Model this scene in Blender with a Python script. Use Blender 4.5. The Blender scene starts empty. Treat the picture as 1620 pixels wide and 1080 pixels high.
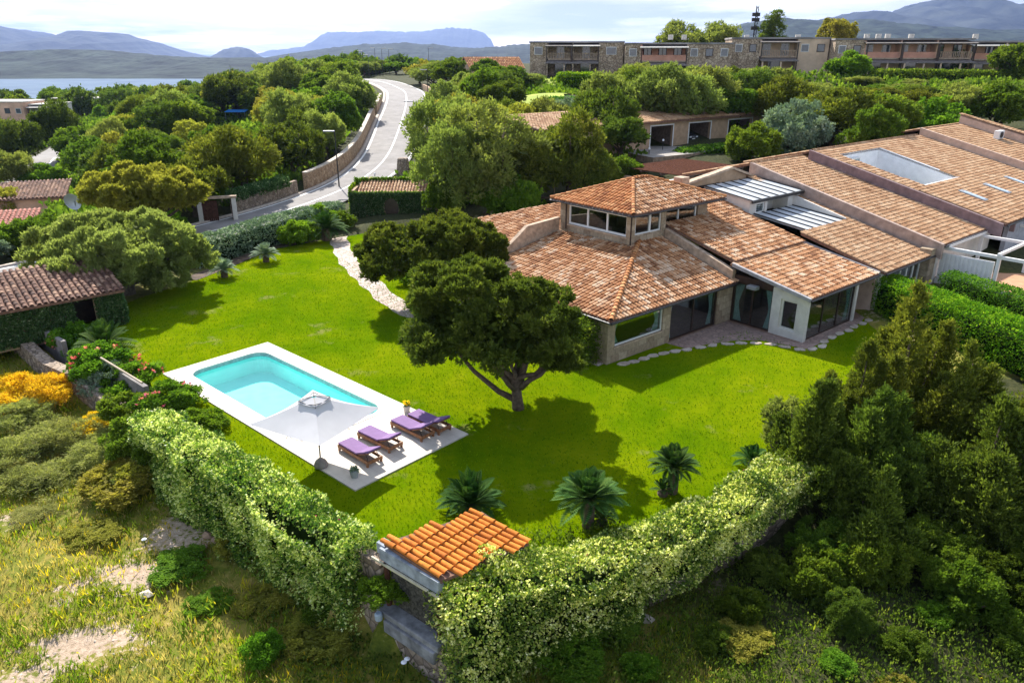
import bpy, math, random
import numpy as np
from mathutils import Vector, Matrix
from mathutils.geometry import tessellate_polygon
R=math.radians
sc=bpy.context.scene
COL=sc.collection
# ------------------------------------------------------------------ camera, sky, sun
H0=15.0
cam=bpy.data.cameras.new('camera'); cam_o=bpy.data.objects.new('camera',cam); COL.objects.link(cam_o)
cam.sensor_width=36; cam.lens=36*1170/1620; cam.clip_start=.5; cam.clip_end=60000
PITCH=math.atan(455/1170)
cam_o.location=(0,0,H0); cam_o.rotation_euler=(math.pi/2-PITCH,0,0)
sc.camera=cam_o
SUN_EL,SUN_AZ=40.0,111.0       # azimuth of the direction TOWARDS the sun, counter-clockwise from +X
w=bpy.data.worlds.new('World'); sc.world=w; w.use_nodes=True
nt=w.node_tree; N=nt.nodes; Lk=nt.links; N.clear()
out=N.new('ShaderNodeOutputWorld'); bg=N.new('ShaderNodeBackground'); bg.inputs[1].default_value=.14
sky=N.new('ShaderNodeTexSky'); sky.sky_type='NISHITA'; sky.sun_disc=False
sky.sun_elevation=R(SUN_EL); sky.sun_rotation=R(90-SUN_AZ); sky.air_density=1.0; sky.dust_density=1.2; sky.ozone_density=1.5
tc=N.new('ShaderNodeTexCoord'); sep=N.new('ShaderNodeSeparateXYZ'); Lk.new(tc.outputs['Generated'],sep.inputs[0])
def wm(op,a,b=None,c=None):
    n=N.new('ShaderNodeMath'); n.operation=op
    for i,x in enumerate((a,b,c)):
        if x is None: continue
        if isinstance(x,(int,float)): n.inputs[i].default_value=x
        else: Lk.new(x,n.inputs[i])
    return n.outputs[0]
zz=wm('ADD',wm('MAXIMUM',sep.outputs[2],0.0),.06)
cx=wm('DIVIDE',sep.outputs[0],zz); cy=wm('DIVIDE',sep.outputs[1],zz)
cmb=N.new('ShaderNodeCombineXYZ'); Lk.new(cx,cmb.inputs[0]); Lk.new(cy,cmb.inputs[1])
mp=N.new('ShaderNodeMapping'); mp.inputs['Scale'].default_value=(.34,.26,1); mp.inputs['Location'].default_value=(3.2,1.7,0); Lk.new(cmb.outputs[0],mp.inputs[0])
nz=N.new('ShaderNodeTexNoise'); nz.inputs['Scale'].default_value=1.0; nz.inputs['Detail'].default_value=9; nz.inputs['Roughness'].default_value=.6; Lk.new(mp.outputs[0],nz.inputs['Vector'])
cr=N.new('ShaderNodeValToRGB'); cr.color_ramp.elements[0].position=.38; cr.color_ramp.elements[1].position=.56; Lk.new(nz.outputs['Fac'],cr.inputs[0])
nz2=N.new('ShaderNodeTexNoise'); nz2.inputs['Scale'].default_value=.55; nz2.inputs['Detail'].default_value=7; Lk.new(mp.outputs[0],nz2.inputs['Vector'])
cc=N.new('ShaderNodeValToRGB'); cc.color_ramp.elements[0].color=(1.9,2.25,2.9,1); cc.color_ramp.elements[1].color=(4.5,4.45,4.6,1)
cc.color_ramp.elements[0].position=.45; cc.color_ramp.elements[1].position=.55; Lk.new(nz2.outputs['Fac'],cc.inputs[0])
mx=N.new('ShaderNodeMix'); mx.data_type='RGBA'
Lk.new(wm('MULTIPLY',wm('MULTIPLY_ADD',cr.outputs[0],.78,.20),1.0),mx.inputs[0]); Lk.new(sky.outputs[0],mx.inputs[6]); Lk.new(cc.outputs[0],mx.inputs[7])
hg=N.new('ShaderNodeMix'); hg.data_type='RGBA'; hg.inputs[7].default_value=(4.3,4.2,4.6,1)
Lk.new(wm('MULTIPLY',wm('POWER',wm('SUBTRACT',1.0,wm('MINIMUM',wm('MULTIPLY',wm('MAXIMUM',sep.outputs[2],0.0),8.0),1.0)),2.0),.5),hg.inputs[0]); Lk.new(mx.outputs[2],hg.inputs[6]); Lk.new(hg.outputs[2],bg.inputs[0]); Lk.new(bg.outputs[0],out.inputs[0])
sl=bpy.data.lights.new('sun','SUN'); sl.energy=4.6; sl.angle=R(.5); sl.color=(1,.95,.87)
so=bpy.data.objects.new('sun',sl); COL.objects.link(so); so.location=(-20,60,60)
sd=Vector((math.cos(R(SUN_AZ))*math.cos(R(SUN_EL)),math.sin(R(SUN_AZ))*math.cos(R(SUN_EL)),math.sin(R(SUN_EL))))
so.rotation_euler=sd.to_track_quat('Z','Y').to_euler()
vs=sc.view_settings; vs.view_transform='Standard'; vs.look='None'; vs.exposure=1.2; vs.gamma=1.0
sc.cycles.max_bounces=6; sc.cycles.diffuse_bounces=3; sc.cycles.glossy_bounces=2; sc.cycles.transmission_bounces=3
sc.cycles.transparent_max_bounces=8; sc.cycles.volume_bounces=0; sc.cycles.sample_clamp_indirect=6
sc.cycles.use_denoising=True

# ------------------------------------------------------------------ projection helpers (real heights -> world points)
_c,_s=math.cos(PITCH),math.sin(PITCH)
def ray(u,v):
    dx=(u-810)/1170; dy=(v-540)/1170
    return np.array([dx,_c-dy*_s,-_s-dy*_c])
def at(u,v,z=0.0):
    d=ray(u,v); t=(z-H0)/d[2]; return (d[0]*t,d[1]*t,z)
def proj(x,y,z):
    q=z-H0; d=y*_c-q*_s; up=y*_s+q*_c
    return 810+1170*x/d,540-1170*up/d
rng=np.random.default_rng(7); random.seed(7)

# ------------------------------------------------------------------ noise
def _hash(ix,iy,s):
    h=(ix*374761393+iy*668265263+s*974634777)&0xffffffff
    h=((h^(h>>13))*1274126177)&0xffffffff
    return ((h^(h>>16))&0xffff)/65535.0
def vnoise(x,y,s=0):
    x=np.asarray(x,float);y=np.asarray(y,float)
    ix=np.floor(x).astype(np.int64);iy=np.floor(y).astype(np.int64);fx=x-ix;fy=y-iy
    fx=fx*fx*(3-2*fx);fy=fy*fy*(3-2*fy)
    a=_hash(ix,iy,s);b=_hash(ix+1,iy,s);c=_hash(ix,iy+1,s);d=_hash(ix+1,iy+1,s)
    return (a*(1-fx)+b*fx)*(1-fy)+(c*(1-fx)+d*fx)*fy
def fbm(x,y,s=0,o=4):
    r=0;amp=.5;f=1
    for i in range(o): r=r+amp*vnoise(np.asarray(x)*f,np.asarray(y)*f,s+i); amp*=.5; f*=2.03
    return r/(1-.5**o)

# ------------------------------------------------------------------ terrain
CP=np.array([(-2,20,0),(10,25,0),(-15,30,0),(-20,36,0),(-24,41,0),(-24,46,0),(-21,52,0),(-17,60,0),(0,40,0),(10,35,0),(5,50,0),(-8,60,0),(20,38,0),(22,46,.2),
(-31,43,-1.2),(-24,36,-1.4),(-19,33,-1.5),(-17,29,-1.7),(-13,24,-1.8),(-9,21,-1.9),(-5,18.3,-2),(-2,16.5,-2.1),(4,19,-1.9),(9,22,-1.8),(13,22,-1.6),(18,22,-1.5),(24,26,-1),(28,32,-.3),
(-20,25,-1.9),(-30,30,-1.7),(-40,38,-1.6),(-15,15,-2.1),(0,10,-2.4),(15,15,-2),(30,20,-1.4),(-42,52,-1.2),(-30,50,-.5),(-28,58,-.3),
(-21,70,0),(-28,70,-.1),(-18,80,.2),(-18,93,.6),(-18.4,107,1.4),(-18.6,120,2.2),(-18.6,135,3.2),(-22.3,154,5),(-25,188,6.5),(-38,212,8.4),(-45,235,9),
(-10,75,.8),(-5,85,1.6),(-8,100,2.6),(-5,66,.8),(3,66,1.2),(8,75,2.5),(2,92,4),(2,105,7.4),(10,112,8.6),(6,120,9.2),(-4,112,6.5),(-10,125,5),
(12,82,4.5),(20,86,5),(30,92,5.1),(36,92,5.3),(25,72,3.6),(35,70,3.8),(45,85,4.8),(55,80,5),(70,95,7),(16,98,7.4),(30,106,8.6),(50,110,9),(75,115,10),(95,120,10.6),
(4,150,11.2),(30,145,11.5),(55,140,11.5),(85,136,11.2),(120,140,11),(60,170,12.5),(0,175,12),(100,180,13),(-10,150,8),(-14,175,8),
(45,55,1.2),(38,45,.8),(60,60,2),
(-35,95,-.5),(-50,110,-1),(-40,130,2),(-60,150,0),(-38,160,4.5),(-45,190,7.5),(-60,200,6),(-90,190,-1),(-75,230,2),(-60,260,7),(-30,260,10),(0,260,12),
(-59,89,-3),(-66,99,-4),(-83,131,-4.5),(-96,158,-4.5),(-100,200,-4.5),(-140,210,-4.5),(-135,260,-6),(-90,280,-3),(-55,70,-2),(-110,330,-8),(-180,300,-9),(-60,350,4),(-200,420,-16),(-100,430,-12),(-20,420,8),
(-300,620,-27),(-120,650,-24),(-20,650,-8),(-400,850,-34),(-150,850,-34),(0,900,-20),(150,500,10),(300,600,16),(500,900,20),(-500,500,-28),(-300,300,-14),(-120,120,-6),(-60,40,-2.2)],float)
LAWN=[(-4.2,17.9),(-1.6,17.6),(2.8,20.0),(9.3,23.4),(13,27),(17,31),(21,37),(21.5,45),(16,56),(3,66),(-11,67.5),(-15.9,63.1),(-19.7,59.3),(-20.5,56.3),(-22.2,51.3),(-24.6,46.3),(-25.6,42),(-22.6,38.5),(-19,35.2),(-16.5,31.0),(-14.8,27.4)]
def inpoly(x,y,P):
    x=np.asarray(x,float);y=np.asarray(y,float);r=np.zeros(x.shape,bool);n=len(P);j=n-1
    for i in range(n):
        xi,yi=P[i][0],P[i][1];xj,yj=P[j][0],P[j][1]
        if yi!=yj:
            r^=((yi>y)!=(yj>y))&(x<(xj-xi)*(y-yi)/(yj-yi)+xi)
        j=i
    return r
def dpoly(x,y,P,closed=True):
    x=np.asarray(x,float);y=np.asarray(y,float);d=np.full(x.shape,1e9);n=len(P)
    for i in range(n if closed else n-1):
        ax,ay=P[i][0],P[i][1];bx,by=P[(i+1)%n][0],P[(i+1)%n][1]
        L=(bx-ax)**2+(by-ay)**2
        t=np.clip(((x-ax)*(bx-ax)+(y-ay)*(by-ay))/L,0,1)
        d=np.minimum(d,np.hypot(x-ax-t*(bx-ax),y-ay-t*(by-ay)))
    return d
def T0(x,y):
    x=np.asarray(x,float);y=np.asarray(y,float);num=0;den=0
    for cx_,cy_,cz_ in CP:
        s2=2.0+.0012*(cx_*cx_+cy_*cy_)
        wgt=1/((x-cx_)**2+(y-cy_)**2+s2)**1.9*(1+ (cx_*cx_+cy_*cy_)*.0004)
        num=num+wgt*cz_;den=den+wgt
    return num/den
ROADZ=None
def roadblend(x,y,z):
    if ROADZ is None: return z
    xf=np.ravel(x);yf=np.ravel(y);zf=np.ravel(z).copy(); m=(np.abs(xf+30)<60)&(yf>25)&(yf<260); idx=np.nonzero(m)[0]
    for k in range(0,len(idx),4000):
        i=idx[k:k+4000]; d2=(xf[i,None]-ROADS[None,:,0])**2+(yf[i,None]-ROADS[None,:,1])**2; j=d2.argmin(1); dd=np.sqrt(d2[np.arange(len(i)),j]); w_=np.clip((11-dd)/5,0,1); w_=w_*w_*(3-2*w_); zf[i]=zf[i]*(1-w_)+ROADZ[j]*w_
    return zf.reshape(np.shape(z))
def T(x,y):
    x=np.asarray(x,float);y=np.asarray(y,float)
    z=T0(x,y); d=dpoly(x,y,LAWN); ins=inpoly(x,y,LAWN)
    # inside the lawn the land is level, just outside it blends
    z=z+ .25*(fbm(x*.25,y*.25,3)-.5)*np.clip(d/3,0,1)*np.where(y<60,1,0)
    z=roadblend(x,y,z)
    return np.where(ins,-.06,z)
def Tf(x,y): return float(T(np.array([x]),np.array([y]))[0])
ROAD=[(-64,36),(-50,44),(-39,52),(-31.2,60),(-25.3,67),(-20.8,75),(-18.0,84),(-16.7,92.7),(-16.8,101),(-17.7,113.5),(-19.2,130),(-20.3,147),(-22.3,166),(-26.6,190),(-33,207),(-43,222),(-62,240)]
def smooth_line(P,step=2.0):
    P=[np.array(p,float) for p in P];o=[]
    for i in range(len(P)-1):
        a=P[max(i-1,0)];b=P[i];c=P[i+1];d=P[min(i+2,len(P)-1)]
        n=max(2,int(np.linalg.norm(c-b)/step))
        for k in range(n):
            t=k/n;o.append(.5*((2*b)+(-a+c)*t+(2*a-5*b+4*c-d)*t*t+(-a+3*b-3*c+d)*t**3))
    o.append(P[-1]);return np.array(o)
ROADS=smooth_line(ROAD)
for _ in range(70): ROADS[1:-1]=(ROADS[:-2]+2*ROADS[1:-1]+ROADS[2:])/4
_rz=T0(ROADS[:,0],ROADS[:,1])
for _ in range(60): _rz[1:-1]=(_rz[:-2]+2*_rz[1:-1]+_rz[2:])/4
ROADZ=_rz
LOWROAD=smooth_line([(-52,72),(-57,84),(-62,95),(-72,112),(-84,132),(-94,155),(-100,175)])
_TC={}
def place(u,v,h=0.0):
    """world point where the line of sight through (u,v) is h metres above the land"""
    d=ray(u,v); t=np.concatenate([np.arange(14,120,.4),np.arange(120,900,2.5)]); 
    x=d[0]*t;y=d[1]*t;z=H0+d[2]*t; g=T(x,y)+h
    k=np.argmax(z<=g)
    if not (z<=g).any(): k=len(t)-1
    return float(x[k]),float(y[k]),float(g[k]-h)

# ------------------------------------------------------------------ materials
MATS={}
def newmat(name):
    m=bpy.data.materials.new(name); m.use_nodes=True; m.node_tree.nodes.clear(); return m
class G:
    def __init__(s,m): s.m=m;s.t=m.node_tree;s.n=s.t.nodes;s.l=s.t.links
    def node(s,t,**k):
        n=s.n.new(t)
        for a,b in k.items():
            if isinstance(a,str) and hasattr(n,a): setattr(n,a,b)
        return n
    def inp(s,sock,x):
        if x is None: return
        if isinstance(x,bpy.types.NodeSocket): s.l.new(x,sock)
        else: sock.default_value=x
    def math(s,op,a,b=None,c=None):
        n=s.node('ShaderNodeMath',operation=op)
        for i,x in enumerate((a,b,c)): s.inp(n.inputs[i],x)
        return n.outputs[0]
    def noise(s,vec,scale,detail=4,rough=.55,dim=None):
        n=s.node('ShaderNodeTexNoise'); s.inp(n.inputs['Vector'],vec); n.inputs['Scale'].default_value=scale; n.inputs['Detail'].default_value=detail; n.inputs['Roughness'].default_value=rough
        return n.outputs['Fac']
    def ramp(s,f,st,interp='LINEAR'):
        n=s.node('ShaderNodeValToRGB'); cr=n.color_ramp; cr.interpolation=interp
        while len(cr.elements)<len(st): cr.elements.new(.5)
        for e,(p,c) in zip(cr.elements,st): e.position=p; e.color=(*c,1)
        s.inp(n.inputs[0],f); return n.outputs[0]
    def mix(s,f,a,b,mode='MIX'):
        n=s.node('ShaderNodeMix'); n.data_type='RGBA'; n.blend_type=mode
        s.inp(n.inputs[0],f); s.inp(n.inputs[6],a if isinstance(a,bpy.types.NodeSocket) else (*a,1)); s.inp(n.inputs[7],b if isinstance(b,bpy.types.NodeSocket) else (*b,1)); return n.outputs[2]
    def coord(s,k='Object'): return s.node('ShaderNodeTexCoord').outputs[k]
    def pos(s): return s.node('ShaderNodeNewGeometry').outputs['Position']
    def attr(s,name='v'):
        n=s.node('ShaderNodeAttribute'); n.attribute_name=name; return n
    def bump(s,h,strength=.4,dist=.05):
        n=s.node('ShaderNodeBump'); n.inputs['Strength'].default_value=strength; n.inputs['Distance'].default_value=dist; s.inp(n.inputs['Height'],h); return n.outputs[0]
    def bsdf(s,col,rough=.8,metal=0,nrm=None,spec=.2,**k):
        n=s.node('ShaderNodeBsdfPrincipled'); s.inp(n.inputs['Base Color'],col if isinstance(col,bpy.types.NodeSocket) else (*col,1)); s.inp(n.inputs['Roughness'],rough); s.inp(n.inputs['Metallic'],metal); n.inputs['Specular IOR Level'].default_value=spec
        if nrm is not None: s.inp(n.inputs['Normal'],nrm)
        for a,b in k.items(): n.inputs[a].default_value=b
        return n.outputs[0]
    def out(s,sh): o=s.node('ShaderNodeOutputMaterial'); s.l.new(sh,o.inputs[0])
def simple(name,col,rough=.7,metal=0,var=.12,scale=3,spec=.4,bump=0,bscale=30):
    if name in MATS: return MATS[name]
    m=newmat(name);g=G(m);c=g.coord()
    f=g.noise(c,scale,5,.6)
    lo=tuple(x*(1-var*1.6) for x in col);hi=tuple(min(1,x*(1+var*1.2)) for x in col)
    colr=g.ramp(f,[(.3,lo),(.7,hi)])
    nrm=g.bump(g.noise(c,bscale,4),bump,.02) if bump else None
    g.out(g.bsdf(colr,rough,metal,nrm,spec)); MATS[name]=m; return m
BOOST=1.38
def leafmat(name,stops,trans=.4,hue=.5,rough=.55,objvar=.25,flip=None,spec=.06):
    if name in MATS: return MATS[name]
    m=newmat(name);g=G(m); a=g.attr('v').outputs['Fac']
    col=g.ramp(a,[(p_,tuple(min(1,x*BOOST) for x in c_)) for p_,c_ in stops])
    oi=g.node('ShaderNodeObjectInfo').outputs['Random']
    k=g.math('MULTIPLY_ADD',oi,objvar*2,1-objvar)
    hsv=g.node('ShaderNodeHueSaturation'); g.inp(hsv.inputs['Color'],col); g.inp(hsv.inputs['Value'],k); g.inp(hsv.inputs['Hue'],g.math('MULTIPLY_ADD',g.math('FRACT',g.math('MULTIPLY',oi,7.3)),.03,.485))
    p=g.bsdf(hsv.outputs[0],.75 if spec<.1 else .45,0,None,spec)
    t=g.node('ShaderNodeBsdfTranslucent'); 
    br=g.mix(1.0,hsv.outputs[0],(1.5,1.6,.8),'MULTIPLY'); g.inp(t.inputs[0],br)
    ms=g.node('ShaderNodeMixShader'); ms.inputs[0].default_value=trans; g.l.new(p,ms.inputs[1]); g.l.new(t.outputs[0],ms.inputs[2])
    g.out(ms.outputs[0]); MATS[name]=m; return m
def tilemat(name,stops,patch=((.34,.27,.2),.0)):
    if name in MATS: return MATS[name]
    m=newmat(name);g=G(m);a=g.attr('v').outputs['Fac'];P=g.pos()
    n=g.noise(P,.45,5,.65); f=g.math('ADD',g.math('MULTIPLY',a,.62),g.math('MULTIPLY',g.math('SUBTRACT',n,.28),.75))
    col=g.ramp(f,stops)
    st=g.noise(P,9,5,.7); col=g.mix(g.ramp(st,[(.42,(0,0,0)),(.75,(.75,.75,.75))]),col,g.mix(1.0,col,(.42,.38,.34),'MULTIPLY'))
    g.out(g.bsdf(col,.85,0,g.bump(g.noise(P,40,3),.35,.01),.2)); MATS[name]=m; return m
def stonemat(name,cols,scale=1.6,mortar=(.2,.16,.12),rough=.9,dirx=(.766,.643),w=.55,h=.28,mort=.018,irregular=False):
    if name in MATS: return MATS[name]
    m=newmat(name);g=G(m);P=g.pos()
    sp=g.node('ShaderNodeSeparateXYZ'); g.inp(sp.inputs[0],P)
    dx,dy=dirx
    s=g.math('ADD',g.math('MULTIPLY',sp.outputs[0],dx-dy),g.math('MULTIPLY',sp.outputs[1],dy+dx))
    cb=g.node('ShaderNodeCombineXYZ'); g.inp(cb.inputs[0],s); g.inp(cb.inputs[1],sp.outputs[2]); v=cb.outputs[0]
    if irregular:
        vo=g.node('ShaderNodeTexVoronoi'); g.inp(vo.inputs['Vector'],P); vo.inputs['Scale'].default_value=scale; vo.feature='F1'
        ve=g.node('ShaderNodeTexVoronoi'); g.inp(ve.inputs['Vector'],P); ve.inputs['Scale'].default_value=scale; ve.feature='DISTANCE_TO_EDGE'
        s3=g.node('ShaderNodeSeparateColor'); g.inp(s3.inputs[0],vo.outputs['Color'])
        c=g.ramp(s3.outputs[0],[(i/max(1,len(cols)-1),x) for i,x in enumerate(cols)])
        e=g.ramp(ve.outputs['Distance'],[(.0,(1,1,1)),(.09,(0,0,0))])
        col=g.mix(e,c,mortar); hgt=ve.outputs['Distance']
        nrm=g.bump(hgt,.9,.12)
    else:
        b=g.node('ShaderNodeTexBrick'); g.inp(b.inputs['Vector'],v); b.inputs['Scale'].default_value=1; b.inputs['Brick Width'].default_value=w; b.inputs['Row Height'].default_value=h; b.inputs['Mortar Size'].default_value=mort; b.inputs['Mortar Smooth'].default_value=.3
        b.inputs['Color1'].default_value=(0,0,0,1);b.inputs['Color2'].default_value=(1,1,1,1);b.inputs['Mortar'].default_value=(.5,.5,.5,1)
        c=g.ramp(b.outputs['Color'],[(i/max(1,len(cols)-1),x) for i,x in enumerate(cols)])
        col=g.mix(b.outputs['Fac'],c,mortar); nrm=g.bump(g.math('SUBTRACT',1.0,b.outputs['Fac']),.5,.02)
    n=g.noise(P,6,6,.7); col=g.mix(1.0,col,g.ramp(n,[(.3,(.62,.6,.58)),(.7,(1.1,1.1,1.1))]),'MULTIPLY')
    g.out(g.bsdf(col,rough,0,nrm,.2)); MATS[name]=m; return m
def glassmat(name='window_glass',tint=(.68,.74,.72),alpha=.55):
    if name in MATS: return MATS[name]
    m=newmat(name);g=G(m)
    gl=g.node('ShaderNodeBsdfGlossy'); gl.inputs['Roughness'].default_value=.03; gl.inputs[0].default_value=(.9,.95,1,1)
    tr=g.node('ShaderNodeBsdfTransparent'); tr.inputs[0].default_value=(*tint,1)
    fr=g.node('ShaderNodeLayerWeight'); fr.inputs[0].default_value=.5
    ms=g.node('ShaderNodeMixShader'); g.inp(ms.inputs[0],g.math('MULTIPLY_ADD',g.math('POWER',fr.outputs['Facing'],3.0),.8,.10)); g.l.new(tr.outputs[0],ms.inputs[1]); g.l.new(gl.outputs[0],ms.inputs[2]); g.out(ms.outputs[0]); MATS[name]=m; return m

# ------------------------------------------------------------------ mesh helpers
def tag(o,label=None,cat=None,group=None,kind=None):
    if label: o['label']=label
    if cat: o['category']=cat
    if group: o['group']=group
    if kind: o['kind']=kind
    return o
def link_mesh(name,me,mat,parent=None,smooth=False):
    if mat is not None:
        for m in (mat if isinstance(mat,(list,tuple)) else [mat]): me.materials.append(m)
    o=bpy.data.objects.new(name,me); COL.objects.link(o)
    if parent is not None: o.parent=parent
    if smooth: me.polygons.foreach_set('use_smooth',np.ones(len(me.polygons),bool))
    return o
def root_loc(p):
    x=Vector((0,0,0))
    while p is not None: x=x+Vector(p.location); p=p.parent
    return x
def np_mesh(name,V,F,mat,parent=None,v=None,smooth=False,local=False,mi=None):
    """V (n,3) world coords, F (m,k) faces of equal size"""
    V=np.asarray(V,np.float32);F=np.asarray(F,np.int32)
    if parent is not None and not local: V=V-np.array(root_loc(parent),np.float32)
    me=bpy.data.meshes.new(name); me.vertices.add(len(V)); me.vertices.foreach_set('co',V.ravel())
    k=F.shape[1]; me.loops.add(F.size); me.loops.foreach_set('vertex_index',F.ravel())
    me.polygons.add(len(F)); me.polygons.foreach_set('loop_start',np.arange(0,F.size,k,dtype=np.int32)); me.polygons.foreach_set('loop_total',np.full(len(F),k,np.int32))
    if mi is not None: me.polygons.foreach_set('material_index',np.asarray(mi,np.int32))
    if v is not None:
        a=me.attributes.new('v','FLOAT','FACE'); a.data.foreach_set('value',np.asarray(v,np.float32))
    me.update(calc_edges=True); 
    return link_mesh(name,me,mat,parent,smooth)
class MB:
    def __init__(s): s.v=[];s.f=[];s.ch=[]
    def add(s,vs,fs):
        k=len(s.v); s.ch.append((k,len(s.f))); s.v+= [tuple(map(float,p)) for p in vs]; s.f+=[tuple(i+k for i in f) for f in fs]; return s
    def prism(s,bot,top):
        n=len(bot); s.add(list(bot)+list(top),[tuple(range(n-1,-1,-1)),tuple(range(n,2*n))]+[(i,(i+1)%n,n+(i+1)%n,n+i) for i in range(n)]); return s
    def box(s,fr,a0,a1,b0,b1,z0,z1):
        q=[(a0,b0),(a1,b0),(a1,b1),(a0,b1)]
        return s.prism([fr(a,b,z0) for a,b in q],[fr(a,b,z1) for a,b in q])
    def slab(s,fr,pts,th):   # pts list of (a,b,z) top; extruded down by th
        return s.prism([fr(a,b,z-th) for a,b,z in pts],[fr(a,b,z) for a,b,z in pts])
    def tube(s,pts,rad,n=8,cap=True):
        pts=[Vector(p) for p in pts]; rad=[rad]*len(pts) if isinstance(rad,(int,float)) else rad
        k0=len(s.v); s.ch.append((k0,len(s.f))); up=Vector((0,0,1))
        for i,p in enumerate(pts):
            d=(pts[min(i+1,len(pts)-1)]-pts[max(i-1,0)]).normalized()
            x=d.cross(up if abs(d.z)<.95 else Vector((1,0,0))).normalized(); y=d.cross(x)
            for j in range(n):
                t=2*math.pi*j/n; s.v.append(tuple(p+(x*math.cos(t)+y*math.sin(t))*rad[i]))
        for i in range(len(pts)-1):
            for j in range(n): s.f.append((k0+i*n+j,k0+i*n+(j+1)%n,k0+(i+1)*n+(j+1)%n,k0+(i+1)*n+j))
        if cap: s.f.append(tuple(k0+j for j in range(n))); s.f.append(tuple(k0+(len(pts)-1)*n+j for j in range(n-1,-1,-1)))
        return s
    def buildn(s,name,mat,parent=None,smooth=False,bevel=0):
        """one object per piece added"""
        ch=s.ch+[(len(s.v),len(s.f))]; o=None
        for (v0,f0),(v1,f1) in zip(ch[:-1],ch[1:]):
            m=MB(); m.v=s.v[v0:v1]; m.f=[tuple(i-v0 for i in q) for q in s.f[f0:f1]]; o=m.build(name,mat,parent,smooth,bevel)
        return o
    def build(s,name,mat,parent=None,smooth=False,bevel=0):
        me=bpy.data.meshes.new(name); L=root_loc(parent) if parent is not None else Vector((0,0,0))
        me.from_pydata([tuple(Vector(p)-L) for p in s.v],[],s.f); me.update()
        o=link_mesh(name,me,mat,parent,smooth)
        import bmesh
        bm=bmesh.new(); bm.from_mesh(me); bmesh.ops.recalc_face_normals(bm,faces=bm.faces); bm.to_mesh(me); bm.free()
        if bevel: 
            b=o.modifiers.new('bevel','BEVEL'); b.width=bevel; b.segments=2; b.limit_method='ANGLE'
        return o
class Frame:
    def __init__(s,x,y,deg,z=0): s.o=(x,y,z);s.c=math.cos(R(deg));s.s=math.sin(R(deg))
    def __call__(s,a,b,z=0): return (s.o[0]+a*s.c-b*s.s,s.o[1]+a*s.s+b*s.c,s.o[2]+z)
    def np(s,a,b,z): return np.stack([s.o[0]+a*s.c-b*s.s,s.o[1]+a*s.s+b*s.c,s.o[2]+z+0*a],-1)
    def inv(s,x,y): dx=x-s.o[0];dy=y-s.o[1];return dx*s.c+dy*s.s,-dx*s.s+dy*s.c
W0=Frame(0,0,0)
def empty(name,loc,label=None,cat=None,group=None):
    o=bpy.data.objects.new(name,None); COL.objects.link(o); o.location=loc; o.empty_display_size=.3
    return tag(o,label,cat,group)
def copy_tree(o,parent=None):
    c=o.copy(); COL.objects.link(c)
    if parent is not None: c.parent=parent
    for ch in list(o.children): copy_tree(ch,c)
    return c
def polymesh(name,P,z,mat,holes=(),parent=None,zf=None):
    loops=[[Vector((p[0],p[1],0)) for p in P]]+[[Vector((p[0],p[1],0)) for p in h] for h in holes]
    tri=tessellate_polygon(loops); pts=[p for l in loops for p in l]
    V=[(p.x,p.y,zf(p.x,p.y) if zf else z) for p in pts]
    F=[]
    for t in tri:
        a,b,c=[pts[i] for i in t]
        F.append(t if (b-a).cross(c-a).z>0 else (t[0],t[2],t[1]))
    return np_mesh(name,V,F,mat,parent)
# ------------------------------------------------------------------ foliage
def unit(a): return a/np.maximum(np.linalg.norm(a,axis=-1,keepdims=True),1e-9)
def rdir(r,n): return unit(r.normal(size=(n,3)))
def leaf_quads(P,D,Nn,L,W,v):
    D=unit(D); S=unit(np.cross(D,Nn)); L=np.asarray(L).reshape(-1,1)*np.ones((len(P),1)); W=np.asarray(W).reshape(-1,1)*np.ones((len(P),1))
    V=np.stack([P,P+D*L*.55+S*W*.5,P+D*L,P+D*L*.55-S*W*.5],1).reshape(-1,3)
    F=np.arange(len(P)*4).reshape(-1,4); return V,F,np.asarray(v)
def cat3(parts):
    Vs=[];Fs=[];vs=[];k=0
    for V,F,v in parts: Vs.append(V);Fs.append(F+k);vs.append(v);k+=len(V)
    return np.concatenate(Vs),np.concatenate(Fs),np.concatenate(vs)
def tufts(r,C,out,lpt,L,W,spread=.8,up=.2,vb=None):
    n=len(C); P=np.repeat(C,lpt,0); D=np.repeat(out,lpt,0)+r.normal(size=(n*lpt,3))*spread*.6; D[:,2]+=up
    P=P+r.normal(size=P.shape)*L*.25
    vb=r.random(n) if vb is None else vb
    v=np.clip(np.repeat(vb,lpt)*.75+r.random(n*lpt)*.25,0,1)
    return leaf_quads(P,D,rdir(r,n*lpt),L*r.uniform(.7,1.25,n*lpt),W*r.uniform(.8,1.2,n*lpt),v)
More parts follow.
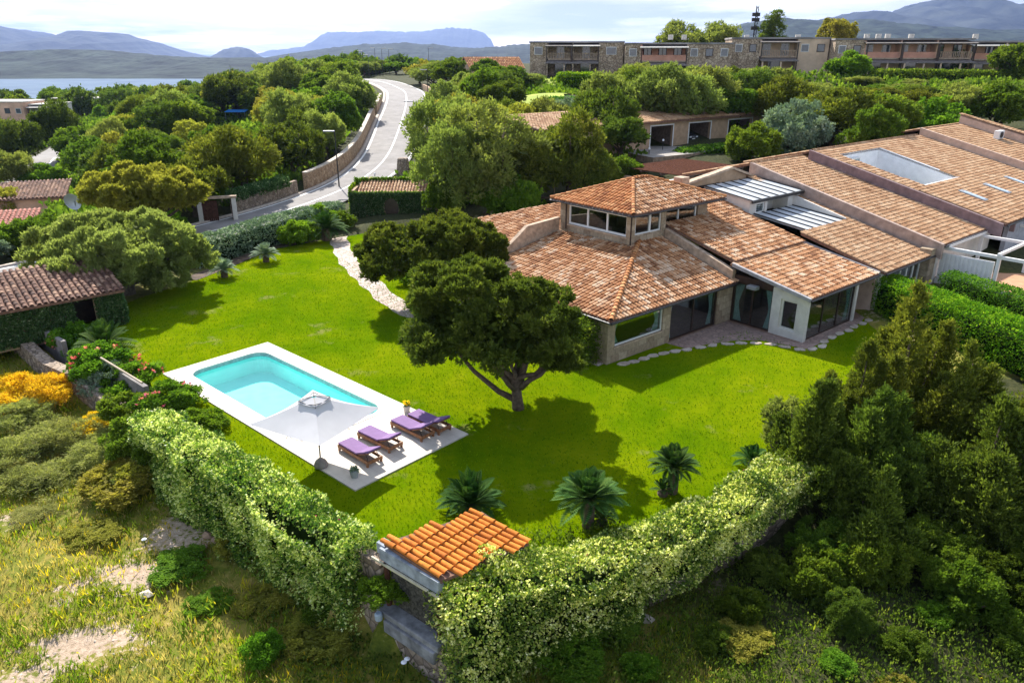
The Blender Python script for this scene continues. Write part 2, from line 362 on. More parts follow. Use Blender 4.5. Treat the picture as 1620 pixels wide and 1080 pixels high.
def blob_crown(r,rx,ry,rz,zc,nb,nt,lpt,L,W,br=(.26,.42),up=.25,shell=(.5,.8),zcut=-.45,spread=1.0,inner=.1,cone=0,sub=11,sz=.9,srr=(.2,.42),cw=.65,sp=(.55,1.12)):
    d=rdir(r,nb*3); d=d[d[:,2]>zcut][:nb]; nb=len(d)
    f=r.uniform(*shell,size=(nb,1)); B=d*f*np.array([rx,ry,rz])
    if cone: k=1-cone*(B[:,2:3]/rz*.5+.5); B[:,:2]*=k
    Rm=(rx+ry)/2; br_=r.uniform(*br,size=nb)*min(Rm,rz*1.35)
    bv=r.random(nb)
    pr_=br_**2/np.sum(br_**2)
    ns=int(nb*sub); si=r.choice(nb,ns,p=pr_); sd=rdir(r,ns); o=unit(B[si]/np.array([rx,ry,rz])+1e-6); sd=unit(sd+o*.75+np.array([0,0,.25]))
    S=B[si]+sd*(br_[si]*r.uniform(*sp,ns))[:,None]*np.array([1,1,.85]); sr=br_[si]*r.uniform(*srr,ns); sv=np.clip(bv[si]*.45+r.random(ns)*.55,0,1)
    idx=r.choice(ns,nt,p=sr**2/np.sum(sr**2))
    dd=unit(rdir(r,nt)+sd[idx]*.6+np.array([0,0,.25]))
    C=S[idx]+dd*(sr[idx]*r.uniform(.35,1.1,nt))[:,None]*np.array([1,1,sz])
    ok=C[:,2]>-rz*.8; C=C[ok];dd=dd[ok];idx=idx[ok]
    C[:,2]+=zc
    vb=np.clip(sv[idx]*cw+r.random(len(idx))*(1-cw),0,1)
    parts=[tufts(r,C,dd,lpt,L,W,spread,up,vb)]
    ni=int(nt*inner)
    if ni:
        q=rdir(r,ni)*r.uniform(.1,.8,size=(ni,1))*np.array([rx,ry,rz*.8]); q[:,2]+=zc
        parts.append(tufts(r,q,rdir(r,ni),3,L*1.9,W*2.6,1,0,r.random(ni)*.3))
    B2=B.copy(); B2[:,2]+=zc
    return cat3(parts),B2
def leader_crown(r,rx,ry,H,nl,nbr,npt,lpt,L,W,z0=.15,cr=.41):
    """upright conifer: several pointed leaders, each with rising side branches that carry the sprays"""
    Cs=[];Ds=[];Vb=[];tips=[]
    for i in range(nl):
        rho=math.sqrt(r.random()) if i else 0; an=r.random()*6.28; bx,by=rho*math.cos(an)*rx*.8,rho*math.sin(an)*ry*.8
        h=H*(1-.55*rho**1.4)*r.uniform(.82,1.05) if i else H; ri=cr*(rx+ry)/2*r.uniform(.8,1.25)*(1.15 if i==0 else 1)
        lx,ly=bx*1.12+r.normal()*.08*h*.3,by*1.12+r.normal()*.08*h*.3; tips.append((bx,by,h*.8)); lv=r.random()
        n=int(nbr*h/H)
        t=r.uniform(0,1,n)**.85; th=r.uniform(0,6.28,n); ln=ri*(1.25*(1-t)**.75+.10)*r.uniform(.65,1.25,n)
        A=np.stack([bx+(lx-bx)*t,by+(ly-by)*t,z0+(h-z0)*t*.97],1); el=r.uniform(.25,.85,n)+t*.35
        D=np.stack([np.cos(th)*np.cos(el),np.sin(th)*np.cos(el),np.sin(el)],1); bv=np.clip(r.random(n)*.6+lv*.4,0,1)
        for k in range(npt):
            s=.3+.7*(k+r.random(n))/npt; P=A+D*(ln*s)[:,None]; P[:,2]+=.12*ln*s*s+.0; P+=r.normal(size=P.shape)*.035*ri*2
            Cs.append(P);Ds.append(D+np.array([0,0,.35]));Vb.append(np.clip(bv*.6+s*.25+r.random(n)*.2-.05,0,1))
        P=np.stack([lx+r.normal(size=14)*.03,ly+r.normal(size=14)*.03,h*np.linspace(.86,1.02,14)],1); Cs.append(P);Ds.append(np.tile([0,0,1.0],(14,1)));Vb.append(np.full(14,.7))
    C=np.concatenate(Cs);Dn=np.concatenate(Ds);vb=np.concatenate(Vb)
    return tufts(r,C,Dn,lpt,L,W,.85,.25,vb),np.array(tips)
def conifer(name,mat,seed,rx,ry,H,nl,nbr,npt,lpt,L,W,trunk_r=.12):
    r=np.random.default_rng(seed); (V,F,v),tips=leader_crown(r,rx,ry,H,nl,nbr,npt,lpt,L,W); root=empty(name,(0,0,0)); m=MB()
    m.tube([(0,0,-.3),(0,0,H*.4),(0,0,H*.85)],[trunk_r,trunk_r*.7,.02],8)
    for x,y,h in tips[1:]: m.tube([(0,0,.1),(x*.6,y*.6,h*.3),(x,y,h)],[trunk_r*.7,trunk_r*.45,.015],6)
    m.build('trunk',M['bark'],root,smooth=True); np_mesh('crown',V,F,mat,root,v,local=True); return root
def tree_proto(name,kindmat,seed,rx,ry,rz,zc,nb,nt,lpt,L,W,trunk_r=.18,limbs=6,barkm=None,th=None,off=(0,0),arms=None,**k):
    """tree at the origin: trunk with limbs + crown"""
    r=np.random.default_rng(seed)
    (V,F,v),B=blob_crown(r,rx,ry,rz,zc,nb,nt,lpt,L,W,**k)
    V[:,0]+=off[0];V[:,1]+=off[1];B[:,0]+=off[0];B[:,1]+=off[1]
    root=empty(name,(0,0,0))
    m=MB(); zt=th if th else max(.3,zc-rz*.9)
    bend=Vector((r.normal()*.15*zt,r.normal()*.15*zt,zt))
    m.tube([(0,0,-.3),tuple(bend*.35+Vector((r.normal()*.04,r.normal()*.04,0))),tuple(bend*.7),tuple(bend)],[trunk_r*1.35,trunk_r*1.05,trunk_r*.95,trunk_r*.85],9)
    for lp,lr in (arms or []):
        m.tube(lp,[lr*(1-.78*i/(len(lp)-1)) for i in range(len(lp))],8)
    order=r.permutation(len(B))[:limbs]
    for i in order:
        e=Vector(B[i]); s=bend*r.uniform(.55,1.0); mid=s.lerp(e,.5)+Vector((r.normal()*.18,r.normal()*.18,-.08*rz+r.normal()*.1)); q=s.lerp(mid,.5)+Vector((r.normal()*.08,r.normal()*.08,.05))
        m.tube([tuple(s),tuple(q),tuple(mid),tuple(e)],[trunk_r*.62,trunk_r*.5,trunk_r*.36,trunk_r*.14],6)
    m.build('trunk',barkm or M['bark'],root,smooth=True)
    np_mesh('crown',V,F,kindmat,root,v,local=True)
    return root
M={}
M['bark']=simple('bark',(.12,.085,.06),.95,var=.4,scale=6,bump=.8,bscale=14)
M['bark_grey']=simple('bark_grey',(.2,.17,.14),.95,var=.35,scale=6,bump=.8,bscale=14)
M['juniper']=leafmat('juniper',[(0,(.020,.036,.007)),(.5,(.062,.09,.014)),(.85,(.12,.15,.022)),(1,(.19,.20,.035))],.38,objvar=.15)
M['juniper_brown']=leafmat('juniper_brown',[(0,(.028,.038,.007)),(.5,(.08,.095,.014)),(.85,(.155,.155,.022)),(1,(.25,.21,.04))],.38,objvar=.12)
M['pine']=leafmat('pine_green',[(0,(.018,.034,.006)),(.5,(.055,.085,.012)),(.85,(.10,.13,.018)),(1,(.15,.165,.03))],.38,objvar=.1)
M['olive']=leafmat('olive',[(0,(.055,.075,.02)),(.5,(.135,.16,.04)),(.85,(.20,.215,.06)),(1,(.29,.29,.10))],.42,objvar=.16)
M['garden_dark']=leafmat('garden_dark',[(0,(.020,.033,.007)),(.5,(.062,.082,.013)),(.85,(.12,.14,.022)),(1,(.19,.195,.04))],.35,objvar=.05)
M['scrub']=leafmat('scrub',[(0,(.075,.085,.025)),(.5,(.18,.185,.055)),(.85,(.30,.28,.10)),(1,(.42,.37,.17))],.4,objvar=.2)
M['olive_pale']=leafmat('olive_pale',[(0,(.075,.095,.03)),(.5,(.165,.195,.06)),(.85,(.23,.26,.09)),(1,(.30,.33,.14))],.45,objvar=.05)
M['mastic']=leafmat('mastic',[(0,(.028,.05,.008)),(.5,(.07,.11,.012)),(.85,(.13,.17,.02)),(1,(.19,.22,.03))],.42,objvar=.2)
M['bright']=leafmat('bright',[(0,(.035,.08,.008)),(.5,(.08,.15,.012)),(.85,(.14,.22,.02)),(1,(.21,.28,.03))],.4,objvar=.15)
M['golden']=leafmat('golden',[(0,(.09,.095,.015)),(.5,(.19,.18,.03)),(.85,(.28,.25,.045)),(1,(.36,.32,.07))],.42,objvar=.12)
M['cycad']=leafmat('cycad',[(0,(.012,.036,.008)),(.6,(.034,.078,.014)),(1,(.09,.14,.03))],.15,objvar=.1,rough=.35)
M['variegated']=leafmat('variegated',[(0,(.022,.05,.008)),(.28,(.075,.135,.018)),(.5,(.19,.26,.035)),(.7,(.46,.46,.13)),(1,(.80,.75,.42))],.3,objvar=0,spec=.35)
M['ivy']=leafmat('ivy',[(0,(.02,.05,.012)),(.5,(.05,.1,.03)),(.8,(.1,.16,.06)),(1,(.3,.34,.2))],.2,objvar=.05)
M['silver']=leafmat('silver_leaf',[(0,(.06,.1,.06)),(.5,(.13,.18,.12)),(.85,(.24,.29,.22)),(1,(.42,.46,.4))],.2,objvar=.08)
M['hedge_green']=leafmat('hedge_green',[(0,(.02,.06,.008)),(.5,(.05,.125,.014)),(.85,(.1,.2,.022)),(1,(.17,.27,.03))],.35,objvar=.08)
M['hedge_lime']=leafmat('hedge_lime',[(0,(.035,.085,.006)),(.5,(.09,.17,.01)),(.85,(.19,.27,.015)),(1,(.29,.35,.03))],.35,objvar=.05)
M['flower_pink']=leafmat('flower_pink',[(0,(.30,.05,.08)),(.6,(.5,.11,.15)),(1,(.62,.28,.28))],.42,objvar=0)
M['flower_purple']=leafmat('flower_purple',[(0,(.22,.02,.12)),(1,(.45,.06,.25))],.42,objvar=0)
M['broom']=leafmat('broom',[(0,(.18,.12,.01)),(.5,(.42,.27,.015)),(1,(.62,.44,.03))],.42,objvar=.1)
M['flower_yellow']=leafmat('flower_yellow',[(0,(.5,.32,.02)),(1,(.75,.55,.03))],.42,objvar=0)
M['straw']=leafmat('straw',[(0,(.10,.09,.02)),(.5,(.24,.20,.06)),(1,(.44,.36,.15))],.42,objvar=.1)
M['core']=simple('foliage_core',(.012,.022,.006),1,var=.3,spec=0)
M['dirt']=simple('dirt',(.25,.18,.12),.95,var=.3,scale=3,bump=.5)

def hedge(name,path,zbot,ztop,width,mat,density,L,W,label,cat='hedge',group=None,lump=.25,seed=1,extra=None,top_only=False,lpt=3,ends=True,cut=None):
    """free-standing hedge along a world polyline. zbot/ztop numbers or per-point lists"""
    r=np.random.default_rng(seed)
    P=np.array(path,float); seg=np.linalg.norm(np.diff(P,axis=0),axis=1); cum=np.concatenate([[0],np.cumsum(seg)]); Lt=cum[-1]
    zb=np.array(zbot if hasattr(zbot,'__len__') else [zbot]*len(P),float); zt=np.array(ztop if hasattr(ztop,'__len__') else [ztop]*len(P),float)
    wd=np.array(width if hasattr(width,'__len__') else [width]*len(P),float)
    def ev(s):
        x=np.interp(s,cum,P[:,0]);y=np.interp(s,cum,P[:,1]); i=np.clip(np.searchsorted(cum,s,side='right')-1,0,len(seg)-1)
        t=(P[i+1]-P[i])/seg[i][:,None]; return x,y,t,np.interp(s,cum,zb),np.interp(s,cum,zt),np.interp(s,cum,wd)
    hm=float(np.mean(zt-zb)); wm_=float(np.mean(wd)); per=wm_+2*hm
    n=int(Lt*per*density)
    s=r.uniform(0,Lt,n); q=r.uniform(0,per,n)
    x,y,t,b,tp,wi=ev(s); nx=np.stack([-t[:,1],t[:,0]],1)
    h=tp-b
    side=np.where(q<hm,-1,np.where(q<hm+wm_,0,1))
    off=np.where(side==0,(q-hm)/wm_*wi-wi/2,side*wi/2)
    zf=np.where(side==-1,q/hm,np.where(side==1,1-(q-hm-wm_)/hm,1.0))
    rnd=np.where(side==0,0,0)
    # rounded shoulders
    tx=off/(wi/2); drop=np.where(side==0,np.abs(tx)**4*.22*np.minimum(h,1.2),0)
    bulge=lump*(fbm(s*.9+q*.13,q*.9,seed,3)-.42)*2
    z=b+h*zf-drop
    nrm=np.stack([nx[:,0]*side*1.0,nx[:,1]*side*1.0,np.where(side==0,1.0,.15)],1); nrm=unit(nrm)
    C=np.stack([x+nx[:,0]*off,y+nx[:,1]*off,z],1)+nrm*(bulge-np.where(r.random(n)<.4,r.uniform(0,.35,n),0))[:,None]
    keep=np.ones(n,bool)
    if cut is not None: keep=cut(C,r)
    C=C[keep];nrm=nrm[keep];s2=s[keep]
    ne=int(wm_*hm*density*1.3)
    for en,sg in ((0,-1),(1,1)):
        se=np.full(ne,cum[0] if en==0 else cum[-1])+sg*(-.02); xe,ye,te,be,tpe,we=ev(se); o_=r.uniform(-.5,.5,ne)*we; ze=r.uniform(0,1,ne)*(tpe-be)*.97+be
        Ce=np.stack([xe-te[:,1]*o_+te[:,0]*sg*r.uniform(-.35,.3,ne),ye+te[:,0]*o_+te[:,1]*sg*r.uniform(-.35,.3,ne),ze],1); C=np.concatenate([C,Ce]); nrm=np.concatenate([nrm,np.stack([te[:,0]*sg,te[:,1]*sg,.2+0*o_],1)]); s2=np.concatenate([s2,se+o_]); side=np.concatenate([side,np.full(ne,2)]); keep=np.concatenate([keep,np.ones(ne,bool)])
    cl=fbm(s2*1.3,C[:,2]*1.6+side[keep]*5,seed+9,3)
    vb=np.clip((cl-.5)*1.2+.45+r.normal(size=len(C))*.33,0,1)
    V,F,v=tufts(r,C,nrm,lpt,L,W,1.1,.25,vb)
    root=empty(name,(float(P[len(P)//2,0]),float(P[len(P)//2,1]),float(zb[len(P)//2])),label,cat,group)
    np_mesh('foliage',V,F,mat,root,v)
    # solid dark green filler hull behind the leaves, not real wood
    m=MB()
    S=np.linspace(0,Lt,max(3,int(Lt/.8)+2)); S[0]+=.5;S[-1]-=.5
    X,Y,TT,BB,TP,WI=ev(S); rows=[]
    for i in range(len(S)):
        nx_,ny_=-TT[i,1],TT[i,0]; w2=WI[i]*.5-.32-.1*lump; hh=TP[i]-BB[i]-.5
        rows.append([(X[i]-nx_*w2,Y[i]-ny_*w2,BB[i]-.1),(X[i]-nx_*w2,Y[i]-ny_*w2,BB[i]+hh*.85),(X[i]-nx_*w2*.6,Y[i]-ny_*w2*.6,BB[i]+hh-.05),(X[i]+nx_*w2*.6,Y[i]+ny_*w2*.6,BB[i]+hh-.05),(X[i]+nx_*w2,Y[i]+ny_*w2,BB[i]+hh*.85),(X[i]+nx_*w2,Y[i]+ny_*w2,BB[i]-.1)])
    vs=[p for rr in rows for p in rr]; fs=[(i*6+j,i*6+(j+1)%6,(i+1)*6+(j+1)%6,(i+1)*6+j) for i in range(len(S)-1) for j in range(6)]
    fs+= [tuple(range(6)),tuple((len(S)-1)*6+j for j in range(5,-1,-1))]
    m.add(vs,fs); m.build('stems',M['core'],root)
    if extra:
        for (nm,mt,cnt,Lf,zlo) in extra:
            k=r.choice(len(C),cnt); k=k[C[k,2]>zlo]
            V,F,v=tufts(r,C[k]+nrm[k]*.06,nrm[k],5,Lf,Lf*.8,1.2,.1)
            np_mesh(nm,V,F,mt,root,v)
    return root
def cycad(name,x,y,z,rad,hgt,trunk,label,group,seed=0,nf=46,mat=None,tr=.19):
    rad*=1.22;hgt*=1.22
    r=np.random.default_rng(seed); root=empty(name,(x,y,z),label,'cycad',group)
    m=MB()
    m.tube([(x,y,z-.1),(x+.02,y,z+trunk*.5),(x,y,z+trunk),(x,y,z+trunk+.12)],[tr*1.15,tr,tr*1.05,tr*.5],12); m.build('trunk',M['bark'],root)
    parts=[]
    for i in range(nf):
        a=i*2.39996; el=R(82-76*(i/nf)**1.0+r.normal()*4); ln=rad*r.uniform(.9,1.1)
        k=16; tt=np.linspace(0.06,1,k); droop=.30*tt**2.2*ln*max(.25,math.cos(el))
        hx=np.cos(el)*tt*ln; hz=np.sin(el)*tt*ln*(hgt/rad)-droop
        c,s=math.cos(a),math.sin(a)
        P=np.stack([x+hx*c,y+hx*s,z+trunk+.08+hz],1); Tn=unit(np.gradient(P,axis=0)); S=unit(np.cross(Tn,np.array([0,0,1.0]))); U=np.cross(S,Tn)
        ll=rad*.24*np.sin(np.clip(tt*1.02,0,1)*math.pi*.93+.2)**.7
        for sg in (-1,1):
            D=S*sg*.9+Tn*.55+U*.25
            parts.append(leaf_quads(P,D,U+r.normal(size=U.shape)*.1,ll,.028+0*tt+rad*.018,np.full(k,np.clip(.5+r.normal()*.25,0,1))))
            P2=P+Tn*(ln/k*.5); parts.append(leaf_quads(P2,D,U+r.normal(size=U.shape)*.1,ll,.028+rad*.018+0*tt,np.full(k,np.clip(.5+r.normal()*.25,0,1))))
    V,F,v=cat3(parts); np_mesh('fronds',V,F,mat or M['cycad'],root,v)
    return root
# ------------------------------------------------------------------ land
def axis(lo,hi,near0,near1,st,grow=1.12,mx=60):
    a=list(np.arange(near0,near1+1e-6,st)); s=st;x=near1
    while x<hi: s=min(s*grow,mx); x+=s; a.append(x)
    s=st;x=near0;b=[]
    while x>lo: s=min(s*grow,mx); x-=s; b.append(x)
    return np.array(b[::-1]+a)
GX=axis(-1500,2600,-62,62,.8,1.07); GY=axis(-20,2600,6,110,.8,1.05)
X,Y=np.meshgrid(GX,GY); Z=T(X,Y)
fe=(X>-40)&(X<32)&(Y>8)&(Y<50)
Z=Z+np.where(fe&~inpoly(X,Y,LAWN),(fbm(X*.9,Y*.9,21)-.5)*.28,0)
PF=Frame(at(258,592)[0],at(258,592)[1],-42.2)
pa,pb=PF.inv(X,Y); Z=np.where(Y>650,Z-np.clip((Y-650)/350,0,1)*70,Z); pool=(pa>.2)&(pa<12.4)&(pb>.2)&(pb<5.7); Z=np.where(pool,-2.6,Z)
dr=dpoly(X,Y,[tuple(p) for p in ROADS[::4]],False); Z=Z-np.clip((6.4-dr)/1.2,0,1)*.12
V=np.stack([X,Y,Z],-1).reshape(-1,3); ny,nx=X.shape
I=np.arange(ny*nx).reshape(ny,nx); F=np.stack([I[:-1,:-1],I[:-1,1:],I[1:,1:],I[1:,:-1]],-1).reshape(-1,4)
def dirtmask(x,y):
    n=fbm(x*.17+3.1,y*.17,31,4); m=np.clip((n-.64)*7,0,1)*.7
    # bare sandy patches of the field
    for (cx_,cy_,rx_,ry_) in [(*at(u_,v_,-1.9)[:2],p_,q_) for u_,v_,p_,q_ in ((40,825,1.3,.6),(215,915,1.9,.7),(110,935,.9,.45),(130,1020,1.5,.7),(15,1065,1.2,.6),(470,1000,.4,.3))]:
        q=((x-cx_)/rx_)**2+((y-cy_)/ry_)**2; m=np.maximum(m*np.clip(q-.2,0,1),np.clip(1.25-q+(fbm(x*1.1,y*1.1,5,3)-.5)*1.6,0,1))
    return m
gm=newmat('ground'); g=G(gm); P=g.pos()
va=g.attr('dirt').outputs['Fac']; wa=g.attr('wood').outputs['Fac']
n1=g.noise(P,.55,6,.65); n2=g.noise(P,4.5,6,.7); n3=g.noise(P,22,4,.7)
grass=g.ramp(g.math('ADD',g.math('MULTIPLY',n1,.6),g.math('MULTIPLY',n2,.4)),[(.34,(.06,.085,.012)),(.46,(.14,.16,.02)),(.57,(.27,.22,.05)),(.7,(.38,.27,.11))])
dirt=g.ramp(g.math('ADD',g.math('MULTIPLY',n2,.6),g.math('MULTIPLY',n3,.4)),[(.32,(.18,.125,.08)),(.5,(.40,.30,.215)),(.66,(.58,.46,.35))])
fm=g.ramp(g.math('ADD',va,g.math('MULTIPLY',g.math('SUBTRACT',n2,.5),2.6)),[(.42,(0,0,0)),(.66,(1,1,1))])
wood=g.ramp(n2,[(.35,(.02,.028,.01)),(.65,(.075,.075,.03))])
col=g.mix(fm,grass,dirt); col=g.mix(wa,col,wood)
g.out(g.bsdf(col,.95,0,g.bump(g.math('ADD',n2,n3),.6,.06),.1))
go=np_mesh('ground',V,F,gm,None,smooth=True); tag(go,kind='structure')
xf,yf=V[:,0],V[:,1]; dm=np.where((xf>-45)&(xf<30)&(yf<48),dirtmask(xf,yf),.0)
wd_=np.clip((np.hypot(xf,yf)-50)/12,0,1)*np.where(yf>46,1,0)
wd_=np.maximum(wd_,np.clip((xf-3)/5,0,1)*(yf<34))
for nm,ar in (('dirt',dm),('wood',wd_)):
    a=go.data.attributes.new(nm,'FLOAT','POINT'); a.data.foreach_set('value',ar.astype(np.float32))
# lawn sheet
PW=12.45
def prect(a0,b0,a1,b1): return [PF(a0,b0)[:2],PF(a1,b0)[:2],PF(a1,b1)[:2],PF(a0,b1)[:2]]
gl=newmat('lawn'); g=G(gl); P=g.pos()
n1=g.noise(P,.11,5,.65); n2=g.noise(P,.9,7,.75); n3=g.noise(P,14,5,.75)
f=g.math('ADD',g.math('ADD',g.math('MULTIPLY',n1,.55),g.math('MULTIPLY',n2,.27)),g.math('MULTIPLY',n3,.18))
col=g.ramp(f,[(.34,(.055,.12,.001)),(.45,(.095,.17,.001)),(.56,(.17,.225,.002)),(.68,(.29,.29,.012))])
bs=g.ramp(g.noise(P,.33,6,.7),[(.60,(0,0,0)),(.72,(.55,.55,.55))])
col=g.mix(bs,col,(.36,.28,.14))
sp=g.bsdf(col,.75,0,g.bump(g.math('ADD',n3,g.noise(P,45,3)),.9,.05),.0)
g.inp; g.out(sp)
lo=polymesh('lawn',LAWN,0.0,gl,[prect(.3,.3,15.5,5.5)]); tag(lo,kind='structure')
# lawn blades, one mass
def blades(P,h,wd,r,lean=.5,v=None):
    n=len(P); D=r.normal(size=(n,3))*lean*.6; D[:,2]=1
    return leaf_quads(P,D,rdir(r,n),h,wd,r.random(n) if v is None else v)
M['lawn_blade']=leafmat('lawn_blade',[(0,(.035,.085,.001)),(.5,(.085,.15,.002)),(1,(.16,.21,.004))],.15,objvar=0)
r=np.random.default_rng(5)
n=170000; x=r.uniform(-26,22,n);y=r.uniform(17,66,n); k=r.random(n)<np.clip(24/np.maximum(y,1),0,1)**.6; x=x[k];y=y[k]
a_,b_=PF.inv(x,y); k=inpoly(x,y,LAWN)&~((a_>-.05)&(a_<15.9)&(b_>-.05)&(b_<5.9)); x=x[k];y=y[k]
HF=Frame(4.95,34.82,40); a_,b_=HF.inv(x,y); k=~((b_>-1.1)&(a_>-.3))&~((a_>10)&(b_>-5.6)); x=x[k];y=y[k]
V,F,v=blades(np.stack([x,y,0*x],1),r.uniform(.05,.11,len(x)),.035,r,.7); o=np_mesh('lawn_grass',V,F,M['lawn_blade'],None,v); tag(o,'short bright green grass covering the lawn','grass',kind='stuff')
# paths and roads
def strip(name,line,w0,w1,zoff,mat,thick=0,kind='structure',zfn=None,ext=0):
    Pn=np.array(line,float); t=unit(np.gradient(Pn,axis=0)); nrm=np.stack([-t[:,1],t[:,0]],1)
    w0=np.broadcast_to(w0,len(Pn));w1=np.broadcast_to(w1,len(Pn))
    zc=(zfn or (lambda a,b:T(a,b)))(Pn[:,0],Pn[:,1])
    A=Pn+nrm*w0[:,None];B=Pn+nrm*w1[:,None]
    V=np.concatenate([np.c_[A,zc+zoff],np.c_[B,zc+zoff]]);n=len(Pn);i=np.arange(n-1)
    F=np.stack([i+n,i+n+1,i+1,i],1)
    if thick:
        V=np.concatenate([V,V-np.array([0,0,thick])]);F=np.concatenate([F,np.stack([i,i+1,i+1+2*n,i+2*n],1),np.stack([i+1+n,i+n,i+3*n,i+1+3*n],1),[[0,2*n,3*n,n]],[[n-1,2*n-1,4*n-1,3*n-1]]])
    o=np_mesh(name,V,F,mat,None); 
    if kind: o['kind']=kind
    return o
am=newmat('asphalt'); g=G(am); P=g.pos(); n=g.noise(P,.5,6,.65); n2=g.noise(P,30,3,.6)
c=g.ramp(g.math('ADD',g.math('MULTIPLY',n,.7),g.math('MULTIPLY',n2,.3)),[(.35,(.19,.178,.17)),(.65,(.29,.272,.26))])
g.out(g.bsdf(c,.9,0,g.bump(n2,.3,.01),.2))
pm=simple('road_paint',(.75,.75,.72),.7,var=.15,scale=4)
TR=lambda a,b: T(a,b)
RS=ROADS
RW=np.interp(RS[:,1],[90,135],[3.3,4.4])*np.where(RS[:,0]<-18.1,1,1)
strip('road',RS,RW,-RW,.09,am)
strip('road_edge_line',RS,RW-.3,RW-.56,.098,pm); strip('road_edge_line',RS[30:],-RW[30:]+.5,-RW[30:]+.3,.098,pm); strip('road_centre_line',RS[12:],.1,-.12,.098,pm)
km=simple('kerb',(.5,.42,.35),.9,var=.2)
strip('pavement',RS[14:],RW[14:]+.5,RW[14:],.2,km,.25)
strip('low_road',LOWROAD,3.2,-3.0,.12,am); strip('low_road_line',LOWROAD,-1.6,-1.85,.125,pm)
# garden path: pink-grey crazy paving
sm=stonemat('crazy_paving',[(.42,.34,.29),(.56,.46,.4),(.66,.57,.5),(.5,.4,.36)],2.6,(.3,.25,.2),irregular=True)
PATH=smooth_line([(-15.3,66.5),(-15.0,63),(-14.0,59.6),(-12.8,56),(-11,52),(-9.2,48.4),(-7.4,45),(-5,42.2),(-2.2,40),(.6,38.2),(3.4,37.0),(5.0,35.6)],.8)
o=strip('garden_path',PATH,.72+.12*np.sin(np.arange(len(PATH))*1.3),-.72+.12*np.cos(np.arange(len(PATH))*1.7),.012,sm,zfn=lambda a,b:0*a)
# sea, far hills
wm_=newmat('sea'); g=G(wm_); P=g.pos(); n=g.noise(P,.02,5,.6)
g.out(g.bsdf(g.ramp(n,[(.3,(.14,.18,.24)),(.7,(.18,.23,.29))]),.95,0,None,.0)); 
o=np_mesh('sea',[(-26000,450,-30),(20000,450,-30),(20000,34000,-30),(-26000,34000,-30)],[[0,1,2,3]],wm_); tag(o,kind='structure')
def hillmat(name,a,b,sc_):
    m=newmat(name);g=G(m);P=g.pos();n=g.noise(P,sc_,8,.7); g.out(g.bsdf(g.ramp(n,[(.36,a),(.5,tuple((p+q)/2 for p,q in zip(a,b))),(.64,b)]),.95,0,None,.05)); return m
def ridge(name,prof,dist,base,mat,front=.45,back=.5,seed=1,rough=.06,nx_=360,nyy=40):
    us=np.array([p[0] for p in prof],float);vs_=np.array([p[1] for p in prof],float)
    u=np.linspace(us[0],us[-1],nx_); v=np.interp(u,us,vs_)
    cx_=[];cz=[]
    for a,b in zip(u,v):
        d=ray(a,b); t=dist/d[1]; cx_.append(d[0]*t); cz.append(H0+d[2]*t)
    cx_=np.array(cx_);cz=np.array(cz); cz=cz+(fbm(u*.22,u*0+seed,seed,4)-.5)*2.6*dist/1170
    t=np.linspace(-1,1,nyy); Xg=np.zeros((nyy,nx_));Yg=Xg.copy();Zg=Xg.copy()
    for j,q in enumerate(t):
        yy=dist*(1+(front if q<0 else back)*q); Yg[j]=yy; Xg[j]=cx_*(1+.35*abs(q)*np.sign(q)*(front if q<0 else back))
        f=np.cos(abs(q)*math.pi/2)**1.3
        nn=(fbm(Xg[j]/dist*34,np.full(nx_,q*3.1),seed,5)-.5)*2
        Zg[j]=base+(cz-base)*np.clip(f+nn*.5*abs(q)**.5*(1-abs(q)),-.05,.995)
        if q==0: Zg[j]=cz
    # tapers at both ends
    I=np.arange(nyy*nx_).reshape(nyy,nx_)
    F=np.stack([I[:-1,:-1],I[:-1,1:],I[1:,1:],I[1:,:-1]],-1).reshape(-1,4)
    o=np_mesh(name,np.stack([Xg,Yg,Zg],-1).reshape(-1,3),F,mat,smooth=True); tag(o,kind='structure'); return o
hm1=hillmat('maquis_hill',(.003,.008,.011),(.045,.062,.052),.011)
hm2=hillmat('mountain_rock',(.004,.010,.020),(.055,.066,.066),.0035)
ridge('peninsula',[(-60,86),(0,84),(40,82),(90,80),(140,79),(170,81),(210,86),(250,89),(300,92),(400,92),(440,94),(480,98)],2300,-31,hm1,.36,.4,3,nyy=41)
ridge('mountain',[(-160,60),(-60,44),(0,42),(20,46),(50,57),(90,69),(110,69),(135,57),(142,50),(150,50),(175,53),(188,53),(205,62),(225,66),(240,78),(262,88),(280,96)],7500,-40,hm2,.4,.4,5,nyy=41)
ridge('islet',[(340,97),(347,88),(358,79),(375,74),(390,77),(400,86),(408,97)],7000,-40,hm2,.1,.1,6,nx_=60,nyy=31)
ridge('table_mountain',[(380,97),(430,84),(445,79),(465,77),(478,74),(490,76),(503,68),(510,58),(520,53),(540,51),(560,52),(600,49),(640,51),(665,50),(690,47),(715,45),(730,46),(745,47),(757,50),(768,54),(776,62),(783,76),(800,84),(830,97)],15500,-60,hm2,.2,.2,8,nyy=31)
ridge('hill',[(400,96),(470,89),(520,79),(560,73),(600,70),(650,69),(690,71),(730,76),(760,76),(790,74),(820,70),(850,71),(900,80),(960,96)],4200,-40,hm1,.5,.4,11,nyy=41)
ridge('hill',[(1040,95),(1110,62),(1145,46),(1180,36),(1220,31),(1260,31),(1300,35),(1350,40),(1420,46),(1500,52),(1700,50)],3400,-20,hm1,.5,.4,13,nyy=41)
ridge('mountain',[(1180,90),(1250,55),(1305,33),(1330,24),(1355,19),(1385,21),(1410,22),(1435,14),(1460,5),(1480,0),(1510,-1),(1532,6),(1550,4),(1575,9),(1620,12),(1720,20),(1850,60)],6000,-20,hm2,.4,.4,15,nyy=41)
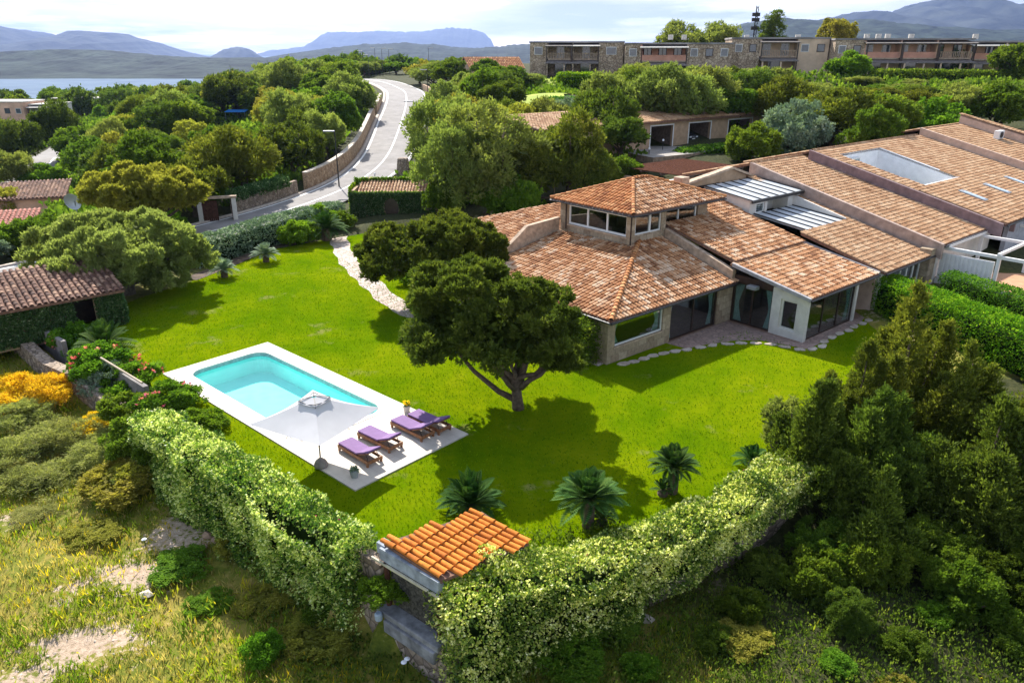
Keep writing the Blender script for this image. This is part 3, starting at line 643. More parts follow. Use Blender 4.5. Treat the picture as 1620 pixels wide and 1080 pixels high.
# ------------------------------------------------------------------ tiled roofs
M['tile_mix']=tilemat('tile_mix',[(0,(.12,.055,.03)),(.22,(.34,.155,.07)),(.42,(.50,.245,.11)),(.6,(.60,.34,.18)),(.75,(.68,.46,.29)),(.9,(.78,.63,.47)),(1,(.84,.74,.6))])
M['tile_orange']=tilemat('tile_orange',[(0,(.20,.075,.03)),(.3,(.42,.16,.055)),(.6,(.58,.25,.09)),(.85,(.66,.36,.16)),(1,(.72,.5,.3))])
M['tile_pink']=tilemat('tile_pink',[(0,(.22,.105,.05)),(.3,(.43,.24,.125)),(.6,(.55,.34,.19)),(.85,(.64,.45,.28)),(1,(.72,.58,.42))])
M['tile_dark']=tilemat('tile_dark',[(0,(.05,.032,.026)),(.35,(.15,.08,.058)),(.6,(.28,.16,.11)),(.85,(.42,.27,.18)),(1,(.55,.42,.3))])
M['tile_bright']=tilemat('tile_bright',[(0,(.34,.10,.02)),(.35,(.56,.175,.022)),(.8,(.66,.235,.035)),(1,(.66,.36,.14))])
M['tile_bed']=simple('tile_bed',(.17,.09,.06),.95,var=.3,scale=5)
M['mortar']=simple('mortar',(.42,.34,.27),.9,var=.2,scale=4)
def tile_geo(fr,org,c_dir,u_dir,s,zf,cs,rs,pitch,row,rad,r,seg=5,tilt=.03):
    """barrel tiles: cs,rs arrays of column / row coordinates. c_dir,u_dir are unit (a,b) vectors"""
    n=len(cs); k=math.sqrt(1+s*s)
    th=np.linspace(0,math.pi,seg+1)
    # local: across x, along-slope y (0 low, 1 high), height h
    V=[]
    jit=r.normal(size=n)*.011; rot=r.normal(size=n)*.03
    for (yy,rr,lift) in ((-.03,rad*1.06,tilt),(row*1.12,rad*.88,0.0)):
        for t in th:
            xx=np.cos(t)*rr+jit+rot*yy; hh=np.sin(t)*rr*.9+lift+.012
            du=(rs+yy/k*1.0)-hh*s/k*1.0; dc=cs+xx
            a=org[0]+c_dir[0]*dc+u_dir[0]*du; b=org[1]+c_dir[1]*dc+u_dir[1]*du
            z=zf(rs+yy/k)+hh/k
            V.append(fr.np(a,b,z))
    V=np.stack(V,1)  # n,2*(seg+1),3
    m=seg+1; base=np.arange(n)[:,None,None]*(2*m)
    q=np.array([[j,j+1,m+j+1,m+j] for j in range(seg)])
    F=(base+q[None]).reshape(-1,4)
    return V.reshape(-1,3),F
def tiled(name,fr,poly,org,u_dir,z0,s,parent,mat,pitch=.27,row=.40,thick=.14,holes=(),seed=1,rows_mat=None,bed=True,rad=None,ridge_edges=(),rowlike=0):
    """poly: (a,b) outline; roof plane z=z0+s*dist from org along u_dir (uphill). One mesh for the slab, one for its tiles."""
    r=np.random.default_rng(seed); L=math.hypot(*u_dir); u=(u_dir[0]/L,u_dir[1]/L); c=(u[1],-u[0])
    zf=lambda d: z0+s*d
    za=lambda a,b: z0+s*((a-org[0])*u[0]+(b-org[1])*u[1])
    rf=None
    if bed:
        loops=[poly]+list(holes); pts=[p for l in loops for p in l]
        tri=tessellate_polygon([[Vector((p[0],p[1],0)) for p in l] for l in loops])
        n=len(pts); vs=[fr(a,b,za(a,b)) for a,b in pts]+[fr(a,b,za(a,b)-thick) for a,b in pts]
        fs=[tuple(t) for t in tri]+[tuple(i+n for i in t[::-1]) for t in tri]; k=0
        for l in loops:
            m=len(l); fs+=[(k+i,k+(i+1)%m,k+(i+1)%m+n,k+i+n) for i in range(m)]; k+=m
        mb=MB(); mb.add(vs,fs); rf=mb.build('roof',M['tile_bed'],parent)
    pc=[((p[0]-org[0])*c[0]+(p[1]-org[1])*c[1],(p[0]-org[0])*u[0]+(p[1]-org[1])*u[1]) for p in poly]
    c0=min(p[0] for p in pc);c1=max(p[0] for p in pc);r0=min(p[1] for p in pc);r1=max(p[1] for p in pc)
    rowh=row/math.sqrt(1+s*s)
    CS,RS_=np.meshgrid(np.arange(c0+pitch*.5,c1,pitch),np.arange(r0,r1,rowh)); CS=CS.ravel();RS_=RS_.ravel()
    A=org[0]+c[0]*CS+u[0]*(RS_+rowh*.5);B=org[1]+c[1]*CS+u[1]*(RS_+rowh*.5)
    k=inpoly(A,B,poly)
    for h in holes: k&=~inpoly(A,B,h)
    CS=CS[k];RS_=RS_[k]
    RS_=RS_+r.normal(size=len(RS_))*.008
    V,F=tile_geo(fr,org,c,u,s,zf,CS,RS_,pitch,row,rad or pitch*.36,r)
    v=r.random(len(CS)); 
    np_mesh('roof_tiles',V,F,mat,rf or parent,np.repeat(v,5),smooth=False)
    return rf
def ridge_tiles(fr,p0,p1,parent,mat,rad=.13,step=.36,seed=1):
    r=np.random.default_rng(seed); p0=np.array(fr(*p0));p1=np.array(fr(*p1)); d=p1-p0;L=np.linalg.norm(d);d=d/L
    x=unit(np.cross(d,[0,0,1]));up=np.cross(x,d); n=int(L/step); V=[];F=[];m=6
    for i in range(n):
        for (yy,rr,lf) in ((i*step-.02,rad*1.08,.04),(i*step+step*1.1,rad*.9,.015)):
            for t in np.linspace(-.15,math.pi+.15,m): V.append(p0+d*yy+x*math.cos(t)*rr+up*(math.sin(t)*rr+lf-.02))
        b=i*2*m; F+=[(b+j,b+j+1,b+m+j+1,b+m+j) for j in range(m-1)]
    np_mesh('ridge_tiles',V,F,mat,parent,np.repeat(r.random(n),m-1))

# ------------------------------------------------------------------ villa
M['tuff']=stonemat('tuff_wall',[(.30,.22,.15),(.42,.33,.23),(.5,.4,.29),(.36,.28,.19)],w=.62,h=.42,mortar=(.3,.24,.17))
M['plaster']=simple('white_plaster',(.62,.58,.53),.85,var=.08,scale=2,bump=.15,bscale=20)
M['plaster_pink']=simple('pink_plaster',(.52,.38,.30),.88,var=.12,scale=2,bump=.15,bscale=20)
M['plaster_white']=simple('bright_plaster',(.86,.86,.88),.8,var=.05,scale=2)
M['plaster_ochre']=simple('ochre_plaster',(.44,.30,.19),.9,var=.15,scale=1.5,bump=.2,bscale=20)
M['coping']=simple('coping',(.46,.34,.24),.9,var=.25,scale=3,bump=.3)
M['white_wood']=simple('white_wood',(.74,.73,.71),.5,var=.05)
M['dark_wood']=simple('dark_wood',(.045,.025,.018),.4,var=.3)
M['brown_wood']=simple('brown_wood',(.085,.04,.028),1.0,var=.35,scale=5,spec=0)
M['dark_metal']=simple('dark_metal',(.035,.033,.032),.5,var=.2)
M['grey_metal']=simple('grey_metal',(.30,.31,.32),.45,.3,var=.15)
M['zinc']=simple('zinc',(.50,.53,.56),.45,.2,var=.12,scale=1.2)
M['lead']=simple('lead_flashing',(.30,.29,.30),.6,var=.2)
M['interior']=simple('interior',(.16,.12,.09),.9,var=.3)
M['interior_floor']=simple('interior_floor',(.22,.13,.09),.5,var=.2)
M['curtain']=simple('curtain',(.62,.82,.82),.8,var=.12,scale=4)
M['pink_floor']=stonemat('terrace_paving',[(.30,.21,.18),(.38,.27,.23),(.34,.24,.2)],2.2,(.25,.19,.16),irregular=True)
M['slab']=stonemat('slab_stone',[(.40,.33,.27),(.52,.44,.37),(.6,.52,.44)],.5,(.4,.33,.27),irregular=True)
M['glass']=glassmat()
HF=Frame(4.95,34.82,40)
L0=HF(10,3,0)
villa=empty('villa',HF(8,0,0),'stone walled villa with tiled hipped roofs and a windowed lantern tower beside the lawn','house')
def opening(fr,p0,p1,zb,zt,parent,nm='window',fmat=None,nmul=1,fw=.07,depth=.1,split=None,curtain=None,dark=None,sill=None):
    """glazed opening in the vertical plane p0->p1 (a,b): frame > pane. Outside is to the right of p0->p1"""
    (a0,b0),(a1,b1)=p0,p1; L=math.hypot(a1-a0,b1-b0); ang=math.atan2(b1-b0,a1-a0)
    q=fr(a0,b0); f2=Frame(q[0],q[1],math.degrees(ang+math.atan2(fr.s,fr.c)),q[2])
    m=MB(); fm=fmat or M['white_wood']
    m.box(f2,0,fw,-depth/2,depth/2,zb,zt);m.box(f2,L-fw,L,-depth/2,depth/2,zb,zt)
    m.box(f2,fw,L-fw,-depth/2,depth/2,zb,zb+fw);m.box(f2,fw,L-fw,-depth/2,depth/2,zt-fw,zt)
    for k in range(1,nmul): 
        s=L*k/nmul; m.box(f2,s-fw*.55,s+fw*.55,-depth/2+.005,depth/2-.005,zb+fw,zt-fw)
    root=m.build(nm,fm,parent)
    g_=MB(); g_.box(f2,fw*.5,L-fw*.5,-.012,.012,zb+fw*.5,zt-fw*.5); g_.build('pane',M['glass'],root)
    if sill: s_=MB(); s_.box(f2,-.08,L+.08,-.2,-.045,zb-.09,zb-.005); s_.build('sill',M['coping'],root)
    if curtain:
        for (s0,s1,side) in curtain:
            n=14; V=[];F=[]
            for j in range(9):
                z=zb+.05+(zt-zb-.1)*j/8; k=1-j/8
                pinch=.35+.65*abs(k-.55)**1.1*1.6; pinch=min(1,pinch)
                for i in range(n+1):
                    t=i/n; wdt=(s1-s0)*pinch
                    s=(s0+t*wdt) if side=='l' else (s1-wdt+t*wdt)
                    V.append(f2(s,.16+.03*math.sin(t*26),z))
            F=[(j*(n+1)+i,j*(n+1)+i+1,(j+1)*(n+1)+i+1,(j+1)*(n+1)+i) for j in range(8) for i in range(n)]
            np_mesh('curtain',V,F,M['curtain'],root)
    return root
def gutter(fr,p0,p1,z,parent,r_=.06,mat=None):
    m=MB(); m.tube([fr(p0[0],p0[1],z),fr(p1[0],p1[1],z)],r_,8); m.build('gutter',mat or M['dark_metal'],parent)
# walls of the front room  (a 0.35..11, b 0.35)
HB=.02
w_=MB(); B0=.35
w_.box(HF,.2,.75,B0,B0+.35,0,2.42)            # corner pillar
w_.box(HF,.75,4.6,B0,B0+.3,0,.85)             # low wall below the window
w_.box(HF,4.6,5.25,B0,B0+.35,0,2.42)
w_.box(HF,9.6,11.1,B0,B0+.35,0,2.42)
w_.box(HF,.75,4.6,B0,B0+.3,2.25,2.42)
w_.box(HF,5.25,9.6,B0,B0+.3,2.3,2.42)
w_.box(HF,.2,.5,B0+.35,13.5,0,2.5)            # west wall
w_.build('wall',M['tuff'],villa)
opening(HF,(.75,B0+.15),(4.6,B0+.15),.85,2.25,villa,curtain=[(.05,.75,'l'),(3.1,3.8,'r')],sill=True)
opening(HF,(5.25,B0+.15),(9.6,B0+.15),.03,2.3,villa,'glass_door',M['dark_wood'],2,.1,curtain=[(.1,.6,'l'),(3.6,4.2,'r')])
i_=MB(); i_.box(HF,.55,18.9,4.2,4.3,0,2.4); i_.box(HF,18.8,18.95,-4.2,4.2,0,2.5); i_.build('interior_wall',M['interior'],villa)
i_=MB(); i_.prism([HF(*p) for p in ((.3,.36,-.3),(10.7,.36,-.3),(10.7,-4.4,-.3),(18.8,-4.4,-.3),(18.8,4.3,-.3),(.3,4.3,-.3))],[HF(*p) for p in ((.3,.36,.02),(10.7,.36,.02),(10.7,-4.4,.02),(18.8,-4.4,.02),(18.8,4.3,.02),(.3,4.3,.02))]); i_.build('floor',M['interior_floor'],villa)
# front hipped roof, z=2.5 at the eaves
PA=[(0,0),(11.5,0),(11.5,1.6),(10.75,1.8),(10.5,6.0),(7.8,5.6)]
tiled('front',HF,[(0,0),(11.5,0),(11.5,.35),(10.6,.4),(10.6,6.0),(9.0,6.0)],(0,0),(0,1),2.5,.315,villa,M['tile_mix'],seed=3)
tiled('west',HF,[(0,0),(9.0,6.0),(7.6,6.2),(7.6,11.6),(3.0,11.6),(3.0,14.0),(0,14.0)],(0,0),(1,0),2.5,.21,villa,M['tile_mix'],seed=4)
rr_=villa.children[-1]
ridge_tiles(HF,(.02,.02,2.56),(8.6,5.73,4.36),rr_,M['tile_orange'],.14)
gutter(HF,(-.08,-.1),(11.5,-.1),2.42,villa); gutter(HF,(-.1,-.1),(-.1,14),2.42,villa)
# tower
TZ0,TZ1=3.9,6.15
w_=MB()
w_.box(HF,7.45,7.75,10.9,11.6,TZ0,TZ1); w_.box(HF,7.45,7.8,5.45,5.85,TZ0,TZ1)
w_.box(HF,7.5,7.75,5.85,10.9,TZ0,4.62); w_.box(HF,7.5,7.75,5.85,10.9,5.92,TZ1)
w_.box(HF,7.8,10.3,5.5,5.75,TZ0,4.72);w_.box(HF,7.8,10.3,5.5,5.75,5.95,TZ1)
w_.box(HF,10.3,10.75,5.5,6.2,TZ0,TZ1)
w_.box(HF,10.75,14.6,5.95,6.2,TZ0,4.75);w_.box(HF,10.75,14.6,5.95,6.2,5.95,TZ1); w_.box(HF,14.6,15.6,5.95,6.25,TZ0,TZ1)
w_.box(HF,7.75,15.6,11.3,11.6,TZ0,TZ1); w_.box(HF,15.3,15.6,6.25,11.3,TZ0,TZ1)
w_.build('tower_wall',M['tuff'],villa)
opening(HF,(7.62,10.9),(7.62,5.85),4.62,5.92,villa,nmul=3,fw=.12,sill=True)
opening(HF,(7.9,5.62),(9.3,5.62),4.72,5.95,villa,nmul=1,fw=.08)
opening(HF,(9.3,5.62),(10.3,5.62),4.72,5.95,villa,nmul=1,fw=.08)
opening(HF,(10.8,6.08),(14.5,6.08),4.75,5.95,villa,nmul=2,fw=.1)
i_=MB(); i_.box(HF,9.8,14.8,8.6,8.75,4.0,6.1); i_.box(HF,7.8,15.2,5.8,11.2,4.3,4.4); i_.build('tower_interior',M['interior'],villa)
TA=(7.0,4.95);TB=(16.1,4.95);TC_=(16.1,12.1);TD=(7.0,12.1);AP0=(10.9,8.5);AP1=(12.2,8.5);zt=6.15;zp=7.45
def hipface(P,org,u,z0,run,seed,mat): tiled('t',HF,P,org,u,z0,(zp-zt)/run,villa,mat,seed=seed,thick=.12); return villa.children[-1]
hipface([TD,TA,AP0],TA,(1,0),zt,AP0[0]-TA[0],11,M['tile_orange'])
hipface([TA,TB,AP1,AP0],TA,(0,1),zt,AP0[1]-TA[1],12,M['tile_mix'])
hipface([TB,TC_,AP1],TB,(-1,0),zt,TB[0]-AP1[0],13,M['tile_orange'])
t4=hipface([TC_,TD,AP0,AP1],TC_,(0,-1),zt,TC_[1]-AP0[1],14,M['tile_orange'])
for a,b in ((TA,AP0),(TB,AP1),(TC_,AP1),(TD,AP0)): ridge_tiles(HF,(*a,zt+.05),(*b,zp+.05),t4,M['tile_orange'],.13)
ridge_tiles(HF,(*AP0,zp+.06),(*AP1,zp+.06),t4,M['tile_orange'],.13)
gutter(HF,(6.95,4.9),(6.95,12.1),zt-.08,villa,.05); gutter(HF,(6.95,4.87),(16.1,4.87),zt-.08,villa,.05)
m=MB(); m.tube([HF(7.38,11.0,6.05),HF(7.38,11.0,4.3)],.045,8); m.tube([HF(7.4,5.42,6.05),HF(7.4,5.42,4.2)],.045,8); m.buildn('downpipe',M['dark_wood'],villa)
# parapets
def parapet(pts,h,th,mat=None,nm='parapet'):
    m=MB()
    for (p,q) in zip(pts[:-1],pts[1:]):
        a0,b0,z0=p;a1,b1,z1=q; L=math.hypot(a1-a0,b1-b0); nx_,ny_=-(b1-b0)/L*th/2,(a1-a0)/L*th/2
        m.prism([HF(a0-nx_,b0-ny_,z0-h),HF(a1-nx_,b1-ny_,z1-h),HF(a1+nx_,b1+ny_,z1-h),HF(a0+nx_,b0+ny_,z0-h)],[HF(a0-nx_,b0-ny_,z0),HF(a1-nx_,b1-ny_,z1),HF(a1+nx_,b1+ny_,z1),HF(a0+nx_,b0+ny_,z0)])
    return m.build(nm,mat or M['coping'],villa)
parapet([(10.8,5.45,4.78),(10.8,.25,3.15)],.9,.32)
parapet([(7.4,11.75,4.95),(4.6,11.75,4.75)],1.5,.3); parapet([(4.6,11.75,4.75),(2.9,11.75,3.6),(.2,11.75,2.9)],1.5,.3)
# middle roof and porch roof
tiled('mid',HF,[(10.96,.4),(18.9,.4),(18.9,5.1),(19.2,9.3),(15.6,9.3),(15.6,5.9),(10.96,5.9)],(10.96,.4),(0,1),3.62,.25,villa,M['tile_mix'],seed=21)
tiled('porch',HF,[(10.75,-4.7),(18.55,-4.7),(18.55,.55),(10.75,.55)],(10.75,-4.7),(0,1),2.6,.175,villa,M['tile_mix'],seed=22)
rf_=villa.children[-1]
m=MB(); m.slab(HF,[(10.55,-4.75,2.67),(10.74,-4.75,2.67),(10.74,.3,3.62),(10.55,.3,3.62)],.2); m.slab(HF,[(18.56,-4.7,2.72),(18.72,-4.7,2.72),(18.72,.5,3.68),(18.56,.5,3.68)],.16); m.buildn('flashing',M['lead'],villa)
gutter(HF,(10.6,-4.8),(18.5,-4.8),2.52,villa)
# porch walls
w_=MB(); w_.box(HF,10.85,11.15,-2.9,-2.35,0,2.75); w_.box(HF,10.85,11.15,-4.5,-3.95,0,2.6); w_.box(HF,10.85,11.15,-3.95,-2.9,0,.45); w_.box(HF,10.85,11.15,-3.95,-2.9,2.2,2.65)
w_.box(HF,16.4,16.65,-4.5,-4.2,0,2.6); w_.buildn('porch_wall',M['plaster'],villa)
w_=MB(); w_.box(HF,11.15,16.4,-4.42,-4.28,2.35,2.6); w_.box(HF,10.9,11.1,-2.35,.35,2.5,2.9); w_.buildn('lintel',M['dark_wood'],villa)
w_=MB(); w_.box(HF,16.65,18.9,-2.6,-2.4,0,2.9); w_.box(HF,18.6,18.8,-4.5,-2.6,0,2.7); w_.buildn('recess_wall',M['plaster_pink'],villa)
opening(HF,(11.0,.3),(11.0,-2.35),.03,2.5,villa,'glass_door',M['dark_wood'],2,.09,curtain=[(.08,.75,'l'),(1.95,2.55,'r')])
opening(HF,(11.0,-2.9),(11.0,-3.95),.45,2.2,villa,'arched_window',M['plaster'],1,.12)
opening(HF,(11.15,-4.35),(16.4,-4.35),.03,2.35,villa,'glass_door',M['dark_wood'],3,.09,curtain=[(.05,.6,'l'),(4.5,5.15,'r')])
m=MB(); m.tube([HF(10.7,-1.2,2.55),HF(10.5,-1.2,2.6)],.05,8); m.box(HF,10.3,10.72,-1.55,-.95,2.42,2.62); m.build('wall_lamp',M['grey_metal'],villa,bevel=.05)
# wing D
tiled('east',HF,[(18.72,-5.0),(25.55,-5.0),(25.55,9.4),(24.75,9.4),(24.75,.75),(18.72,.75)],(18.72,-5),(0,1),2.68,.25,villa,M['tile_pink'],seed=31)
w_=MB(); w_.box(HF,18.9,19.3,-4.6,-4.35,0,2.55); w_.box(HF,19.3,24.9,-4.6,-4.35,0,.35); w_.box(HF,19.3,24.9,-4.6,-4.35,2.35,2.55); w_.build('wall',M['plaster'],villa)
opening(HF,(19.3,-4.48),(24.9,-4.48),.35,2.35,villa,'window',M['white_wood'],6,.12)
w_=MB(); w_.box(HF,19.4,24.8,-3.2,-3.1,0,2.5); w_.build('interior_wall',simple('blue_blind',(.28,.36,.42),.8),villa)
w_=MB(); w_.box(HF,25.0,25.9,-5.05,-4.3,0,3.1); w_.buildn('pillar',M['tuff'],villa)
gutter(HF,(18.7,-5.1),(25.6,-5.1),2.6,villa)
# standing-seam roof lights
w_=MB(); w_.box(HF,19.0,25.5,8.5,8.8,4.6,6.1); w_.prism([HF(19,4.9,4.2),HF(19.2,4.9,4.2),HF(19.2,8.8,4.6),HF(19,8.8,4.6)],[HF(19,4.9,5.5),HF(19.2,4.9,5.5),HF(19.2,8.8,6.0),HF(19,8.8,6.0)])
w_.box(HF,19.2,19.8,4.9,5.1,4.2,5.5); w_.box(HF,20.9,21.2,4.9,5.1,4.2,5.5); w_.box(HF,23.9,25.5,4.9,5.1,4.2,5.5); w_.box(HF,19.8,20.9,4.9,5.1,4.2,4.6); w_.box(HF,19.8,20.9,4.9,5.1,5.3,5.5); w_.box(HF,21.2,23.9,4.9,5.1,5.38,5.5)
w_.box(HF,21.2,23.9,6.1,6.25,4.3,4.75);w_.box(HF,21.2,22.2,6.1,6.25,4.75,5.4);w_.box(HF,23.4,23.9,6.1,6.25,4.75,5.4);w_.box(HF,21.05,21.2,5.1,6.25,4.3,5.4);w_.box(HF,23.9,24.05,5.1,6.25,4.3,5.4)
w_.prism([HF(24.6,.8,3.9),HF(24.75,.8,3.9),HF(24.75,4.9,4.4),HF(24.6,4.9,4.4)],[HF(24.6,.8,4.3),HF(24.75,.8,4.3),HF(24.75,4.9,5.35),HF(24.6,4.9,5.35)])
w_.build('dormer_wall',M['plaster'],villa)
opening(HF,(19.85,5.0),(20.85,5.0),4.6,5.3,villa,'window',M['white_wood'],1,.07); opening(HF,(22.2,6.18),(23.4,6.18),4.75,5.4,villa,'window',M['white_wood'],1,.08)
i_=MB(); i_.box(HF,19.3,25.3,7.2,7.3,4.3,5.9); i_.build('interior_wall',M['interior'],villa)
def seam(a0,a1,b0,b1,z0,z1,n):
    m=MB(); m.slab(HF,[(a0,b0,z0),(a1,b0,z0),(a1,b1,z1),(a0,b1,z1)],.1); o=m.build('metal_roof',M['zinc'],villa)
    m=MB()
    for i in range(n+1):
        a=a0+(a1-a0)*i/n; m.slab(HF,[(a-.05,b0-.02,z0+.06),(a+.05,b0-.02,z0+.06),(a+.05,b1+.02,z1+.06),(a-.05,b1+.02,z1+.06)],.06)
    m.slab(HF,[(a0-.06,b0-.12,z0+.02),(a1+.06,b0-.12,z0+.02),(a1+.06,b0-.01,z0+.04),(a0-.06,b0-.01,z0+.04)],.2)
    m.build('seams',M['dark_metal'],o)
seam(18.95,25.5,4.75,8.75,5.6,6.12,6); seam(19.6,24.55,.8,4.85,4.15,4.62,5)
# wing E
tiled('large',HF,[(26.0,-5.3),(36.0,-5.3),(35.6,9.5),(25.9,9.5)],(26,-5.3),(0,1),3.3,.25,villa,M['tile_pink'],seed=41)
E_=villa.children[-1]; ridge_tiles(HF,(25.8,9.5,7.05),(35.6,9.5,7.05),E_,M['tile_pink'],.14)
parapet([(25.8,-5.4,3.42),(25.8,9.5,7.14)],1.0,.3,simple('rendered_edge',(.38,.28,.23),.9,var=.2,scale=2))
tiled('back',HF,[(25.8,9.6),(35.8,9.6),(35.8,16),(25.8,16)],(25.8,16),(0,-1),5.4,.25,villa,M['tile_pink'],seed=42)
tiled('back',HF,[(15.7,9.5),(25.8,9.5),(25.8,15),(15.7,15)],(15.7,15),(0,-1),4.4,.3,villa,M['tile_pink'],seed=43)
gutter(HF,(26.0,-5.42),(36.0,-5.42),3.2,villa)
w_=MB(); w_.box(HF,26,36,-4.85,-4.6,0,3.2); w_.box(HF,15.6,15.9,6.3,15,2,5.4); w_.box(HF,15.9,35.8,15.6,15.9,1,5.2); w_.buildn('wall',M['plaster'],villa)
# gable wall with slot behind the tower
w_=MB(); w_.prism([HF(16.3,9.4,4.5),HF(16.3,9.1,4.5),HF(25.6,9.1,4.5),HF(25.6,9.4,4.5)],[HF(16.3,9.4,6.0),HF(16.3,9.1,6.0),HF(25.6,9.1,6.0),HF(25.6,9.4,6.0)])
w_.add([HF(16.3,9.4,6.0),HF(16.3,9.1,6.0),HF(25.6,9.4,6.0),HF(25.6,9.1,6.0),HF(22.5,9.4,7.0),HF(22.5,9.1,7.0),HF(17.5,9.4,6.4),HF(17.5,9.1,6.4)],[(0,6,4,2),(1,3,5,7),(0,1,7,6),(6,7,5,4),(4,5,3,2)])
w_.build('gable_wall',M['plaster_ochre'],villa)
parapet([(16.2,9.1,6.15),(17.5,9.1,6.55),(22.5,9.1,7.15),(25.7,9.1,6.2)],.16,.5)
m=MB(); m.box(HF,18.6,21.2,9.02,9.08,5.75,6.1); m.build('vent',M['dark_wood'],villa)
parapet([(16.3,8.2,5.9),(19.0,8.2,5.9)],.6,.4); m=MB(); m.box(HF,15.8,16.6,8.3,9.1,5,7.05); m.build('chimney',M['coping'],villa,bevel=.05)
# north-west wing seen over the trees
tiled('nw',HF,[(4.0,11.95),(13.5,11.95),(13.5,17.0),(7.9,20.8),(4.0,20.8)],(4,11.95),(1,0),2.65,.19,villa,M['tile_mix'],seed=51)
w_=MB(); w_.box(HF,4.3,4.6,12,20.6,0,2.6); w_.box(HF,4.6,13.4,20.4,20.6,0,2.9); w_.build('wall',M['tuff'],villa)
# climbing plant on the corner
# terrace paving and stepping slabs
TP=[HF(5.0,.33)[:2],HF(5.2,-.9)[:2],HF(6.6,-1.25)[:2],HF(8.3,-1.9)[:2],HF(9.4,-2.8)[:2],HF(9.9,-4.2)[:2],HF(10.2,-5.15)[:2],HF(11.1,-5.2)[:2],HF(16.6,-5.0)[:2],HF(18.6,-4.4)[:2],HF(18.6,-2.5)[:2],HF(16.6,-2.5)[:2],HF(16.6,-4.2)[:2],HF(10.82,-4.45)[:2],HF(10.82,.33)[:2]]
to=polymesh('terrace',TP,.016,M['pink_floor']); tag(to,kind='structure')
edge=[(1.0,-.15),(1.6,-.3),(2.3,-.35),(3.0,-.4),(3.7,-.55),(4.4,-.75),(5.1,-1.05),(5.9,-1.3),(6.7,-1.55),(7.5,-1.95),(8.2,-2.35),(8.8,-2.9),(9.3,-3.5),(9.55,-4.2),(9.8,-4.95),(10.4,-5.35),(11.2,-5.5),(12.0,-5.2),(12.9,-5.15),(13.8,-5.1),(14.7,-5.2),(15.6,-5.1),(16.5,-5.15),(17.4,-5.1)]
for i,(a,b) in enumerate(edge):
    r=np.random.default_rng(100+i); n=7; q=[]
    for k in range(n):
        t=2*math.pi*k/n+r.normal()*.15; rr=r.uniform(.85,1.15)
        ca,cb=.36*math.cos(t)*rr,.22*math.sin(t)*rr; th=r.normal()*.0+(.3 if i<9 else .9 if i<15 else 0); ca,cb=ca*math.cos(th)+cb*math.sin(th),-ca*math.sin(th)+cb*math.cos(th)
        q.append((a+ca,b+cb))
    m=MB(); m.prism([HF(x,y,-.03) for x,y in q],[HF(x,y,.05) for x,y in q]); o=m.build('stepping_stone',M['slab'],bevel=.015)
    tag(o,None,'stone','flat stones edging the villa terrace')
    o['label']='irregular flat paving stone set in the grass along the villa terrace edge'
# ------------------------------------------------------------------ neighbouring houses to the right
nb=empty('terraced_house',HF(42,0,1),'attached house with terracotta roof cut open around a white sunken courtyard','house')
cy_=[(35.9,.9),(34.9,7.2),(42.0,7.4),(42.4,.5)]
FP=[(33.9,-6.3),(53.2,-6.3),(53.2,8.6),(33.2,8.6)]
cyh=[(35.6,.4),(35.1,7.3),(42.4,7.3),(42.2,.35)]
tiled('F',HF,FP,(33.9,-6.3),(0,1),3.75,.25,nb,M['tile_pink'],holes=[cyh],seed=61)
f_=nb.children[-1]; ridge_tiles(HF,(33.1,8.6,7.52),(53.2,8.6,7.52),f_,M['tile_pink'],.14)
tiled('Fb',HF,[(33.2,8.7),(53.2,8.7),(53.2,15),(33.2,15)],(33.2,15),(0,-1),5.9,.25,nb,M['tile_pink'],seed=62)
w_=MB()
def zF(b): return 3.75+.25*(b+6.3)
for (p,q) in zip(cyh,cyh[1:]+cyh[:1]):
    L=math.hypot(q[0]-p[0],q[1]-p[1]); nx_,ny_=(q[1]-p[1])/L*.12,-(q[0]-p[0])/L*.12
    w_.prism([HF(p[0],p[1],1.5),HF(q[0],q[1],1.5),HF(q[0]-nx_,q[1]-ny_,1.5),HF(p[0]-nx_,p[1]-ny_,1.5)],[HF(p[0],p[1],zF(p[1])+.06),HF(q[0],q[1],zF(q[1])+.06),HF(q[0]-nx_,q[1]-ny_,zF(q[1])+.06),HF(p[0]-nx_,p[1]-ny_,zF(p[1])+.06)])
w_.box(HF,35.0,42.5,.3,7.4,2.6,2.7); w_.build('courtyard_wall',M['plaster_white'],nb)
opening(HF,(36.2,7.1),(38.6,7.1),4.6,6.7,nb,'window',M['white_wood'],2,.1)
m=MB(); m.prism([HF(33.2,-6.3,2.9),HF(33.45,-6.3,2.9),HF(32.95,8.6,6.6),HF(32.7,8.6,6.6)],[HF(33.2,-6.3,3.85),HF(33.45,-6.3,3.85),HF(32.95,8.6,7.62),HF(32.7,8.6,7.62)]); 
m.prism([HF(35.9,-6.3,2.9),HF(36.1,-6.3,2.9),HF(36.1,-6.0,2.9),HF(35.9,-6.0,2.9)],[HF(35.9,-6.3,3.6),HF(36.1,-6.3,3.6),HF(36.1,-6.0,3.6),HF(35.9,-6.0,3.6)])
m.build('parapet',simple('purple_brown_render',(.22,.15,.15),.9,var=.2,scale=2),nb)
w_=MB(); w_.box(HF,36.1,53,-5.9,-5.6,.5,3.6); w_.box(HF,33.2,53,14.6,14.9,2,5.8); w_.buildn('wall',simple('grey_plaster',(.36,.37,.42),.9),nb)
gutter(HF,(33.9,-6.42),(53.2,-6.42),3.65,nb)
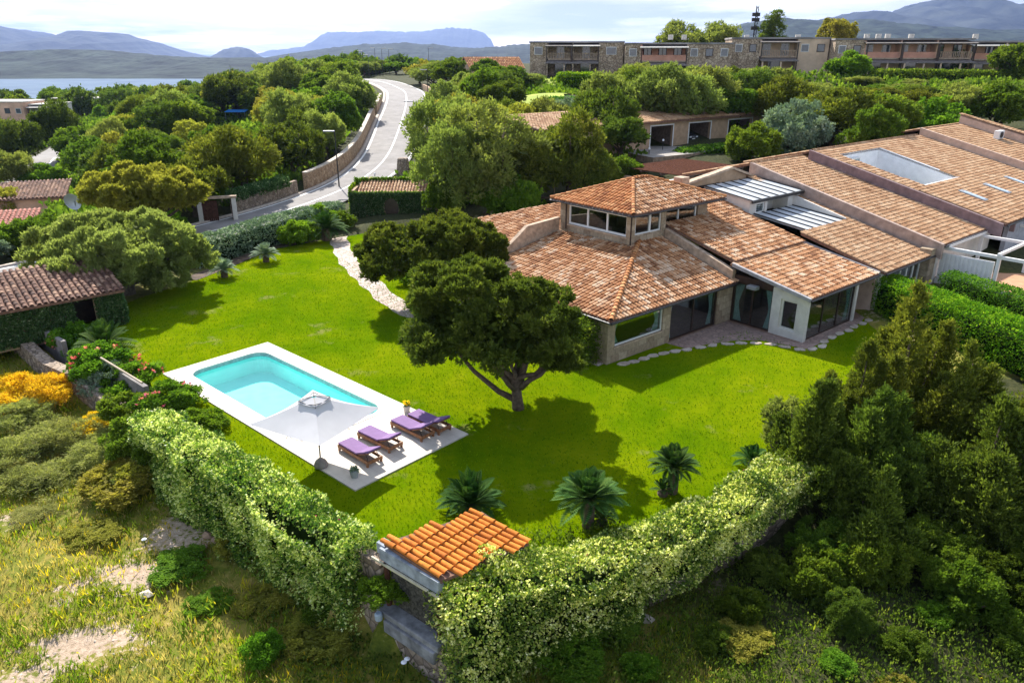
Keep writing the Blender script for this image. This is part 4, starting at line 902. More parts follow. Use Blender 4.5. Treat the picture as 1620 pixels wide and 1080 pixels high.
for (a,b) in ((37.9,-2.5),(42.8,-2.5),(48.0,-2.3)):
    m=MB(); z=zF(b); m.slab(HF,[(a-.35,b-1.0,zF(b-1)+.16),(a+.35,b-1.0,zF(b-1)+.16),(a+.35,b+1.0,zF(b+1)+.16),(a-.35,b+1.0,zF(b+1)+.16)],.14)
    o=m.build('skylight',M['grey_metal'],nb)
    m=MB(); m.slab(HF,[(a-.24,b-.85,zF(b-.85)+.18),(a+.24,b-.85,zF(b-.85)+.18),(a+.24,b+.7,zF(b+.7)+.18),(a-.24,b+.7,zF(b+.7)+.18)],.03); m.build('pane',simple('skylight_glass',(.35,.42,.5),.08,.0,spec=1),o)
nc=empty('terraced_house',HF(62,0,1),'farthest tiled house of the row with a raised firewall carrying an air conditioner','house')
tiled('G',HF,[(53.5,-6.5),(70,-6.5),(70,8.4),(53.5,8.4)],(53.5,-6.5),(0,1),4.3,.25,nc,M['tile_pink'],seed=71)
tiled('Gb',HF,[(53.5,8.5),(70,8.5),(70,14),(53.5,14)],(53.5,14),(0,-1),6.7,.25,nc,M['tile_pink'],seed=72)
m=MB(); m.prism([HF(53.2,-6.5,3),HF(53.45,-6.5,3),HF(53.45,8.5,6.8),HF(53.2,8.5,6.8)],[HF(53.2,-6.5,4.5),HF(53.45,-6.5,4.5),HF(53.45,8.5,8.2),HF(53.2,8.5,8.2)])
m.prism([HF(62.6,-6.5,4),HF(63.1,-6.5,4),HF(63.1,8.5,7.5),HF(62.6,8.5,7.5)],[HF(62.6,-6.5,5.2),HF(63.1,-6.5,5.2),HF(63.1,8.5,9.0),HF(62.6,8.5,9.0)])
m.buildn('firewall',M['plaster_pink'],nc)
tiled('Gc',HF,[(62.6,-6.5),(63.3,-6.5),(63.3,8.5),(62.6,8.5)],(62.6,-6.5),(0,1),5.25,.25,nc,M['tile_pink'],seed=73)
w_=MB(); w_.box(HF,53.5,70,-6,-5.7,.5,4.1); w_.box(HF,53.5,70,13.6,13.9,3,6.6); w_.buildn('wall',M['plaster'],nc)
ac=empty('air_conditioner',HF(60.6,4.0,6.95),'white air conditioner unit on the farthest tiled roof at the right edge','air conditioner')
m=MB(); m.box(HF,60.2,61.6,3.7,4.2,6.98,7.8); m.build('casing',M['white_wood'],ac,bevel=.04)
m=MB(); q=HF(60.8,3.69,7.4); n=16; d=np.array(HF(60.8,3.6,7.4))-np.array(q); 
m.tube([q,tuple(np.array(q)+d)],.3,20); m.build('fan',M['dark_metal'],ac)
# ------------------------------------------------------------------ pool
M['travertine']=stonemat('travertine',[(.62,.57,.50),(.70,.65,.58),(.66,.6,.54)],1.2,(.5,.45,.4),w=.9,h=.9,dirx=(.741,-.672),mort=.006)
tm=newmat('pool_stone'); g=G(tm); P=g.coord(); 
b=g.node('ShaderNodeTexBrick'); mpn=g.node('ShaderNodeMapping'); mpn.inputs['Rotation'].default_value=(0,0,R(42.2)); g.inp(mpn.inputs[0],g.pos()); g.inp(b.inputs['Vector'],mpn.outputs[0]); b.inputs['Scale'].default_value=1; b.inputs['Brick Width'].default_value=.8; b.inputs['Row Height'].default_value=.4; b.inputs['Mortar Size'].default_value=.004
b.inputs['Color1'].default_value=(.62,.56,.49,1); b.inputs['Color2'].default_value=(.55,.495,.43,1); b.inputs['Mortar'].default_value=(.42,.37,.32,1)
cl=g.mix(1.0,b.outputs['Color'],g.ramp(g.noise(g.pos(),1.1,6,.65),[(.3,(.82,.8,.78)),(.7,(1.08,1.08,1.08))]),'MULTIPLY'); g.out(g.bsdf(cl,.7,0,g.bump(g.noise(g.pos(),40,3),.15,.01),.3)); M['pool_stone']=tm
def rrect(a0,b0,a1,b1,rad,n=8):
    P=[]
    for (cx_,cy_,t0) in ((a1-rad,b1-rad,0),(a0+rad,b1-rad,90),(a0+rad,b0+rad,180),(a1-rad,b0+rad,270)):
        for k in range(n+1): t=R(t0+90*k/n); P.append((cx_+rad*math.cos(t),cy_+rad*math.sin(t)))
    return P
pr_=empty('swimming_pool',PF(8,2.9,0),'rectangular swimming pool with rounded corners, turquoise water and pale stone surround','swimming pool')
outer=[(0,0),(15.86,0),(15.86,5.85),(0,5.85)]; inner=rrect(.85,.85,11.4,4.98,.75)
def ringmesh(name,out_,inn,z0,z1,mat,parent):
    pts=out_+inn; n=len(pts); tri=tessellate_polygon([[Vector((*p,0)) for p in out_],[Vector((*p,0)) for p in inn]])
    vs=[PF(a,b,z1) for a,b in pts]+[PF(a,b,z0) for a,b in pts]; fs=[tuple(t) for t in tri]+[tuple(i+n for i in t[::-1]) for t in tri]
    k=0
    for l in (out_,inn):
        m=len(l); fs+=[(k+i,k+(i+1)%m,k+(i+1)%m+n,k+i+n) for i in range(m)]; k+=m
    mb=MB(); mb.add(vs,fs); return mb.build(name,mat,parent)
ringmesh('deck',outer,inner,-.12,.055,tm,pr_)
ringmesh('coping',rrect(.62,.62,11.63,5.21,.95),rrect(.86,.86,11.39,4.97,.74),.0,.075,simple('pool_coping',(.66,.61,.55),.6,var=.06),pr_)
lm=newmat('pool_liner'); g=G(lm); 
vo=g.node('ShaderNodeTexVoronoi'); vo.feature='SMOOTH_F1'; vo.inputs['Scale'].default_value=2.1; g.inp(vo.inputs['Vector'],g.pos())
cl=g.mix(g.ramp(vo.outputs['Distance'],[(.1,(0,0,0)),(.6,(1,1,1))]),(.44,.86,.82),(.50,.89,.85)); g.out(g.bsdf(cl,.7,0,None,.1))  # caustic light pattern painted into the liner colour
m=MB(); n=len(inner); D=1.1
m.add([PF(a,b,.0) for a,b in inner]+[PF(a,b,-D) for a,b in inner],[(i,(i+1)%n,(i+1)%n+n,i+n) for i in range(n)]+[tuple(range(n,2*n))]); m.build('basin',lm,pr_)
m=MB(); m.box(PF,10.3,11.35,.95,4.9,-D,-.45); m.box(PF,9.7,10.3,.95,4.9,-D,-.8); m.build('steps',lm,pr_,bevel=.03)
m=MB(); q=rrect(.865,.865,11.385,4.965,.735); m.add([PF(a,b,-.008) for a,b in q]+[PF(a,b,-.17) for a,b in q],[(i,(i+1)%n,(i+1)%n+n,i+n) for i in range(n)]); m.build('tile_band',simple('pool_band',(.30,.42,.42),.4,var=.2,scale=6),pr_)
wmn=newmat('pool_water'); g=G(wmn); P=g.pos(); nb_=g.bump(g.noise(P,1.8,3),.25,.05)
gl_=g.node('ShaderNodeBsdfGlossy'); gl_.inputs['Roughness'].default_value=.02; g.inp(gl_.inputs['Normal'],nb_)
tr=g.node('ShaderNodeBsdfTransparent'); tr.inputs[0].default_value=(.60,.965,.93,1); fr=g.node('ShaderNodeLayerWeight'); fr.inputs[0].default_value=.5; g.inp(fr.inputs['Normal'],nb_)
ms=g.node('ShaderNodeMixShader'); g.inp(ms.inputs[0],g.math('MULTIPLY_ADD',g.math('POWER',fr.outputs['Facing'],5.0),.9,.02)); g.l.new(tr.outputs[0],ms.inputs[1]); g.l.new(gl_.outputs[0],ms.inputs[2]); g.out(ms.outputs[0])
V=[PF(a,b,-.14) for a,b in inner]; np_mesh('water',V,[list(range(n))],wmn,pr_)
# sun loungers (local frame: head at +x)
M['teak']=simple('teak',(.26,.11,.045),.55,var=.3,scale=8); M['cushion']=simple('purple_cushion',(.19,.105,.25),.85,var=.08,scale=4,bump=.2,bscale=12); M['cushion_dark']=simple('cushion_back',(.10,.07,.15),.9)
def lounger(lbl):
    rt=empty('sun_lounger',(0,0,0),lbl,'sun lounger','purple cushioned sun loungers on the pool deck'); L=2.05;W=.72
    m=MB(); 
    m.box(W0,0,L,-W/2,-W/2+.05,.13,.27); m.box(W0,0,L,W/2-.05,W/2,.13,.27); m.box(W0,0,.05,-W/2+.05,W/2-.05,.13,.27); m.box(W0,L-.05,L,-W/2+.05,W/2-.05,.13,.27)
    m.build('frame',M['teak'],rt,bevel=.006)
    m=MB()
    for i in range(13): m.box(W0,.08+i*.095,.145+i*.095,-W/2+.05,W/2-.05,.23,.255)
    m.build('slats',M['teak'],rt)
    for x in (.03,L-.13):
        for y in (-W/2+.003,W/2-.063): m=MB(); m.box(W0,x,x+.1,y,y+.06,0,.13); m.build('leg',M['teak'],rt)
    c,s=math.cos(R(24)),math.sin(R(24)); x0=1.3
    f=lambda a,b,z:(x0+a*c-z*s,b,.27+a*s+z*c)
    m=MB(); m.box(f,0,.8,-W/2+.06,-W/2+.1,-.02,.02);m.box(f,0,.8,W/2-.1,W/2-.06,-.02,.02)
    for i in range(8): m.box(f,.03+i*.1,.09+i*.1,-W/2+.1,W/2-.1,-.01,.015)
    m.build('backrest',M['teak'],rt)
    m=MB(); 
    for y in (-.25,.25): m.tube([f(.55,y,-.02),(x0+.62,y,.2)],.015,6)
    m.buildn('strut',M['dark_metal'],rt)
    m=MB(); m.box(W0,.02,x0-.01,-W/2+.02,W/2-.02,.275,.36); cu=m.build('cushion',M['cushion'],rt,bevel=.03)
    m=MB(); m.box(f,.01,.82,-W/2+.02,W/2-.02,.03,.11); m.build('back_cushion',M['cushion'],rt,bevel=.03)
    return rt
p0=lounger('purple sun lounger nearest the white umbrella')
lbls=['purple sun lounger nearest the white umbrella','second purple sun lounger from the umbrella','third purple sun lounger from the umbrella, close beside the last','purple sun lounger farthest from the umbrella, next to the yellow flower pot']
for i,(a,b) in enumerate(((12.95,1.68),(12.68,2.83),(12.95,4.38),(13.05,5.22))):
    o=p0 if i==0 else copy_tree(p0); q=PF(a,b,.055); o.location=q; o.rotation_euler=(0,0,R(-42.2+(-1.5,2,0,1)[i])); o['label']=lbls[i]
# umbrella
ub=empty('umbrella',PF(13.5,.15,.055),'open square off-white garden umbrella with a vented top beside the pool','umbrella')
px,py,_=PF(13.5,.15,0); ux,uy=-7.5,25.35
m=MB(); m.tube([(px,py,.05),(px*.5+ux*.5,py*.5+uy*.5,1.4),(ux,uy,2.75)],.028,10); m.build('pole',simple('umbrella_pole',(.34,.28,.23),.5),ub)
m=MB(); m.tube([(px,py,.055),(px,py,.16),(px,py,.3),(px,py,.42)],[.27,.27,.2,.06],16); m.build('base',simple('umbrella_base',(.25,.22,.2),.9,var=.2),ub,smooth=False,bevel=.02)
UF=Frame(ux,uy,-28,0)
cm=newmat('umbrella_cloth'); g=G(cm); pb=g.bsdf(g.ramp(g.noise(g.pos(),2,4),[(.3,(.50,.49,.50)),(.7,(.55,.54,.55))]),.85,0,None,.0); t_=g.node('ShaderNodeBsdfTranslucent'); t_.inputs[0].default_value=(.6,.59,.6,1); ms=g.node('ShaderNodeMixShader'); ms.inputs[0].default_value=.15; g.l.new(pb,ms.inputs[1]); g.l.new(t_.outputs[0],ms.inputs[2]); g.out(ms.outputs[0])
hw=1.72; m=MB(); vs=[];fs=[]
cor=[(-hw,-hw),(hw,-hw),(hw,hw),(-hw,hw)]; K=9
for s_i in range(4):
    p,q=cor[s_i],cor[(s_i+1)%4]; base=len(vs)
    for i in range(K+1):
        t=i/K; fr_=.2+.8*t
        for j in range(K+1):
            w2=j/K; a=(p[0]*(1-w2)+q[0]*w2)*fr_; b=(p[1]*(1-w2)+q[1]*w2)*fr_
            sag=.10*math.sin(w2*math.pi)*t+.05*math.sin(t*math.pi)
            edge=.06*math.sin(w2*math.pi)*t
            vs.append(UF(a*(1-edge),b*(1-edge),2.72-.62*t-sag))
    fs+=[(base+i*(K+1)+j,base+(i+1)*(K+1)+j,base+(i+1)*(K+1)+j+1,base+i*(K+1)+j+1) for i in range(K) for j in range(K)]
m.add(vs,fs); m.build('canopy',cm,ub,smooth=True)
m=MB()
for p in cor+[((cor[i][0]+cor[(i+1)%4][0])/2*.98,(cor[i][1]+cor[(i+1)%4][1])/2*.98) for i in range(4)]:
    ed=abs(abs(p[0])-abs(p[1]))>.1
    m.tube([UF(0,0,2.60),UF(p[0]*.2,p[1]*.2,2.5 if not ed else 2.46),UF(p[0]*.97,p[1]*.97,2.02 if not ed else 1.90)],.012,6)
m.build('rib',M['dark_metal'],ub)
m=MB(); vs=[];fs=[]
for s_i in range(4):
    p,q=cor[s_i],cor[(s_i+1)%4]; base=len(vs)
    for i in range(5):
        t=i/4; fr_=.05+.22*t
        for j in range(5):
            w2=j/4; vs.append(UF((p[0]*(1-w2)+q[0]*w2)*fr_,(p[1]*(1-w2)+q[1]*w2)*fr_,2.90-.13*t-.035*math.sin(w2*math.pi)*t))
    fs+=[(base+i*5+j,base+(i+1)*5+j,base+(i+1)*5+j+1,base+i*5+j+1) for i in range(4) for j in range(4)]
m.add(vs,fs); m.build('vent',cm,ub,smooth=True)
m=MB()
for s_i in range(4):
    p=cor[s_i]; q=cor[(s_i+1)%4]; m.tube([UF(p[0]*.24,p[1]*.24,2.83),UF((p[0]+q[0])*.12,(p[1]+q[1])*.12,2.74),UF(q[0]*.24,q[1]*.24,2.83)],.014,6); m.tube([UF(0,0,2.93),UF(p[0]*.24,p[1]*.24,2.83),UF(p[0]*.24,p[1]*.24,2.68)],.014,6)
m.tube([UF(0,0,2.75),UF(0,0,2.99)],[.03,.015],8); m.build('vent_frame',M['dark_metal'],ub)
def pot(name,x,y,z,r_,h,mat,lbl,leaf,fl=None,seed=0,cat='plant pot'):
    rt=empty(name,(x,y,z),lbl,cat); m=MB(); m.tube([(x,y,z),(x,y,z+h*.5),(x,y,z+h),(x,y,z+h+.01)],[r_*.72,r_*.86,r_,r_*.9],16); m.build('pot',mat,rt)
    r=np.random.default_rng(seed); C=np.array([x,y,z+h])+rdir(r,40)*r_*.8*np.array([1,1,.9]); C[:,2]=np.maximum(C[:,2],z+h)
    V,F,v=tufts(r,C,rdir(r,40)+np.array([0,0,.8]),5,.1,.04,1,.4); np_mesh('foliage',V,F,leaf,rt,v)
    if fl: k=C[:18]+np.array([0,0,.1]); V,F,v=tufts(r,k,rdir(r,18)+np.array([0,0,1]),6,.07,.06,1.4,.2); np_mesh('flowers',V,F,fl,rt,v)
q=PF(12.35,5.45,.055); pot('flower_pot',*q,.17,.3,simple('white_pot',(.62,.58,.54),.6),'pale pot of yellow flowers at the head of the row of loungers',M['bright'],M['flower_yellow'],1)
q=PF(15.1,.55,.055); pot('planter',*q,.18,.28,simple('grey_pot',(.34,.36,.35),.5),'grey bucket planter with a small plant near the deck corner',M['silver'],None,2)
pf_=empty('pool_filter_box',PF(.55,3.0,0),None,None); bpy.data.objects.remove(pf_)

# ------------------------------------------------------------------ garden shelter roof in the front corner (foreground)
M['rubble']=stonemat('rubble_wall',[(.22,.17,.13),(.36,.28,.21),(.45,.36,.28),(.28,.22,.18)],3.2,(.10,.08,.06),irregular=True)
M['rubble_tan']=stonemat('rubble_tan',[(.34,.22,.13),(.50,.34,.21),(.58,.42,.28),(.40,.27,.17)],2.4,(.26,.18,.12),irregular=True)
M['cement']=simple('cement',(.22,.22,.23),.95,var=.35,scale=2.5,bump=.6,bscale=12)

sh=empty('garden_shelter',(-2.6,17.6,-1.9),'small corner shelter with bright orange barrel tiles at the meeting of the two flowering hedges','shelter')
tiled('s',W0,[(-3.74,18.0),(-1.95,16.5),(.5,18.25),(-.95,19.68)],(-1.95,16.5),(-.78,.626),1.56,.06,sh,M['tile_bright'],pitch=.215,row=.46,thick=.1,seed=81,rad=.09)
GF=Frame(-3.74,18.0,-39.3,0)
m=MB(); m.box(GF,-.12,2.3,-.10,.12,1.12,1.52); m.box(GF,-.35,0,.0,.3,1.2,1.56); m.buildn('beam',simple('blue_grey_cement',(.27,.30,.34),.95,var=.3,scale=3,bump=.7,bscale=10),sh)
m=MB(); m.box(GF,-.45,2.35,-.16,-.11,1.02,1.10); m.build('plank',simple('pale_plank',(.50,.46,.34),.8,var=.2),sh)
m=MB(); m.tube([GF(.12,-.06,-.5),GF(.12,-.06,1.1)],.09,10); m.tube([GF(2.2,-.02,-.5),GF(2.2,-.02,1.1)],.08,10); m.buildn('post',M['brown_wood'],sh)
m=MB(); m.box(GF,.2,2.2,.02,.1,-.4,1.1); m.build('net_screen',simple('dark_netting',(.06,.055,.045),.95,var=.8,scale=9,bump=1,bscale=25),sh)
m=MB(); m.box(GF,-.1,2.5,-.42,.25,-.62,-.42); m.box(GF,.3,2.4,-.5,-.3,-1.05,-.62); m.build('ledge',M['cement'],sh,bevel=.03)
m=MB(); m.box(GF,-1.3,2.7,-.3,.3,-2.7,-.62); m.box(GF,-1.3,-.12,-.12,.25,-.62,.9); m.build('wall',M['rubble'],sh)
m=MB(); m.tube([GF(.18,-.55,-.62),GF(.18,-.55,-.42),GF(.18,-.55,-.38)],[.11,.12,.08],10); bk=m.build('bucket',simple('blue_bucket',(.35,.42,.5),.5),None); tag(bk,'small blue-grey bucket on the ledge of the orange tiled shelter','bucket')

# ------------------------------------------------------------------ ivy covered cabin at the left
CBF=Frame(-27.6,37.0,41.5,0)
cb=empty('garden_cabin',CBF(3,2,0),'low ivy-clad cabin with a weathered brown tiled roof at the left edge of the lawn','cabin')
tiled('cab',CBF,[(-4.5,0),(6.6,0),(6.6,4.9),(-4.5,4.9)],(-4.5,0),(0,1),2.15,.2,cb,M['tile_dark'],pitch=.33,row=.42,seed=91)
w_=MB(); w_.box(CBF,-.8,3.9,.45,.75,-.2,2.1); w_.box(CBF,5.0,6.4,.45,.75,-.2,2.1); w_.box(CBF,3.9,5.0,.45,.75,2.0,2.1); w_.box(CBF,6.1,6.4,.75,4.5,-.2,2.3); w_.box(CBF,-4.2,6.1,4.4,4.7,-.5,2.9); w_.box(CBF,-.8,-.5,.75,4.4,-1,2.3); w_.build('wall',M['plaster_ochre'],cb)
i_=MB(); i_.box(CBF,-.5,6.1,2.2,2.3,0,2.2); i_.build('interior_wall',M['dark_wood'],cb)
def wall_leaves(fr,a0,a1,b,z0,z1,n,L,mat,parent,seed,outdir=-1,thick=.2,skip=None,along='a',name='ivy'):
    r=np.random.default_rng(seed); s=r.uniform(a0,a1,n); z=r.uniform(z0,z1,n); 
    if skip is not None: k=~skip(s,z); s=s[k];z=z[k]
    off=b+outdir*(.05+thick*np.abs(fbm(s*1.2,z*1.2,seed,3)))
    C=fr.np(s,off,z) if along=='a' else fr.np(off,s,z)
    d=np.array(fr(0,outdir,0))-np.array(fr(0,0,0)) if along=='a' else np.array(fr(outdir,0,0))-np.array(fr(0,0,0))
    V,F,v=tufts(r,C,np.repeat(d[None],len(C),0),3,L,L*.7,1.3,.1); return np_mesh(name,V,F,mat,parent,v)
wall_leaves(CBF,-.8,6.4,.45,0,2.1,7000,.13,M['ivy'],cb,1,skip=lambda s,z:(s>3.9)&(s<5.0)&(z<1.95))
wall_leaves(CBF,.4,4.7,6.4,0,2.3,4000,.13,M['ivy'],cb,2,outdir=1,along='b')

# ------------------------------------------------------------------ ivy covered tool house by the road
IF=Frame(-15.3,70.6,1.5,0)
ih=empty('tool_house',IF(4.4,2,0),'ivy covered tool house with a small pink tiled roof beside the road','hut')
tiled('ih',IF,[(.5,.1),(8.6,.1),(8.6,3.9),(.5,3.9)],(.5,.1),(0,1),2.5,.24,ih,M['tile_pink'],pitch=.3,seed=95)
w_=MB(); w_.box(IF,0,9.2,-.2,.0,-.3,2.45); w_.box(IF,0,.3,0,4.1,-.3,2.9); w_.box(IF,8.8,9.2,0,4.1,-.3,2.9); w_.box(IF,.3,8.8,3.9,4.2,-.3,3.45); w_.build('wall',M['rubble_tan'],ih)
wall_leaves(IF,-.1,9.4,-.2,-.2,2.75,9000,.16,M['ivy'],ih,3,skip=lambda s,z:(((s-3.8)/.75)**2+((z-1.3)/1.0)**2<1)|(((s-7.2)/.45)**2+((z-1.6)/.6)**2<1))
wall_leaves(IF,-.2,9.3,3.7,2.9,3.6,2600,.16,M['hedge_lime'],ih,4,thick=.6)
wall_leaves(IF,-.2,9.3,.25,2.3,2.75,2500,.15,M['hedge_lime'],ih,5,thick=.45)
wall_leaves(IF,-.2,4.1,.05,.3,3.2,2600,.16,M['hedge_lime'],ih,6,along='b',outdir=-1); wall_leaves(IF,-.2,4.1,9.2,.3,3.3,2600,.16,M['ivy'],ih,7,along='b',outdir=1)
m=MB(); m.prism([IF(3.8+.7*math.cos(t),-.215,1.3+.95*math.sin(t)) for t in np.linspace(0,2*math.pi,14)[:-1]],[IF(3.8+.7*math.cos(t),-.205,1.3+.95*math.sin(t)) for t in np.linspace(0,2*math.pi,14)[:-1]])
m.prism([IF(7.2+.4*math.cos(t),-.215,1.6+.55*math.sin(t)) for t in np.linspace(0,2*math.pi,14)[:-1]],[IF(7.2+.4*math.cos(t),-.205,1.6+.55*math.sin(t)) for t in np.linspace(0,2*math.pi,14)[:-1]]); m.buildn('opening',M['dark_wood'],ih)  # dark oval plates on the solid wall stand in for shaded openings

# ------------------------------------------------------------------ walls
def wall_line(name,P,h,th,mat,label,below=.5,cap=None,group=None,hs=None):
    P=np.array(P,float); t=unit(np.gradient(P,axis=0)); nrm=np.stack([-t[:,1],t[:,0]],1)*th/2; z=T(P[:,0],P[:,1]); h=np.broadcast_to(h,len(P)) if hs is None else hs
    rt=empty(name,(P[0,0],P[0,1],z[0]),label,'wall',group)
    def st(lo,hi,wf,nm,mt):
        vs=[];
        for i in range(len(P)):
            a=P[i]-nrm[i]*wf;b=P[i]+nrm[i]*wf
            vs+=[(a[0],a[1],z[i]+lo[i]),(b[0],b[1],z[i]+lo[i]),(b[0],b[1],z[i]+hi[i]),(a[0],a[1],z[i]+hi[i])]
        fs=[(i*4+j,i*4+(j+1)%4,(i+1)*4+(j+1)%4,(i+1)*4+j) for i in range(len(P)-1) for j in range(4)]+[(0,3,2,1),tuple((len(P)-1)*4+j for j in range(4))]
        MB().add(vs,fs).build(nm,mt,rt)
    st(np.full(len(P),-below),h,1,'masonry',mat)
    if cap: st(h-.0,h+.12,1.15,'coping',cap)
    return rt
rs=ROADS; t_=unit(np.gradient(rs,axis=0)); nn=np.stack([-t_[:,1],t_[:,0]],1)
lw=rs+nn*(RW+.8)[:,None]; k=(rs[:,1]>82)&(rs[:,1]<142); cp=simple('wall_coping',(.55,.47,.38),.9,var=.25,scale=2)
wall_line('retaining_wall',lw[k],1.9,.5,M['rubble_tan'],'long tan stone wall with pale coping along the left side of the road',cap=cp)
k2=(rs[:,1]>143)&(rs[:,1]<160); wall_line('retaining_wall',lw[k2],1.6,.5,M['rubble_tan'],'short tan stone wall at the bend of the road beyond the long wall',cap=cp)
k3=(rs[:,1]>71)&(rs[:,1]<82); wall_line('garden_wall',lw[k3],1.5,.45,M['rubble'],'low stone wall topped with ivy running from the wooden gate to the road wall')
rw=rs-nn*(RW+1.2)[:,None]; k4=(rs[:,1]>152)&(rs[:,1]<190); wall_line('retaining_wall',rw[k4],1.1,.5,M['rubble_tan'],'low pinkish stone wall on the right side of the far road bend')
wall_line('field_wall',[(-33.5,44.5),(-30.6,41.6),(-27.5,38.6),(-24.6,36.2),(-22.0,34.0),(-19.6,32.3),(-17.4,30.4),(-15.6,28.4)],1.0,.6,M['rubble'],'rough dry stone wall between the dry field and the garden',below=.8)
m=MB(); 
for p,q,z0,z1 in (((-28.3,40.6),(-24.2,37.2),.1,.55),((-20.6,34.6),(-17.2,31.6),.1,.45)):
    L=math.hypot(q[0]-p[0],q[1]-p[1]); f3=Frame(p[0],p[1],math.degrees(math.atan2(q[1]-p[1],q[0]-p[0])),0); m.box(f3,0,L,-.12,.12,-1.6,z1)
pw=m.build('garden_edge_wall',simple('grey_edge_wall',(.22,.2,.19),.95,var=.25,scale=2,bump=.4)); tag(pw,'straight grey rendered wall behind the oleanders at the field edge','wall')
m=MB(); m.tube([(-20.4,33.9,.95),(-17.0,31.0,.9)],.05,8); rl=m.build('hand_rail',simple('rail_wood',(.42,.34,.24),.8),None); tag(rl,'pale wooden rail among the bushes at the field edge','rail')
# broken stone pillars by the road
p_=at(640,285,.6); st=empty('stone_pillar',(p_[0],p_[1],Tf(p_[0],p_[1])),'rough stone gate pillar on the right of the road behind the ivy hut','pillar')
m=MB(); z=Tf(p_[0],p_[1]); m.prism([(p_[0]+x,p_[1]+y,z-.2) for x,y in ((-1,-.7),(.6,-.8),(.8,.6),(-.8,.8))],[(p_[0]+x*.7,p_[1]+y*.7,z+2.4) for x,y in ((-1,-.7),(.6,-.8),(.8,.6),(-.8,.8))]); m.build('shaft',M['rubble'],st,bevel=.15)
m=MB(); m.prism([(p_[0]+x,p_[1]+y,z-.2) for x,y in ((.7,-.9),(3.4,-.6),(3.4,.5),(.7,.7))],[(p_[0]+x,p_[1]+y,z+1.3) for x,y in ((.8,-.6),(3.1,-.4),(3.1,.3),(.8,.5))]); m.build('side_wall',M['rubble'],st,bevel=.12)
# wooden gate
gt=empty('wooden_gate',(-28.2,70.6,0),'dark wooden garden gate standing half open between white pillars left of the road','gate')
zg=Tf(-28,71); GG=Frame(-29.5,70.2,17,zg)
m=MB(); m.box(GG,-.4,0,-.2,.2,-.3,2.2); m.box(GG,2.7,3.1,-.2,.2,-.3,2.2); m.buildn('pillar',M['plaster'],gt)
m=MB(); 
for i in range(8): m.box(GG,.03+i*.17,.18+i*.17,-.03,.03,.08,2.0)
m.box(GG,.0,1.4,-.06,-.031,.3,.42); m.box(GG,0,1.4,-.06,-.031,1.6,1.72); m.build('gate_leaf',M['brown_wood'],gt)
m=MB(); 
for i in range(8): m.box(GG,2.62,2.68,.05+i*.17,.2+i*.17,.08,2.0)
m.build('gate_leaf',M['brown_wood'],gt)
m=MB(); m.box(GG,-.5,3.2,-.25,.25,2.2,2.4); m.buildn('lintel',M['coping'],gt)
# brown reed pergola behind the villa
PGF=Frame(*HF(27.4,17.2)[:2],40,0); pz=5.0
pg=empty('pergola',PGF(4.5,3.5,2.5),'flat dark brown reed roofed pergola behind the villa','pergola')
m=MB(); 
for i in range(46): m.box(PGF,i*.2,i*.2+.17,-.2,7.2,pz,pz+.05)
m.build('roof',M['brown_wood'],pg)
m=MB()
for b in (0,2.3,4.6,7): m.box(PGF,-.2,9.3,b-.06,b+.06,pz-.2,pz-.003)
m.buildn('beam',M['dark_wood'],pg)
for a,b in ((0,0),(4.5,0),(9,0),(0,7),(9,7)): m=MB(); m.box(PGF,a-.15,a+.15,b-.15,b+.15,2.0,pz-.2); m.buildn('post',M['tuff'],pg)
m=MB(); m.box(PGF,-.6,-.3,-.5,7,2.0,4.4); m.build('side_wall',M['plaster_ochre'],pg)
# white pergola of the right-hand terrace
RF=Frame(*HF(26.6,-5.0)[:2],40,0)
tr_=[RF(.2,.1)[:2],RF(.2,-9)[:2],RF(16,-9)[:2],RF(16,.1)[:2]]; o=polymesh('right_terrace',tr_,.9,simple('orange_floor',(.46,.24,.13),.7,var=.15,scale=2)); tag(o,kind='structure')
m=MB(); m.prism([(x,y,-.5) for x,y in tr_],[(x,y,.88) for x,y in tr_]); o=m.build('right_terrace_base',M['plaster']); tag(o,kind='structure')
wp=empty('white_pergola',RF(5,-3,.9),'white painted timber pergola over the neighbouring terrace at the right edge','pergola')
m=MB(); m.box(RF,.2,.4,-8.5,0,2.85,3.05); m.box(RF,5.9,6.1,-8.5,0,2.86,3.04); m.box(RF,11.9,12.1,-8.5,0,2.86,3.04)
for b in (-.4,-3.4,-6.2,-8.4): m.box(RF,.0,14.5,b-.08,b+.08,3.06,3.24)
m.buildn('beam',M['white_wood'],wp)
for a,b in ((.3,-3.4),(.3,-8.4),(6,-3.4),(6,-8.4),(12,-8.4),(6,-.4)): m=MB(); m.box(RF,a-.1,a+.1,b-.1,b+.1,.9,2.85); m.buildn('post',M['white_wood'],wp)
m=MB(); m.box(RF,.22,.36,-3.2,.0,.9,2.6); 
for i in range(11): m.box(RF,.17,.215,-3.1+i*.28,-2.95+i*.28,.95,2.55)
m.build('plank_screen',M['white_wood'],wp)
tb=empty('garden_table',RF(4.2,-5.4,.9),'pinkish wooden table on the neighbouring terrace beneath the white pergola','table'); m=MB(); m.box(RF,3.2,5.4,-6.0,-4.9,1.58,1.64); m.build('table_top',simple('table_top',(.50,.30,.2),.7),tb)
for a,b in ((3.3,-5.9),(5.25,-5.9),(3.3,-5.05),(5.25,-5.05)): m=MB(); m.box(RF,a,a+.08,b,b+.08,.9,1.58); m.build('leg',M['brown_wood'],tb)
so_=empty('sofa',RF(8.2,-6.4,.9),'white outdoor sofa on the neighbouring terrace at the right edge','sofa'); m=MB(); m.box(RF,7.2,9.4,-7.0,-6.1,1.0,1.35); m.build('seat',M['plaster_white'],so_,bevel=.06); m=MB(); m.box(RF,7.2,9.4,-6.1,-5.9,1.0,1.75); m.build('backrest',M['plaster_white'],so_,bevel=.06)

